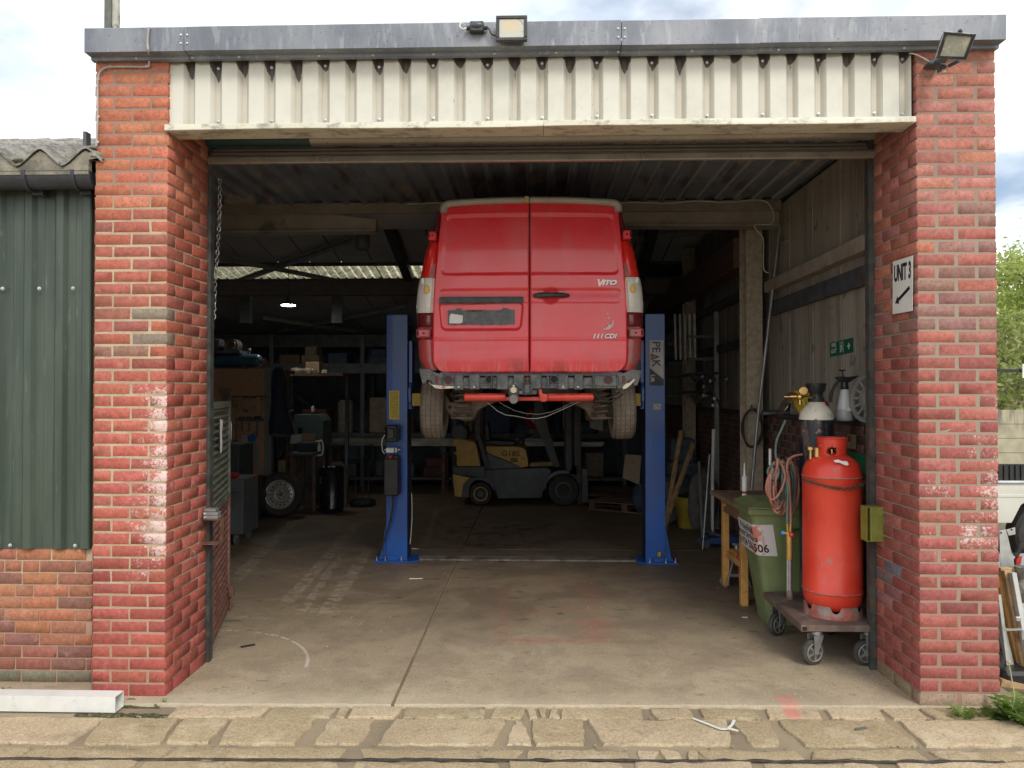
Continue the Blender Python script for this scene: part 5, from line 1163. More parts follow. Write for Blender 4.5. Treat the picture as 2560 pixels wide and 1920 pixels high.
q = MB(); q.cyl((OX - .03, OY - .05, rgz), (rx + .01, 5.5, rgz), .010, n=12); q.cyl((rx + .02, 5.5, rgz), (rx - .10 + .03, 5.5, rgz), .013, n=12); q.cyl((rx - .07, 5.5, rgz), (rx - .115, 5.5, rgz), .007, n=10); q.cyl((rx, 5.5, rgz - .055), (rx, 5.5, rgz + .02), .012, n=12); q.ball((rx + .0, 5.5, rgz + .0), .026); q.cyl((rx, 5.5, rgz + .02), (rx, 5.5, rgz + .055), .009, n=10); q.cyl((rx - .02, 5.49, rgz + .022), (rx + .035, 5.49, rgz + .022), .006, n=8); q.build('regulator', brass, O)
q = MB(); q.lathe([(0, 0), (.030, 0), (.032, .006), (.032, .018), (.027, .022), (0, .022)], (rx + .012, 5.475, rgz + .04), (0, -1, .2), 22); q.build('gauge', brass, O)
# trolley with four castors
TR = thing('flat_trolley', 'rusty flat steel trolley on four swivel castors carrying the gas bottles', 'trolley', (2.05, 5.4, 0))
x0, y0, x1, y1 = 1.755, 5.02, 2.31, 5.86; zt_ = .285
m_tro = wmat('brown_rusty_trolley', (.15, .105, .085), .7, .1, .2, 10, (.21, .17, .14), (.48, .62), 6, bump=.2)
t_ = .045; q = MB()
q.box(x0, x0 + t_, y0 + .001, y1, zt_ - t_, zt_ - .004, .003); q.box(x1 - t_, x1, y0, y1, zt_ - t_, zt_ - .004, .003); q.box(x0 + t_, x1 - t_, y1 - t_, y1, zt_ - t_, zt_ - .004); q.box(x0 + t_ , x1 - t_, y0 + .002, y0 + t_, zt_ - t_ + .001, zt_ - .004, .003); q.build('frame', m_tro, TR, ang=30)
q = MB(); q.box(x0 + .008, x0 + t_ - .008, y0 - .001, y0 + .004, zt_ - t_ + .008, zt_ - .012); q.build('tube_end', void, TR, smooth=False)
q = MB(); q.box(x0 + .004, x1 - .004, y0 + .005, y1 - .005, zt_ - .0035, zt_ - .0005); q.build('deck', m_tro, TR, smooth=False)
m_cw = wmat('castor_tyre', (.05, .048, .044), .75, 0, .15, 15, (.085, .08, .07), (.5, .65), 8); m_ch = wmat('castor_hub', (.24, .23, .21), .5, .3, .2, 20)
def castor(x, y, yaw):
    d = Vector((math.cos(yaw), math.sin(yaw), 0)); n_ = Vector((-d.y, d.x, 0)); c = Vector((x, y, .085)) - d * .035; e = thing('castor', 'x', 'x', (0, 0, 0)); del e['label']; del e['category']; e.parent = TR; e.location = -BASE[TR.name]; BASE[e.name] = Vector()
    q = MB(); q.lathe([(.058, -.019), (.072, -.021), (.082, -.017), (.085, -.008), (.085, .008), (.082, .017), (.072, .021), (.058, .019)], c, n_, 36); q.build('tyre', m_cw, e, ang=40)
    q = MB(); q.torus(c + n_ * .021, n_, .058, .005, 30, 6); q.torus(c - n_ * .021, n_, .058, .005, 30, 6); q.cyl(c - n_ * .024, c + n_ * .024, .022, n=18)
    for k in range(5): a = 2 * math.pi * k / 5 + .5; v = Vector((0, 0, 1)) * math.cos(a) + d * math.sin(a); q.bar(c - n_ * .0205 + v * .02, c - n_ * .0205 + v * .058, .016, .004, up=n_); q.bar(c + n_ * .0205 + v * .02, c + n_ * .0205 + v * .058, .016, .004, up=n_)
    q.build('hub', m_ch, e, ang=40)
    q = MB()
    for s_ in (-1, 1):
        o_ = n_ * (.030 * s_); p = [c + Vector((0, 0, -.012)) - d * .010, c + Vector((0, 0, -.012)) + d * .012, c + Vector((0, 0, .10)) + d * .06, c + Vector((0, 0, .115)) + d * .06, c + Vector((0, 0, .115)) - d * .015, c + Vector((0, 0, .06)) - d * .012]
        i = q.addv([v + o_ for v in p]); j = q.addv([v + o_ + n_ * .004 * s_ for v in p]); K = len(p); q.f.append(tuple(range(i, i + K))); q.f.append(tuple(range(j, j + K))[::-1])
        for k in range(K): q.f.append((i + k, j + k, j + (k + 1) % K, i + (k + 1) % K))
    q.cyl(c - n_ * .036, c + n_ * .036, .008, n=10); pc = Vector((x, y, 0)); q.cyl((x, y, .20), (x, y, .222), .035, n=20); q.build('fork', galv if yaw < 9 else m_ch, e, ang=30)
    M = Matrix((d, n_, Vector((0, 0, 1)))).transposed(); q = MB(); q.obox((x - d.x * .01, y - d.y * .01, .231), (.115, .085, .007), M, .002); q.build('top_plate', m_tro, e, ang=30)
castor(1.89, 5.11, rad(20)); castor(1.84, 5.72, rad(35)); castor(2.235, 5.10, rad(10)); castor(2.24, 5.75, rad(40))
ph = Q(1983 / S, 1300 / S, 5.55); q = MB(); q.box(ph.x - .018, ph.x + .018, 5.62, 5.66, zt_, Q(0, 985, 5.6).z, .003); q.build('handle_post', m_tro, TR, ang=30)
q = MB(); hz = Q(0, 1000, 5.6).z; q.cyl((ph.x - .15, 5.60, hz - .03), (ph.x + .02, 5.62, hz - .03), .008, n=10); q.cyl((ph.x - .15, 5.60, hz), (ph.x - .15, 5.60, hz + .12), .012, n=10); q.build('hose_hook', galv, TR)
# hoses and torch
HS = thing('welding_hoses', 'coiled red and green welding hoses hanging with the cutting torch beside the red gas bottle', 'hoses', Q(1985 / S, 1490 / S, 5.5))
m_hr = wmat('dusty_red_hose', (.27, .115, .085), .6, 0, .15, 20); m_hg = wmat('dusty_green_hose', (.07, .12, .105), .6, 0, .15, 20)
def hpx(x, y, Y=5.5): return at(1780 + x / 4.609, 1160 + y / 4.609, Y)
def smooth_path(P, k=8):
    P = [Vector(p) for p in P]; o = []
    for i in range(len(P) - 1):
        p0, p1, p2, p3 = P[max(i - 1, 0)], P[i], P[i + 1], P[min(i + 2, len(P) - 1)]
        for j in range(k):
            t_ = j / k; o.append(.5 * ((2 * p1) + (p2 - p0) * t_ + (2 * p0 - 5 * p1 + 4 * p2 - p3) * t_ * t_ + (3 * p1 - p0 - 3 * p2 + p3) * t_ ** 3))
    return o + [P[-1]]
def loops(col, n_, seed, cx, ax, top, bot, Y0):
    rr_ = random.Random(seed); P = []
    for k in range(n_):
        a_ = ax * rr_.uniform(.55, 1.05); b_ = bot + rr_.uniform(-60, 55); t0_ = top + rr_.uniform(-15, 20); c_ = cx + rr_.uniform(-30, 30)
        for j in range(10):
            g = 2 * math.pi * j / 10; P.append(hpx(c_ + a_ * math.sin(g), (t0_ + b_) / 2 - (b_ - t0_) / 2 * math.cos(g), Y0 + rr_.uniform(-.03, .03) + .03 * math.sin(g)))
    q = MB(); q.tube(smooth_path(P, 5), .0082, 8); return q
loops(0, 6, 5, 775, 110, -40, 560, 5.50).build('red_hose', m_hr, HS); loops(1, 6, 9, 790, 105, -30, 500, 5.53).build('green_hose', m_hg, HS)
loops(0, 2, 3, 900, 90, -20, 590, 5.54).build('red_hose', m_hr, HS); loops(1, 2, 4, 880, 80, -10, 480, 5.52).build('green_hose', m_hg, HS)
q = MB(); q.tube(smooth_path([hpx(760, 0), hpx(680, 20, 5.46), hpx(640, 90, 5.46), hpx(680, 160, 5.46), hpx(740, 170, 5.46), hpx(765, 100, 5.47), hpx(750, 10, 5.48)], 8), .0085, 8); q.build('green_hose', m_hg, HS)
q = MB(); q.tube(smooth_path([hpx(700, 60, 5.45), hpx(640, 180, 5.45), hpx(625, 300, 5.45), hpx(690, 410, 5.45), hpx(780, 330, 5.45), hpx(840, 150, 5.45), hpx(800, -10, 5.46)], 8), .0085, 8); q.build('red_hose', m_hr, HS)
q = MB(); q.tube(smooth_path([hpx(1040, -110, 5.45), hpx(940, -90, 5.45), hpx(880, -40, 5.46), hpx(860, 60, 5.46), hpx(880, 200, 5.46), hpx(900, 420, 5.45), hpx(905, 600, 5.42), hpx(905, 690, 5.40)], 8), .0085, 8); q.build('red_hose', m_hr, HS)
q = MB(); q.tube(smooth_path([hpx(845, -500, 5.55), hpx(800, -400, 5.52), hpx(740, -250, 5.5), hpx(740, -60, 5.5), hpx(820, 60, 5.48), hpx(870, 300, 5.45), hpx(866, 560, 5.42), hpx(865, 690, 5.40)], 8), .0080, 8); q.build('green_hose', m_hg, HS)
q = MB(); q.cyl(hpx(866, 690, 5.40), hpx(870, 780, 5.40), .008, n=10); q.cyl(hpx(905, 690, 5.40), hpx(900, 780, 5.40), .008, n=10); q.cyl(hpx(830, 795, 5.40), hpx(905, 800, 5.40), .008, n=10); q.cyl(hpx(886, 800, 5.40), hpx(886, 1100, 5.40), .0215, .020, n=16); q.build('torch_body', wmat('dull_brass', (.50, .33, .10), .38, .7, .12, 20), HS)
q = MB(); q.cyl(hpx(868, 1100, 5.40), hpx(868, 1480, 5.40), .0045, n=8); q.cyl(hpx(898, 1100, 5.40), hpx(898, 1480, 5.40), .0045, n=8); q.cyl(hpx(884, 1100, 5.41), hpx(884, 1480, 5.41), .004, n=8); q.build('torch_tube', galv, HS)
q = MB(); q.obox(hpx(886, 1500, 5.40), (.035, .03, .05), None, .006); q.build('torch_head', m_tro, HS)
q = MB(); q.lathe([(0, 0), (.014, .002), (.016, .012), (.012, .026), (0, .028)], hpx(835, 797, 5.40), (-1, 0, .1), 12); q.build('valve_knob', wmat('blue_valve', (.03, .22, .42), .4), HS)
q = MB(); q.ball(hpx(912, 817, 5.385), .019); q.build('valve_knob', redp, HS)
# wheelie bin
m_bin = (lambda t: t.bsdf(t.mix(t.mul(t.sm(t.noise(5, 6, sz=.35, rough=.7), .47, .60), t.mul(t.sm(t.pos()[1], Q(1620, 0, 5.9).x + .04, Q(1600, 0, 5.9).x), 1.0)), t.mix(t.sm(t.noise(3, 5), .4, .65), (.14, .18, .075), (.20, .245, .11)), (.19, .09, .055)), .5, 0, t.bump(t.noise(90, 2), .0008)))(T('scuffed_green_bin'))
BX0t, BYt, BX0b, BYb = 1.655, 5.82, 1.815, 5.92; BX1t, BX1b = 2.36, 2.28; BZt = .93
B = thing('wheelie_bin', 'green wheelie bin with a closed lid and a torn white notice, standing beside the trolley', 'wheelie bin', (2.05, 6.2, 0))
q = MB(); rows = []
def rrect(x0, x1, y0, y1, rc, z, n_=5):
    P = []
    for cx, cy, a0 in ((x1 - rc, y0 + rc, -90), (x1 - rc, y1 - rc, 0), (x0 + rc, y1 - rc, 90), (x0 + rc, y0 + rc, 180)):
        for k in range(n_ + 1): a = rad(a0 + 90 * k / n_); P.append((cx + rc * math.cos(a), cy + rc * math.sin(a), z))
    return P
lv = [(0.02, 1.0), (.0, .96), (.06, .97), (.5, .5), (.80, .14), (.88, .05), (BZt, 0)]
lv = [(.005, 1.0), (.06, .98), (.30, .72), (.55, .44), (.80, .16), (BZt, 0)]
for z, k in lv: rows.append(q.addv(rrect(BX0t + (BX0b - BX0t) * k, BX1t + (BX1b - BX1t) * k, BYt + (BYb - BYt) * k, 6.27 - .02 * k, .055, z)))
n_ = 24
for a_, b_ in zip(rows, rows[1:]):
    for k in range(n_): q.f.append((a_ + k, a_ + (k + 1) % n_, b_ + (k + 1) % n_, b_ + k))
q.f.append(tuple(rows[0] + k for k in range(n_))[::-1]); q.f.append(tuple(rows[-1] + k for k in range(n_))); q.build('body', m_bin, B, ang=50)
q = MB(); q.box(BX0t - .022, BX1t + .02, BYt - .022, 6.29, BZt - .055, BZt + .005, .012); q.build('rim', m_bin, B, ang=40)
def lid(u, v):
    x = BX0t - .03 + (BX1t - BX0t + .06) * u; y = BYt - .04 + .51 * v; e = min(u, 1 - u, v, 1 - v)
    z = BZt + .012 + .038 * sst(e, 0, .16) + .008 * math.sin(u * 25) * sst(e, .15, .25); return Vector((x, y, z))
q = MB(); q.grid(lid, 40, 30); q.box(BX0t - .03, BX1t + .03, BYt - .04, 6.30, BZt + .000, BZt + .011, .004); q.build('lid', m_bin, B, ang=50)
q = MB(); xg = BX0b + .26
for z, k in ((.10, .94), (.70, .26)): pass
pA = Vector((BX0t + .50 * .2 + .16, BYt + (BYb - BYt) * .22 - .003, .74)); 
q.tube([Vector((BX0b + .145, BYb - .004, .08)), Vector((BX0b + .135, BYt + .055 - .012, .50)), Vector((BX0b + .13, BYt + .02 - .006, .70)), Vector((BX0b + .16, BYt + .015 - .006, .765)), Vector((BX0b + .30, BYt + .015 - .006, .775))], .010, 8); q.build('moulded_rib', wmat('bin_groove', (.05, .09, .03), .5), B)
# notice wrapping the rounded corner of the bin
def binpt(s_, z):
    """point on the bin surface: s<0 along the left side from the corner, s>0 along the front"""
    k = 1 - z / BZt; xx0 = BX0t + (BX0b - BX0t) * k - .0015; yy0 = BYt + (BYb - BYt) * k - .0015; rc = .055; al = rc * math.pi / 2
    if s_ < -al / 2: return Vector((xx0 - .001, yy0 + rc + (-s_ - al / 2), z))
    if s_ > al / 2: return Vector((xx0 + rc + (s_ - al / 2), yy0 - .001, z))
    g = math.pi + (s_ + al / 2) / rc; return Vector((xx0 + rc + (rc + .001) * math.cos(g), yy0 + rc + (rc + .001) * math.sin(g), z))
zn1, zn0 = Q(1640, 1130, 5.9).z, Q(1660, 1199, 5.9).z
t = T('torn_notice'); P, x, y, z, nn = t.pos(); c = t.mix(t.mul(t.sm(t.noise(11, 6, rough=.8), .46, .58), t.mul(t.sm(y, 6.02, 5.93), t.sm(x, 1.80, 1.74))), (.66, .62, .62), (.55, .20, .15)); m_ntc = t.bsdf(c, .5)
q = MB(); q.grid(lambda u, v: binpt(-.42 + .56 * u, zn0 + (zn1 - zn0) * v + .02 * (1 - u) * (.5 - v)) + Vector((0, 0, .0)), 60, 12)
nt = q.build('notice', m_ntc, B, recalc=False)
def bintext(s, size, sc_, zc__, bold, nm='lettering'):
    cu = bpy.data.curves.new('l', 'FONT'); cu.body = s; cu.size = size; cu.align_x = 'RIGHT'; cu.align_y = 'CENTER'; cu.offset = bold; cu.resolution_u = 2
    to = bpy.data.objects.new('l', cu); sc.collection.objects.link(to); me = bpy.data.meshes.new_from_object(to, depsgraph=bpy.context.evaluated_depsgraph_get()); bpy.data.objects.remove(to)
    bm = bmesh.new(); bm.from_mesh(me); bmesh.ops.triangulate(bm, faces=bm.faces)
    for _ in range(2):
        es = [e for e in bm.edges if e.calc_length() > .02]
        if es: bmesh.ops.subdivide_edges(bm, edges=es, cuts=1); bmesh.ops.triangulate(bm, faces=bm.faces)
    for v in bm.verts:
        p = binpt(sc_ + v.co.x, zc__ + v.co.y); out_ = Vector((-1, -1, 0)).normalized() * .0016; v.co = p + out_
    bm.to_mesh(me); bm.free(); off = BASE[B.name]; me.transform(Matrix.Translation(-off)); me.materials.clear(); me.materials.append(blk_ink); return place(nm, me, nt)
bintext('Wakefield', .085, -.03, zn1 - .055, .001); bintext('Waste Services', .075, .01, (zn0 + zn1) / 2 + .005, .0008); bintext('01924 506 506', .088, .085, zn0 + .055, .0018)
q = MB(); q.grid(lambda u, v: binpt(-.41 + .33 * u, zn1 - .105 + .004 * v) + Vector((-.001, -.001, 0)), 14, 1); q.build('rule_line', blk_ink, nt, recalc=False)
for wy in (6.22,):
    for wx_ in (1.93, 2.24): q = MB(); q.cyl((wx_ - .02, wy, .10), (wx_ + .02, wy, .10), .10, n=24); q.build('wheel', black_rb, B)
# wooden bench behind the bin
m_pine = wmat('varnished_pine', (.62, .34, .10), .45, 0, .14, 5, (.50, .26, .07), (.45, .62), 20)
BN = thing('wooden_bench', 'wooden workbench with orange pine legs and a small drawer behind the green bin', 'workbench', (2.05, 6.9, 0))
q = MB(); q.box(1.69, 2.42, 6.33, 7.32, .835, .875, .006); q.build('top', wmat('grimy_bench_top', (.22, .14, .085), .6, 0, .25, 8, (.32, .20, .12), (.5, .65), 5), BN, ang=30)
q = MB(); q.box(1.775, 1.80, 6.60, 7.22, .70, .834, .003); q.build('side_rail', wmat('stained_rail', (.22, .12, .06), .6, 0, .2), BN, ang=30)
q = MB(); q.ball((1.768, 7.05, .775), .018); q.build('drawer_knob', m_pine, BN)
for x_, y_ in ((1.755, 6.46), (1.77, 7.14), (2.34, 6.46), (2.34, 7.14)): q = MB(); q.box(x_, x_ + .062, y_, y_ + .062, 0, .834, .004); q.build('leg', m_pine, BN, ang=30)
q = MB(); q.box(1.80, 1.84, 6.60, 7.14, .28, .33); q.box(1.84, 2.33, 6.6, 7.14, .33, .35); q.build('shelf', m_pine, BN, ang=30)
# sealant cartridge
p = Q(1611, 1058, 6.62); c0 = Vector((p.x, 6.66, .877)); u_ = 6.66 / FPX
ST = thing('sealant_tube', 'white sealant cartridge with a red band standing on the bench', 'sealant tube', c0)
q = MB(); q.lathe([(0, 0), (.022, 0), (.022, .17), (.020, .175), (0, .176)], c0, n=20); q.build('cartridge', white_pl, ST, ang=40)
q = MB(); q.lathe([(.0225, .055), (.0225, .075)], c0, n=20); q.build('band', redp, ST)
q = MB(); q.lathe([(.024, .165), (.024, .20), (.015, .206), (.010, .22), (.0045, .32), (0, .322)], c0, n=16); q.build('nozzle', white_pl, ST, ang=40)
# axle stand under the bench
AS = thing('axle_stand', 'silver axle stand with splayed feet on the floor under the wooden bench', 'axle stand', fl(1842, 1465))
b = BASE[AS.name]; q = MB()
for dx, dy in ((-.13, -.10), (.10, -.10), (-.13, .10), (.10, .10)): q.bar(b + Vector((dx, dy, .012)), b + Vector((dx * .22, dy * .22, .27)), .05, .006, up=(1, 0, 0))
q.build('legs', galv, AS, ang=30)
for dy in (-.055,): q = MB(); q.box(b.x - .075, b.x + .065, b.y + dy, b.y + dy + .004, .10, .125); q.build('crossbar', galv, AS, smooth=False)
q = MB(); q.cyl(b + Vector((0, 0, .20)), b + Vector((0, 0, .38)), .02, n=14); q.box(b.x - .04, b.x + .04, b.y - .02, b.y + .02, b.z + .38, b.z + .40, .004); q.build('post', galv, AS)
q = MB(); q.tube([b + Vector((0, -.03, .30)), b + Vector((.05, -.06, .31)), b + Vector((.13, -.07, .30))], .007, 8); q.build('lever', galv, AS)
q = MB(); q.box(b.x + .0, b.x + .03, b.y - .08, b.y - .05, .04, .19, .008); single(q, 'spray_can', redp, 'small red can standing between the feet of the silver axle stand', 'can')
TT = thing('ratchet_strap', 'tangled orange and red ratchet strap on the low shelf of the bench', 'strap', (1.84, 6.7, .35)); q = MB(); q.tube(smooth_path([(1.80, 6.62, .36), (1.84, 6.6, .42), (1.82, 6.63, .48), (1.86, 6.62, .44), (1.88, 6.66, .37), (1.82, 6.7, .38), (1.80, 6.66, .45)], 6), .013, 6); q.build('webbing', wmat('orange_strap', (.50, .22, .03), .7), TT)
q = MB(); q.tube(smooth_path([(1.79, 6.72, .36), (1.83, 6.70, .42), (1.81, 6.74, .40), (1.85, 6.75, .38)], 6), .012, 6); q.build('buckle', redp, TT)
# things on the dado ledge
LZ = 1.602
SP = thing('pump_sprayer', 'translucent pump sprayer with black head standing on the brick ledge', 'sprayer', Vector((Q(1825, 900, 5.72).x, 5.72, LZ)))
b = BASE[SP.name]; t = T('milky_plastic'); m_mlk = t.bsdf(t.mix(t.sm(t.pos()[3], LZ + .085, LZ + .09), (.42, .44, .43), (.62, .63, .62)), .35, 0, None, Transmission_Weight=.15)
q = MB(); q.lathe([(0, 0), (.055, 0), (.063, .008), (.064, .03), (.052, .12), (.036, .20), (.028, .235), (.024, .24)], b, n=32); q.build('bottle', m_mlk, SP, ang=50)
q = MB(); q.lathe([(.027, .235), (.029, .24), (.027, .275), (.022, .29), (0, .292)], b, n=20); q.prism([(b.x - .03, b.z + .29), (b.x + .025, b.z + .285), (b.x + .10, b.z + .335), (b.x + .10, b.z + .342), (b.x + .02, b.z + .33), (b.x - .03, b.z + .335), (b.x - .07, b.z + .33), (b.x - .07, b.z + .323)], 'Y', b.y - .016, b.y + .016, .005); q.build('head', black_pl, SP, ang=40)
q = MB(); q.tube(smooth_path([b + Vector((-.03, 0, .31)), b + Vector((-.07, 0, .27)), b + Vector((-.10, 0, .20)), b + Vector((-.105, 0, .14))], 5), [.012] * 15 + [.016], 8); q.build('trigger', black_pl, SP)
q = MB(); q.cyl(b + Vector((-.012, 0, .33)), b + Vector((-.018, 0, .375)), .007, n=10); q.box(b.x - .042, b.x + .006, b.y - .008, b.y + .008, b.z + .375, b.z + .385, .003); q.build('pump_handle', black_pl, SP)
q = MB(); q.box(b.x - .012, b.x + .022, b.y - .0635, b.y - .0605, b.z + .075, b.z + .10); q.build('label', paper, SP, smooth=False)
HC = thing('hub_cap', 'grey plastic wheel trim leaning on the ledge beside the door jamb', 'wheel trim', Vector((2.34, 5.55, LZ)))
cc = Vector((2.40, 5.46, LZ + .170)); ax = Vector((-.93, -.36, .12)).normalized(); m_hc = wmat('dusty_hub_cap', (.20, .20, .19), .6, .1, .12, 14)
xx = ax.cross(Vector((0, 0, 1))).normalized(); yy_ = xx.cross(ax).normalized()
q = MB(); q.lathe([(.170, -.012), (.178, 0), (.175, .012), (.160, .016), (.150, .006), (.148, -.010)], cc, ax, 48, caps=False); q.build('rim', m_hc, HC, ang=50)
q = MB(); q.lathe([(.092, -.004), (.095, .008), (.075, .020), (.04, .026), (0, .028)], cc, ax, 40); q.build('centre', m_hc, HC, ang=50)
q = MB()
for k in range(14): a = 2 * math.pi * k / 14; v = xx * math.cos(a) + yy_ * math.sin(a); q.bar(cc + v * .085, cc + v * .155, .020, .012, .003, up=ax)
q.build('spokes', m_hc, HC, ang=40)
VS = thing('face_shield', 'yellow safety helmet with a smoky visor lying on the ledge behind the white shouldered bottle', 'safety helmet', Vector((2.35, 6.6, LZ)))
b = Vector((Q(1735, 888, 6.45).x, 6.5, Q(0, 893, 6.45).z)); b.z = LZ + .12
q = MB(); q.grid(lambda u, v: b + Vector((.115 * math.cos(2 * math.pi * u) * math.cos(v * 1.57), .10 * math.sin(2 * math.pi * u) * math.cos(v * 1.57), -.01 + .13 * math.sin(v * 1.57))), 24, 8); q.torus(b + Vector((0, 0, -.01)), (0, 0, 1), .112, .01, 24, 6); M_ = Matrix.Rotation(rad(70), 3, 'Y')
for v in q.v: v[:] = (b + M_ @ (v - b))[:]
q.build('shell', yellowp, VS)
q = MB(); q.grid(lambda u, v: b + Vector((-.09 - .11 * v, -.10 + .20 * u, .08 - .19 * v + .02 * math.sin(3 * u))), 8, 8); t = T('smoky_visor'); t.bsdf((.10, .075, .05), .15, 0, None, Transmission_Weight=.3, Alpha=.75); q.build('visor', t.m, VS, recalc=False)
p = Q(1785, 885, 5.95); q = MB(); q.box(p.x - .045, p.x + .045, 6.0, 6.09, LZ, LZ + .15, .02); q.cyl((p.x - .01, 6.04, LZ + .15), (p.x - .01, 6.04, LZ + .18), .02, n=14); single(q, 'oil_can', redp, 'red plastic can on the ledge between the black guard and the sprayer', 'can')
SG = thing('air_gun', 'black spray gun with a bright metal nozzle lying on the ledge beside the yellow helmet', 'spray gun', Vector((2.40, 7.1, LZ)))
p = Q(1686, 882, 7.0); q = MB(); q.bar((p.x - .16, 7.05, LZ + .02), (p.x + .08, 6.98, LZ + .035), .05, .05, .012); q.bar((p.x + .05, 6.98, LZ + .03), (p.x + .07, 6.99, LZ + .12), .045, .045, .01); q.build('body', black_pl, SG); q = MB(); q.cyl((p.x + .02, 6.95, LZ + .05), (p.x + .045, 6.93, LZ + .09), .012, n=10); q.build('nozzle', chrome, SG)
# signs
UN = frame(atx(1950 * S, 617 * S, QXL - .012), (0, -1, 0), (0, 0, 1))
US = thing('unit_sign', 'white UNIT 3 sign with a black arrow on the inner face of the right pillar', 'sign', Vector(UN.translation))
def sgn(pts, name, mat, par, M, z0=0., z1=.002):
    q = MB(); n_ = len(pts); i = q.addv([M @ Vector((a, b, z0)) for a, b in pts]); j = q.addv([M @ Vector((a, b, z1)) for a, b in pts]); q.f.append(tuple(range(i, i + n_))); q.f.append(tuple(range(j, j + n_)))
    for k in range(n_): q.f.append((i + k, j + k, j + (k + 1) % n_, i + (k + 1) % n_))
    return q.build(name, mat, par, smooth=False)
UW, UH = .245, .325
UN2 = UN @ Matrix.Rotation(rad(-1.5), 4, 'Z')
sgn([(-UW / 2, -UH / 2), (UW / 2, -UH / 2), (UW / 2, UH / 2), (-UW / 2, UH / 2)], 'panel', white_pl, US, UN2)
text('lettering', 'UNIT 3', .135, UN2 @ Matrix.Translation((0, .078, .0028)), blk_ink, US, .0006, .50, .0050)
def arrow(L, hw, hl, sw): return [(-L / 2, 0), (-L / 2 + hl, hw), (-L / 2 + hl, sw), (L / 2, sw), (L / 2, -sw), (-L / 2 + hl, -sw), (-L / 2 + hl, -hw)]
UA = UN2 @ Matrix.Translation((0.0, -.060, 0)) @ Matrix.Rotation(rad(24), 4, 'Z'); sgn(arrow(.195, .026, .045, .011), 'arrow', blk_ink, US, UA, .0021, .0034)
FE = frame(atx(2103, 869, WX + .045), (0, -1, 0), (0, 0, 1)) @ Matrix.Rotation(rad(2.0), 4, 'Z')
FS = thing('fire_exit_sign', 'green FIRE EXIT sign with running figure and arrow on the wall panel', 'sign', Vector(FE.translation))
m_fg = wmat('exit_green', (.01, .12, .07), .5, 0, .1); FWd, FH = .62, .135
FWd = abs(atx(2074, 870, WX + .045).y - atx(2131, 870, WX + .045).y)
FH = .115
sgn([(-FWd / 2, -FH / 2), (FWd / 2, -FH / 2), (FWd / 2, FH / 2), (-FWd / 2, FH / 2)], 'panel', m_fg, FS, FE)
k = FWd / .40; m_wi = wmat('sign_white', (.62, .66, .60), .5, 0, .05)
text('lettering', 'FIRE\nEXIT', .048, FE @ Matrix.Translation((-FWd * .31, .008, .0026)), m_wi, FS, .0003, k, .0006)
def rel(pts, cx, sx): return [(FWd * cx + a * sx, b) for a, b in pts]
for x0_, x1_, y0_, y1_ in ((-.028, -.024, -.045, .045), (.026, .030, -.045, .045), (-.024, .026, .041, .045)): sgn(rel([(x0_, y0_), (x1_, y0_), (x1_, y1_), (x0_, y1_)], .03, k), 'door_outline', m_wi, FS, FE, .0021, .003)
for pts in ([(-.004, -.006), (.008, -.002), (.006, .022), (-.006, .018)], [(-.003, -.004), (-.020, -.018), (-.022, -.034), (-.016, -.034), (-.012, -.020), (.006, -.006)], [(.008, -.004), (.016, -.02), (.008, -.038), (.004, -.036), (.009, -.022), (.0, -.008)], [(-.004, .018), (-.018, .010), (-.020, .0), (-.016, .0), (-.012, .007), (-.002, .011)], [(.004, .020), (.018, .014), (.018, .008), (.008, .012)], [(.004 + .006 * math.cos(a), .031 + .006 * math.sin(a)) for a in [k2 * .785 for k2 in range(8)]]): sgn(rel(pts, .03, k), 'figure', m_wi, FS, FE, .0021, .003)
sgn(rel([(-.024, -.006), (.004, -.006), (-.010, -.026), (.004, -.026), (.024, 0), (.004, .026), (-.010, .026), (.004, .006), (-.024, .006)], .33, k), 'arrow', m_wi, FS, FE, .0021, .003)
FN = frame(atx(2129, 1104, WX - .012), (0, -1, 0), (0, 0, 1)); q_ = thing('fire_notice', 'small pale fire action notice on the brick wall beside the red gas bottle', 'notice', Vector(FN.translation)); hw = abs(atx(2119, 1104, WX).y - atx(2139, 1104, WX).y) / 2
sgn([(-hw, -.055), (hw, -.055), (hw, .055), (-hw, .055)], 'panel', wmat('notice_cream', (.42, .38, .22), .6, 0, .2, 40), q_, FN); sgn([(-hw * .8, -.005), (-hw * .1, -.005), (-hw * .1, .045), (-hw * .8, .045)], 'print', wmat('notice_red', (.4, .08, .06), .6), q_, FN, .0021, .0028)
for i in range(5): sgn([(hw * .05, .04 - i * .016), (hw * .8, .04 - i * .016), (hw * .8, .034 - i * .016), (hw * .05, .034 - i * .016)], 'print', wmat('notice_ink', (.2, .2, .12), .6), q_, FN, .0021, .0028)
a = atx(2174, 1142, WX - .015); b = atx(2124, 1175, WX - .015); q = MB(); q.box(WX - .035, WX - .012, a.y, b.y, b.z, a.z + .01, .004)
single(q, 'painted_board', wmat('green_board', (.02, .20, .07), .6, 0, .15), 'green board fixed to the brick wall behind the red gas bottle', 'board', ang=30)
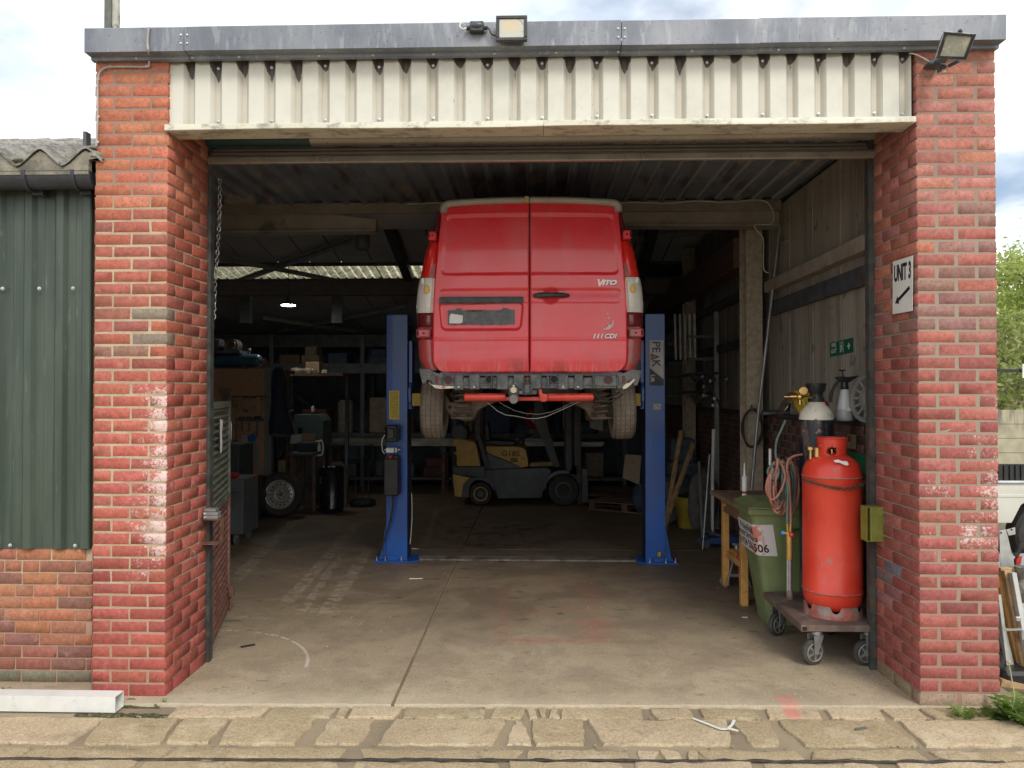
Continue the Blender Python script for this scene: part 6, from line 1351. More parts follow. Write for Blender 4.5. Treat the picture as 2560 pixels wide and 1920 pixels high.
# hose coil on the column, leaning pipe, cables
CC = thing('hose_coil', 'black cable coil hung on the flaking column by the long leaning pipe', 'cable coil', Q(1622, 940, 7.9)); q = MB(); cxx = Q(1625, 925, 7.92)
q.tube([cxx + Vector((.10 * math.cos(a) * (1 + .06 * math.sin(a * 3.3)), -.02 * math.sin(a * .7), .20 * math.sin(a) * (1 + .04 * math.sin(a * 2.1)))) for a in [k * .25 for k in range(100)]], .010, 6); q.build('coil', black_rb, CC)
q = MB(); q.torus(cxx + Vector((-.01, -.02, .215)), (1, 0, .2), .025, .008, 16, 6); q.build('hook', steel_dark, CC)
q = MB(); q.cyl(at(1896, 1029, 7.72), at(1950, 568, 7.72), .017, n=12); q.cyl(at(1896, 1029, 7.72), (at(1880, 1150, 7.72).x, 7.72, .9), .017, n=12); q.cyl((at(1880, 1150, 7.72).x, 7.72, .9), (at(1868, 1300, 7.72).x, 7.72, .0), .017, n=12)
single(q, 'leaning_pipe', steel_grey, 'long thin grey pipe leaning against the column up to the portal beam', 'pipe')
def cable(name, pts, r_, mat, label, cat='cable'): q = MB(); q.tube(smooth_path(pts, 6), r_, 6); return single(q, name, mat, label, cat)
cable('ceiling_cable', [at(1605 + x / 3.814, 400 + y / 3.814, 7.6) for x, y in ((-2240, 440 - 20), (-1600, 400), (-1200, 440), (-300, 410), (0, 405), (250, 412), (500, 390), (800, 403), (1080, 380), (1200, 410), (1255, 520), (1230, 610), (1080, 615), (1100, 680), (1155, 760), (1160, 1030), (1205, 1075))], .006, cream_p, 'pale cable clipped along the front beam and looping down to the column')
cable('socket_cable', [at(1600 + x / 3.814, 400 + y / 3.814, 7.5) for x, y in ((1750, 240), (1725, 350), (1700, 520), (1650, 645))], .005, black_rb, 'dark cable drooping from the beam plate at the top right of the opening')
p = at(1600 + 1585 / 3.814, 400 + 640 / 3.814, 7.5); q = MB(); q.obox(p, (.05, .04, .03), None, .006); single(q, 'cable_connector', white_pl, 'small white connector lying on the bottom of the right portal beam', 'connector')
cable('blue_air_line', [Q(560, 440, 8.6), Q(700, 446, 8.8), Q(860, 452, 9), Q(960, 480, 9.2)], .012, wmat('grey_blue_pipe', (.08, .13, .17), .5), 'grey blue pipe running under the ceiling left of the van', 'pipe')
cable('blue_air_line', [Q(1330, 490, 9.4), Q(1440, 470, 9.2), Q(1560, 440, 8.9)], .012, wmat('grey_blue_pipe2', (.08, .13, .17), .5), 'grey blue pipe sloping under the ceiling right of the van', 'pipe')
p = Q(783, 520, 8.3); q = MB(); q.lathe([(0, -.10), (.06, -.10), (.085, -.08), (.085, .06), (.05, .085), (0, .09)], p, (0, 0, 1), 16); q.cyl(p + Vector((0, 0, .085)), p + Vector((0, 0, .17)), .02, n=8)
single(q, 'hanging_motor', steel_dark, 'dark rounded motor hanging under the left portal beam', 'motor')
# floor stuff right of the lift
b = fl(1722, 1318); TG = thing('builders_bucket', 'yellow flexible rubble bucket on the floor against the dark right wall', 'bucket', b); m_tg = wmat('dirty_yellow_tub', (.44, .33, .03), .55, 0, .15, 8, (.30, .21, .03), (.5, .62), 5)
q = MB(); NU = 40
def tub(u, v, dr=0.0):
    a = 2 * math.pi * u; r_ = .135 + .085 * v - dr; z = .42 * v + (.05 * max(0, math.cos(2 * (a - .35))) ** 8 if v > .95 else 0); return b + Vector((r_ * math.cos(a), r_ * math.sin(a), z))
q.grid(lambda u, v: tub(u, v), NU, 8); q.grid(lambda u, v: tub(u, v, .008), NU, 8); q.cyl(b, b + Vector((0, 0, .01)), .134, n=NU); q.build('tub', m_tg, TG, recalc=False)
q = MB(); q.ball(b + Vector((.0, 0, .38)), (.18, .18, .08), 14, 8); q.build('contents', wmat('dark_rubbish', (.03, .03, .03), .9, 0, .4, 20), TG)
q = MB(); p = at(1784, 1073, 9.2); p2 = at(1781, 1198, 9.2); q.cyl(p2, p, .022, n=12); q.cyl(p2, (p2.x, 9.2, 0), .020, n=12); single(q, 'plastic_pipe', white_pl, 'white plastic pipe standing upright against the right brick wall', 'pipe')
q = MB(); q.cyl(at(1774, 1136, 9.0), (at(1752, 1330, 8.9).x, 8.8, 0.0), .012, n=8); single(q, 'broom_handle', steel_grey, 'thin grey pole leaning beside the yellow bucket', 'pole')
b = fl(1795, 1365); TJ = thing('trolley_jack', 'low blue trolley jack on the floor behind the bench legs', 'trolley jack', b)
q = MB(); q.prism([(b.x - .20, .04), (b.x + .28, .04), (b.x + .30, .10), (b.x + .12, .14), (b.x - .12, .11), (b.x - .22, .07)], 'Y', b.y - .12, b.y - .10, .004); q.prism([(b.x - .20, .04), (b.x + .28, .04), (b.x + .30, .10), (b.x + .12, .14), (b.x - .12, .11), (b.x - .22, .07)], 'Y', b.y + .10, b.y + .12, .004); q.box(b.x - .1, b.x + .25, b.y - .1, b.y + .1, .05, .10, .01); q.build('frame', wmat('jack_blue', (.02, .06, .17), .5, 0, .2), TJ, ang=40)
for dx in (-.17, .24):
    for dy in (-.14, .14): q = MB(); q.cyl((b.x + dx, b.y + dy - .018, .04), (b.x + dx, b.y + dy + .018, .04), .04, n=16); q.build('wheel', steel_dark, TJ, ang=40)
q = MB(); q.cyl((b.x - .18, b.y, .10), (b.x - .10, b.y + .55, .95), .016, n=10); q.build('handle', steel_grey, TJ); q = MB(); q.bar((b.x + .1, b.y, .10), (b.x - .12, b.y, .17), .07, .03, .006); q.cyl((b.x - .12, b.y, .17), (b.x - .12, b.y, .195), .045, n=16); q.build('lift_arm', steel_dark, TJ, ang=40)
# pallets and boards by the forklift
def pallet(x, y, rz_, label):
    e = thing('wooden_pallet', label, 'pallet', (x, y, 0), 'wooden pallets by the forklift', local=True); e.rotation_euler.z = rz_; m_p = wmat('reddish_pallet', (.16, .085, .06), .8, 0, .2, 8)
    for k in range(7): q = MB(); q.box(-.6, .6, -.5 + k * .155, -.5 + k * .155 + .095, .122, .142); q.build('board', m_p, e, smooth=False)
    for k in range(3): q = MB(); q.box(-.58 + k * .535, -.58 + k * .535 + .09, -.5, .53, .022, .121); q.build('bearer', m_p, e, smooth=False)
    for k in range(3): q = MB(); q.box(-.6, .6, -.5 + k * .465, -.5 + k * .465 + .1, 0, .021); q.build('base_board', m_p, e, smooth=False)
    return e
pallet(1.25, 13.0, .1, 'reddish pallet on the floor at the tips of the forks'); pallet(2.0 - .4, 11.9, -.5, 'reddish pallet lying askew in front of the one at the forks')
b = Q(1362, 1045, 11.2); q = MB(); pp = [(1345, 1032), (1351, 981), (1385, 984), (1381, 1047)]; q.prism([(Q(a, c_, 11.2).x, Q(a, c_, 11.2).z) for a, c_ in pp], 'Y', 11.2, 11.215); single(q, 'hanging_board', wmat('pale_hardboard', (.36, .29, .20), .7), 'pale board hung askew behind the right lift post', 'board', smooth=False)
RK = thing('wall_rack', 'steel rack of cantilever arms holding pipes on the right wall behind the lift', 'rack', (2.4, 10.6, 0))
for y_ in (10.1, 11.6):
    q = MB(); q.box(2.40, 2.46, y_, y_ + .05, 0, 2.9); q.build('upright', steel_grey, RK, smooth=False)
    for z in (1.75, 2.0, 2.25, 2.55): q = MB(); q.box(2.05, 2.40, y_, y_ + .05, z, z + .035); q.build('arm', steel_dark, RK, smooth=False)
for k in range(10):
    x_ = 2.10 + .06 * (k % 5); z = (1.80, 2.05)[k // 5]; r0_ = R.uniform(.010, .022); q = MB(); q.tube([(x_, 11.9, z + r0_), (x_, 10.1, z + r0_), (x_ - R.uniform(.0, .08), 9.5, z - R.uniform(-.02, .12)), (x_ - R.uniform(.02, .2), 9.0 + R.uniform(-.2, .3), z - R.uniform(-.03, .3))], r0_, 8)
    single(q, 'stock_pipe', steel_grey, 'thin pipe among those jutting from the wall rack right of the lift', 'pipe', 'pipes on the right wall rack')
for k in range(5): q = MB(); x_ = 2.06 + k * .07; q.bar((x_, 11.0, 2.30), (x_ - .03, 10.9, 2.95), .03, .03); q.build('rung', steel_grey, RK, smooth=False)
cols_ = [(.17, .11, .07), (.09, .11, .13), (.24, .20, .15), (.05, .08, .13), (.13, .05, .045), (.28, .23, .16), (.13, .13, .12)]
box_m = [wmat('stored_goods_%s' % n_, c_, .7, 0, .2, 12) for n_, c_ in zip(('brown', 'slate', 'tan', 'navy', 'maroon', 'buff', 'grey'), cols_)]
names_c = ('brown', 'slate grey', 'tan', 'navy blue', 'maroon', 'buff', 'dull grey')
def lump(c, s_, seed): q = MB(); q.grid(lambda u, v: Vector(c) + Vector((s_[0] * math.cos(6.283 * u) * math.cos(3.1416 * (v - .5)), s_[1] * math.sin(6.283 * u) * math.cos(3.1416 * (v - .5)), s_[2] * (math.sin(3.1416 * (v - .5)) + 1))) * 1 + Vector((0, 0, 0)) + (Vector((.12, .12, .08)) * mnoise.noise(Vector((math.cos(6.283 * u) * 1.6, math.sin(6.283 * u) * 1.6, v * 4 + seed))) * min(1, v * 4) * min(1, 4 - 4 * v)), 24, 14); return q
single(lump((1.95, 10.6, 0), (.30, .3, .34), 1), 'rubble_sack', box_m[1], 'slate grey bulging sack on the floor behind the yellow bucket', 'sack')
single(lump((2.2, 9.9, 0), (.18, .25, .42), 5), 'rubble_sack', box_m[6], 'tall dull grey sack against the brick wall beside the yellow bucket', 'sack')
single(lump((1.75, 11.5, 0), (.25, .3, .26), 8), 'rubble_sack', box_m[3], 'low navy sack furthest back behind the yellow bucket', 'sack')
q = MB(); q.box(1.95, 2.4, 11.0, 11.6, 0, .8, .02); q.box(2.0, 2.35, 11.05, 11.5, .801, 1.15, .03); single(q, 'dark_machine', box_m[1], 'dark boxy machine standing under the pipe rack', 'machine', ang=30)
for k, (a, b) in enumerate((((1.62, 9.7, .0), (2.1, 10.0, 1.15)), ((1.70, 9.9, 0), (2.0, 10.3, 1.3)))): q = MB(); q.bar(a, b, .06, .03); single(q, 'timber_batten', wood, ('near', 'far')[k] + ' timber batten leaning behind the yellow bucket', 'batten', smooth=False)
# ================================================================== INSIDE, LEFT AND BACK
# corrugated gate leaf folded back at the left jamb
GT = thing('folding_gate', 'low corrugated metal gate leaf folded back inside the left jamb, green above and red below', 'gate', (-2.32, 5.34, 0))
A = Vector((-2.262, 5.16, 0)); Bv = Vector((-2.56, 6.22, 0)); dv = (Bv - A).normalized(); nv = Vector((dv.y, -dv.x, 0))
m_g1 = wmat('weathered_green_sheet', (.13, .15, .12), .6, .2, .2, 10, (.20, .19, .15), (.45, .6), 7); m_g2 = wmat('red_oxide_sheet', (.23, .105, .085), .6, .1, .2, 10, (.28, .15, .12), (.45, .6), 6)
def leaf(z0, z1, name, mat):
    q = MB(); n_ = int((z1 - z0) / .0065); pts = []
    q.grid(lambda u, v: A + (Bv - A) * u + nv * (.012 * math.sin((z0 + (z1 - z0) * v) * 2 * math.pi / .052)) + Vector((0, 0, z0 + (z1 - z0) * v)), 2, n_)
    q.grid(lambda u, v: A + (Bv - A) * u + nv * (.012 * math.sin((z0 + (z1 - z0) * v) * 2 * math.pi / .052) - .002) + Vector((0, 0, z0 + (z1 - z0) * v)), 2, n_); return q.build(name, mat, GT, recalc=False)
leaf(.96, 1.70, 'upper_sheet', m_g1); leaf(.10, .955, 'lower_sheet', m_g2)
for p, z0, z1, mat in ((Bv, .02, .97, m_g2), (Bv, .97, 1.74, m_g1), (A, .02, 1.74, m_g2)): q = MB(); q.obox(p + Vector((0, 0, (z0 + z1) / 2)), (.035, .03, z1 - z0), None, .003); q.build('stile', mat, GT, ang=30)
for z in (.06, .955, 1.72): q = MB(); q.bar(A + Vector((0, 0, z)), Bv + Vector((0, 0, z)), .03, .05); q.build('rail', m_g2 if z < .5 else m_g1, GT, smooth=False)
q = MB(); b = Bv + Vector((.04, -.03, 0)); q.box(b.x - .012, b.x + .025, b.y - .02, b.y + .02, .12, .21, .004); q.cyl(b + Vector((0, 0, .005)), b + Vector((0, 0, .14)), .008, n=8); q.build('drop_bolt', rust, GT)
q = MB(); cpos = A + (Bv - A) * .35; i = q.addv([cpos - nv * -.026 + dv * a_ + Vector((0, 0, z)) for a_, z in ((0, 1.62), (.18, 1.60), (.12, 1.52), (.15, 1.42), (.10, 1.36), (.02, 1.36))]); q.f.append(tuple(range(i, i + 6))); single(q, 'hanging_paper', paper, 'crumpled white papers tucked behind the folded gate leaf', 'paper', recalc=False)
# OSB tool board and tools
TY = 11.3
t = T('oriented_strand_board'); c = t.mix(t.sm(t.noise(26, 4, sz=3, dist=1.2), .40, .60), (.30, .165, .09), (.40, .235, .135)); c = t.mix(t.sm(t.noise(12, 4, sz=4, rough=.7), .58, .66), c, (.34, .20, .11)); m_osb = t.bsdf(c, .8)
BO = thing('tool_board', 'brown chipboard tool wall standing in the dark left side of the workshop', 'tool board', (Q(520, 1000, TY).x, TY, 0)); zt_ = Q(0, 797, TY).z
q = MB(); q.box(Q(400, 0, TY).x, Q(574.5, 0, TY).x, TY, TY + .018, .05, zt_); q.build('board', m_osb, BO, smooth=False)
q = MB(); q.box(Q(575, 0, TY).x, Q(590, 0, TY).x, TY - .01, TY + .06, 0, zt_ + .005, .004); q.build('post', wmat('grey_upright', (.15, .16, .14), .6), BO, ang=30)
q = MB(); q.box(-6.9, Q(600, 0, TY).x, TY + .06, TY + .9, zt_ - .06, zt_ - .005); q.build('platform', wood_dk, BO, smooth=False)
q = MB(); q.box(-6.9, -6.85, TY + .8, TY + .85, 0, zt_ - .06); q.box(Q(590, 0, TY).x - .05, Q(590, 0, TY).x, TY + .8, TY + .85, 0, zt_ - .06); q.build('rear_leg', wood_dk, BO, smooth=False)
def tb_(x, y, o=-.012): p = at(520 + x / 6.38, 860 + y / 6.38, TY + o); return p
q = MB(); a, b = tb_(390, 828), tb_(925, 845); q.box(a.x, b.x, TY - .02, TY, b.z, a.z); q.build('tool_rail', void, BO, smooth=False); q = MB(); a, b = tb_(440, 1180), tb_(890, 1235); q.box(a.x, b.x, TY - .02, TY, b.z, a.z); q.build('tool_rail', steel_dark, BO, smooth=False)
spm = wmat('satin_spanner', (.42, .42, .42), .3, .9, .1)
for k, (x, y1_) in enumerate(((395, 1020), (428, 995), (470, 1020), (525, 1035), (572, 1045), (622, 1055), (660, 1058), (705, 1058), (752, 1060), (860, 1105))):
    q = MB(); p0 = tb_(x + R.uniform(-3, 3), 850); p1 = tb_(x + R.uniform(-8, 8), y1_); q.bar(p0, p1, .014, .006); q.cyl(p0 + Vector((0, -.006, 0)), p0 + Vector((0, .006, 0)), .017, n=10); q.torus(p1 + Vector((0, 0, -.012)), (0, 1, 0), .013, .006, 12, 6)
    single(q, 'spanner', spm, 'steel spanner, number %s from the left in the row hanging on the chipboard tool wall' % ('one two three four five six seven eight nine ten'.split()[k]), 'spanner', 'spanners hanging on the tool wall')
q = MB()
for k in range(11): z = tb_(0, 715 + k * 22).z; xl, xr = tb_(165 + k * 9, 0).x, tb_(390 - k * 8, 0).x; q.bar((xl, TY - .02, z), (xr, TY - .02, z), .008, .010)
o = single(q, 'spanner_rack', steel_dark, 'tapering rack of dark spanners at the left end of the tool wall', 'spanner rack', smooth=False)
def tool(name, parts, label, cat):
    e = None
    for (nm, mat, fn) in parts:
        q = MB(); fn(q)
        if e is None: m0 = min((v for v in q.v), key=lambda v: v.z); e = thing(name, label, cat, Vector(m0))
        q.build(nm, mat, e)
tool('hammer', [('handle', wood_dk, lambda q: q.cyl(tb_(540, 1395), tb_(540, 1190), .013, n=8)), ('head', steel_dark, lambda q: q.bar(tb_(500, 1175), tb_(580, 1175), .03, .03))], 'left hammer hanging from the lower tool rail', 'hammer')
tool('hammer', [('handle', wood_dk, lambda q: q.cyl(tb_(655, 1390), tb_(655, 1190), .013, n=8)), ('head', steel_dark, lambda q: q.bar(tb_(615, 1170), tb_(700, 1170), .03, .03))], 'middle hammer hanging from the lower tool rail', 'hammer')
tool('mallet', [('handle', steel_dark, lambda q: q.cyl(tb_(785, 1480), tb_(785, 1190), .013, n=8)), ('head', black_rb, lambda q: q.bar(tb_(735, 1175), tb_(845, 1175), .045, .045))], 'long handled black mallet at the right end of the lower tool rail', 'mallet')
tool('file', [('blade', steel_dark, lambda q: q.cyl(tb_(275, 1515), tb_(262, 1230), .004, .016, n=8)), ('handle', black_pl, lambda q: q.ball(tb_(260, 1170), (.03, .02, .05), 10, 6))], 'pointed dark file hanging at the left of the tool wall', 'file')
tool('bar_wrench', [('shank', chrome, lambda q: q.cyl(tb_(372, 1580), tb_(370, 1240), .012, n=8)), ('head', spm, lambda q: q.torus(tb_(368, 1225), (0, 1, 0), .02, .008, 12, 6))], 'long bright wrench hanging between the file and the open spanner', 'wrench')
tool('open_spanner', [('shank', steel_dark, lambda q: q.bar(tb_(445, 1540), tb_(450, 1330), .022, .008)), ('jaw', steel_dark, lambda q: (q.torus(tb_(452, 1305), (0, 1, 0), .026, .010, 10, 6), q.torus(tb_(440, 1560), (0, 1, 0), .026, .010, 10, 6)))], 'dark double ended spanner hanging left of the hand saw', 'spanner')
tool('hand_saw', [('blade', steel_grey, lambda q: q.prism([(tb_(660, 1500).x, tb_(660, 1500).z), (tb_(770, 1500).x, tb_(770, 1500).z), (tb_(850, 2040).x, tb_(850, 2040).z), (tb_(815, 2050).x, tb_(815, 2050).z)], 'Y', TY - .016, TY - .013)), ('handle', bluep, lambda q: q.prism([(tb_(x, y).x, tb_(x, y).z) for x, y in ((625, 1480), (735, 1410), (775, 1500), (740, 1560), (660, 1580))], 'Y', TY - .025, TY - .005, .004))], 'hand saw with a blue handle hanging point down on the tool wall', 'saw')
tool('scraper', [('blade', wmat('pale_scraper', (.28, .33, .33), .5), lambda q: q.prism([(tb_(x, y).x, tb_(x, y).z) for x, y in ((535, 1460), (630, 1460), (625, 1660), (545, 1660))], 'Y', TY - .014, TY - .010))], 'pale square scraper hanging left of the blue handled saw', 'scraper')
# compressor on the platform
cp = Q(512, 783, TY + .45); CM = thing('air_compressor', 'blue air compressor tank on top of the chipboard tool wall', 'compressor', (cp.x, TY + .45, zt_))
r_ = .105; xr_ = Q(566, 0, TY + .3).x; z = zt_ + .03 + r_
q = MB(); q.lathe([(0, 0), (.05, .004), (.085, .02), (.102, .055), (r_, .09), (r_, 1.35), (.10, 1.4), (0, 1.43)], (xr_, TY + .35, z), (-1, 0, 0), 28); q.build('tank', wmat('compressor_blue', (.035, .10, .15), .35, 0, .15), CM, ang=50)
for dx in (.25, 1.1): q = MB(); q.box(xr_ - dx - .03, xr_ - dx + .03, TY + .27, TY + .43, zt_ + .0, z - .07); q.build('foot', steel_dark, CM, smooth=False)
q = MB(); q.cyl((xr_ + .0, TY + .35, z), (xr_ + .04, TY + .35, z), .02, n=12); q.cyl((xr_ + .005, TY + .35, z), (xr_ - .01, TY + .35, z), .04, n=14); q.build('drain', rust, CM)
mx_ = Q(508, 0, TY + .3).x; mz = Q(0, 747, TY + .3).z
q = MB(); q.cyl((mx_ - .02, TY + .25, mz), (mx_ - .02, TY + .45, mz), .10, n=24); q.box(mx_ - .55, mx_ + .14, TY + .2, TY + .5, z + r_, z + r_ + .05, .004); q.box(mx_ - .45, mx_ - .2, TY + .25, TY + .45, z + r_ + .05, mz + .10, .02); q.build('motor', steel_dark, CM, ang=40)
q = MB(); q.torus((mx_ - .02, TY + .24, mz), (0, 1, 0), .065, .014, 24, 8); q.build('pulley', brass, CM)
q = MB(); q.cyl((mx_ + .25, TY + .3, z + r_), (mx_ + .25, TY + .3, z + r_ + .05), .006, n=8); q.ball((mx_ + .25, TY + .3, z + r_ + .065), .025); q.build('gauge', cream_p, CM)
# hanging jacket
jk = Q(603, 860, TY - .1); q = MB()
def jac(u, v):
    w_ = .05 + .10 * v ** .6 + .012 * math.sin(v * 9); a = 2 * math.pi * u; x = jk.x - .01 + .02 * v + w_ * math.cos(a) * 1.05; y = TY - .09 + (.05 + .02 * v) * math.sin(a) + .012 * math.sin(5 * a + 3 * v); z = Q(0, 795, TY).z + (Q(0, 936, TY).z - Q(0, 795, TY).z) * v + .012 * math.sin(3 * a) * v
    return Vector((x, y, z))
q.grid(jac, 28, 18); single(q, 'hanging_jacket', wmat('navy_cloth', (.018, .024, .042), .9, 0, .2), 'dark navy work jacket hanging at the right edge of the tool wall', 'jacket')
# grey cabinet on castors
CY = 8.85; a, b = Q(470, 1172, CY), Q(525, 1035, CY); CB = thing('tool_cabinet', 'grey steel tool cabinet on castors just inside the left of the opening', 'tool cabinet', ((a.x + b.x) / 2, CY + .25, 0))
m_cab = wmat('scuffed_grey_cabinet', (.13, .14, .145), .5, .2, .2, 6, (.09, .10, .105), (.45, .62), 3)
q = MB(); q.box(a.x - .2, b.x, CY, CY + .5, .13, b.z, .008); q.build('body', m_cab, CB, ang=30); q = MB(); q.box(a.x - .2, b.x - .006, CY - .002, CY, b.z - .16, b.z - .155); q.build('drawer_gap', void, CB, smooth=False)
for x in (b.x - .10, a.x - .1):
    for y in (CY + .06, CY + .44): q = MB(); q.cyl((x - .015, y, .05), (x + .015, y, .05), .05, n=18); q.box(x - .028, x + .028, y - .02, y + .02, .09, .129); q.box(x - .03, x - .024, y - .02, y + .02, .04, .12); q.box(x + .024, x + .03, y - .02, y + .02, .04, .12); q.build('castor', steel_grey, CB, ang=30)
q = MB(); q.box(b.x - .26, b.x - .12, CY + .1, CY + .2, b.z + .001, b.z + .055, .01); single(q, 'battery_pack', redp, 'small red and black battery on top of the grey tool cabinet', 'battery')
q = MB(); a2, b2 = Q(470, 1035, 9.6), Q(508, 960, 9.6); q.box(a2.x - .3, b2.x + .05, 9.6, 10.1, .0, b2.z, .01); single(q, 'dark_cupboard', wmat('dark_cupboard', (.045, .05, .055), .6), 'dark square cupboard behind the grey tool cabinet', 'cupboard', ang=30)
q = MB(); a2, b2 = Q(525, 1112, 10.6), Q(562, 1035, 10.6); q.box(a2.x - .1, b2.x, 10.6, 11.1, 0, b2.z, .01); single(q, 'black_crate', black_pl, 'black box standing behind the white paint can', 'crate', ang=30)
# paint can
b = fl(533 * S, 1115 * S); PC = thing('paint_can', 'white tin with a red diamond label on the floor beside the steel wheel', 'paint can', b)
q = MB(); q.lathe([(0, 0), (.055, 0), (.060, .01), (.072, .24), (.075, .25), (.075, .265), (0, .266)], b, n=24); q.build('can', white_pl, PC, ang=40)
q = MB(); q.prism([(b.x + .005, b.z + .06), (b.x + .05, b.z + .12), (b.x + .005, b.z + .18), (b.x - .04, b.z + .12)], 'Y', b.y - .072, b.y - .068); q.build('label', redp, PC, smooth=False)
# steel wheel leaning
WC = Q(608, 1070, 10.95); wr = .325; SW = thing('spare_wheel', 'van wheel with a silver steel rim leaning upright against the table', 'wheel', (WC.x, 10.95, 0)); c = Vector((WC.x, 10.95, wr + .0)); ax = Vector((.10, -1, .12)).normalized()
q = MB(); h = .11; prof = [(wr * .64, -h * .8), (wr * .72, -h), (wr * .88, -h * 1.05), (wr * .97, -h * .8)]
for g in (-.4, 0, .4): prof += [(wr, (g - .06) * h), (wr - .008, (g - .04) * h), (wr - .008, (g + .04) * h), (wr, (g + .06) * h)]
prof += [(wr * .97, h * .8), (wr * .88, h * 1.05), (wr * .72, h), (wr * .64, h * .8)]
q.lathe(prof, c, ax, 56, caps=False); q.build('tyre', wmat('dark_sidewall', (.04, .037, .034), .8, 0, .2), SW, ang=40)
m_rim = wmat('silver_rim', (.42, .40, .36), .4, .35, .12, 10, (.25, .22, .18), (.55, .7), 8)
q = MB(); q.lathe([(wr * .64, h * .8), (wr * .655, h * .93), (wr * .62, h * .9), (wr * .59, h * .55), (wr * .57, h * .35), (wr * .50, h * .42), (wr * .42, h * .50), (wr * .38, h * .40), (wr * .33, h * .15), (wr * .24, h * .12), (wr * .20, h * .30), (wr * .10, h * .32), (wr * .095, h * .05)], c, ax, 56, caps=False); q.build('rim', m_rim, SW, ang=40)
xx = ax.cross(Vector((0, 0, 1))).normalized(); yy_ = xx.cross(ax).normalized()
for k in range(16):
    g = 2 * math.pi * k / 16; p = c + (xx * math.cos(g) + yy_ * math.sin(g)) * wr * .47 + ax * h * .455; q = MB(); q.cyl(p, p + ax * .003, .0125, n=12); q.build('rim_hole', void, SW)
for k in range(5):
    g = 2 * math.pi * k / 5; p = c + (xx * math.cos(g) + yy_ * math.sin(g)) * wr * .16 + ax * h * .325; q = MB(); q.cyl(p, p + ax * .003, .010, n=10); q.build('bolt_hole', void, SW)
# black drum, stand, arched panel
b = fl(709 * S, 1109 * S); b.y += .18; DR = thing('oil_drum', 'tall glossy black drum standing in the dark beside the steel table', 'drum', (b.x, b.y, 0)); r_ = 26 * S * b.y / FPX; zt2 = Q(0, 1006, b.y).z
q = MB(); q.lathe([(0, .0), (r_ * .97, .0), (r_, .01), (r_, .05), (r_ + .005, .06), (r_, .07), (r_, zt2 - .03), (r_ + .006, zt2 - .015), (r_, zt2), (r_ * .92, zt2), (r_ * .9, zt2 - .02), (0, zt2 - .02)], (b.x, b.y, 0), n=44); q.build('barrel', wmat('gloss_black', (.012, .015, .02), .22, 0, .1), DR, ang=40)
for k in range(3): q = MB(); q.obox((b.x - .08 + k * .08, b.y - r_ * .8, zt2 + .012), (.03, .03, .02), None, .004); q.build('lid_clip', galv, DR, ang=30)
q = MB(); g = -2.4; q.obox((b.x + (r_ + .001) * math.cos(g), b.y + (r_ + .001) * math.sin(g), zt2 * .72), (.05, .004, .12), Matrix.Rotation(g + 1.57, 3, 'Z')); q.build('label', wmat('grey_label', (.18, .19, .19), .6), DR, smooth=False)
q = MB(); pp = [(715, 1108), (715, 1003), (719, 998), (738, 998), (744, 1006), (748, 1022), (748, 1104)]; q.prism([(Q(x, y, 11.9).x, max(0, Q(x, y, 11.9).z)) for x, y in pp], 'Y', 11.9, 11.95); single(q, 'arched_board', wmat('brown_panel', (.17, .14, .10), .7), 'brown arched panel leaning behind the black drum', 'panel', smooth=False)
b = fl(783 * S, 1092 * S); SD = thing('display_stand', 'black rod stand on a round tyre base between the drum and the lift', 'stand', b)
q = MB(); q.torus(b + Vector((0, 0, .055)), (0, 0, 1), .165, .05, 32, 10); q.cyl(b + Vector((0, 0, .01)), b + Vector((0, 0, .04)), .12, n=24); q.build('base', black_rb, SD)
for dx in (-.12, .0, .10): q = MB(); q.cyl(b + Vector((dx, .0, .05)), b + Vector((dx * .9, 0, .05 + .62 + .1 * (dx == 0))), .012, n=8); q.build('rod', black_pl, SD)
# steel table with cardboard, papers and jug
TY2 = 11.35; a, b = Q(623, 1105, TY2), Q(682, 978, TY2); TA = thing('steel_table', 'rough dark steel table behind the leaning van wheel', 'table', ((a.x + b.x) / 2, TY2 + .3, 0))
q = MB(); q.box(a.x, b.x, TY2, TY2 + .6, b.z - .04, b.z, .004); q.build('top', steel_dark, TA, ang=30)
for x in (a.x + .02, b.x - .06):
    for y in (TY2 + .02, TY2 + .54): q = MB(); q.box(x, x + .05, y, y + .05, 0, b.z - .04); q.build('leg', rust, TA, smooth=False)
zz_ = b.z; a, b = Q(637, 977, TY2), Q(674, 957, TY2); q = MB(); q.box(a.x, b.x, TY2 + .1, TY2 + .5, zz_ + .001, b.z, .006); single(q, 'steel_box', wmat('dark_blue_steel', (.03, .045, .055), .45, .2), 'dark steel box resting on the rough steel table', 'box', ang=30)
zb_ = b.z
a, b = Q(651, 985, 11.9), Q(682, 936, 11.9); q = MB(); q.box(a.x, b.x, 11.86, 11.89, 1.0, b.z); single(q, 'cardboard_sheet', cardb, 'brown cardboard sheet leaning below the green machine', 'cardboard', smooth=False)
a, b = Q(626, 958, 11.8), Q(651, 938, 11.8); q = MB(); q.prism([(a.x, a.z), (b.x, a.z), (b.x, b.z), (a.x + .02, b.z - .01)], 'Y', 11.80, 11.805); single(q, 'white_sheet', wmat('grubby_white', (.42, .43, .42), .7, 0, .15, 6), 'grubby white sheet leaning left of the brown cardboard', 'paper sheet', smooth=False)
b = Q(690, 985, 11.7); JG = thing('white_jug', 'white plastic jug with a loop handle beside the brown cardboard', 'jug', b)
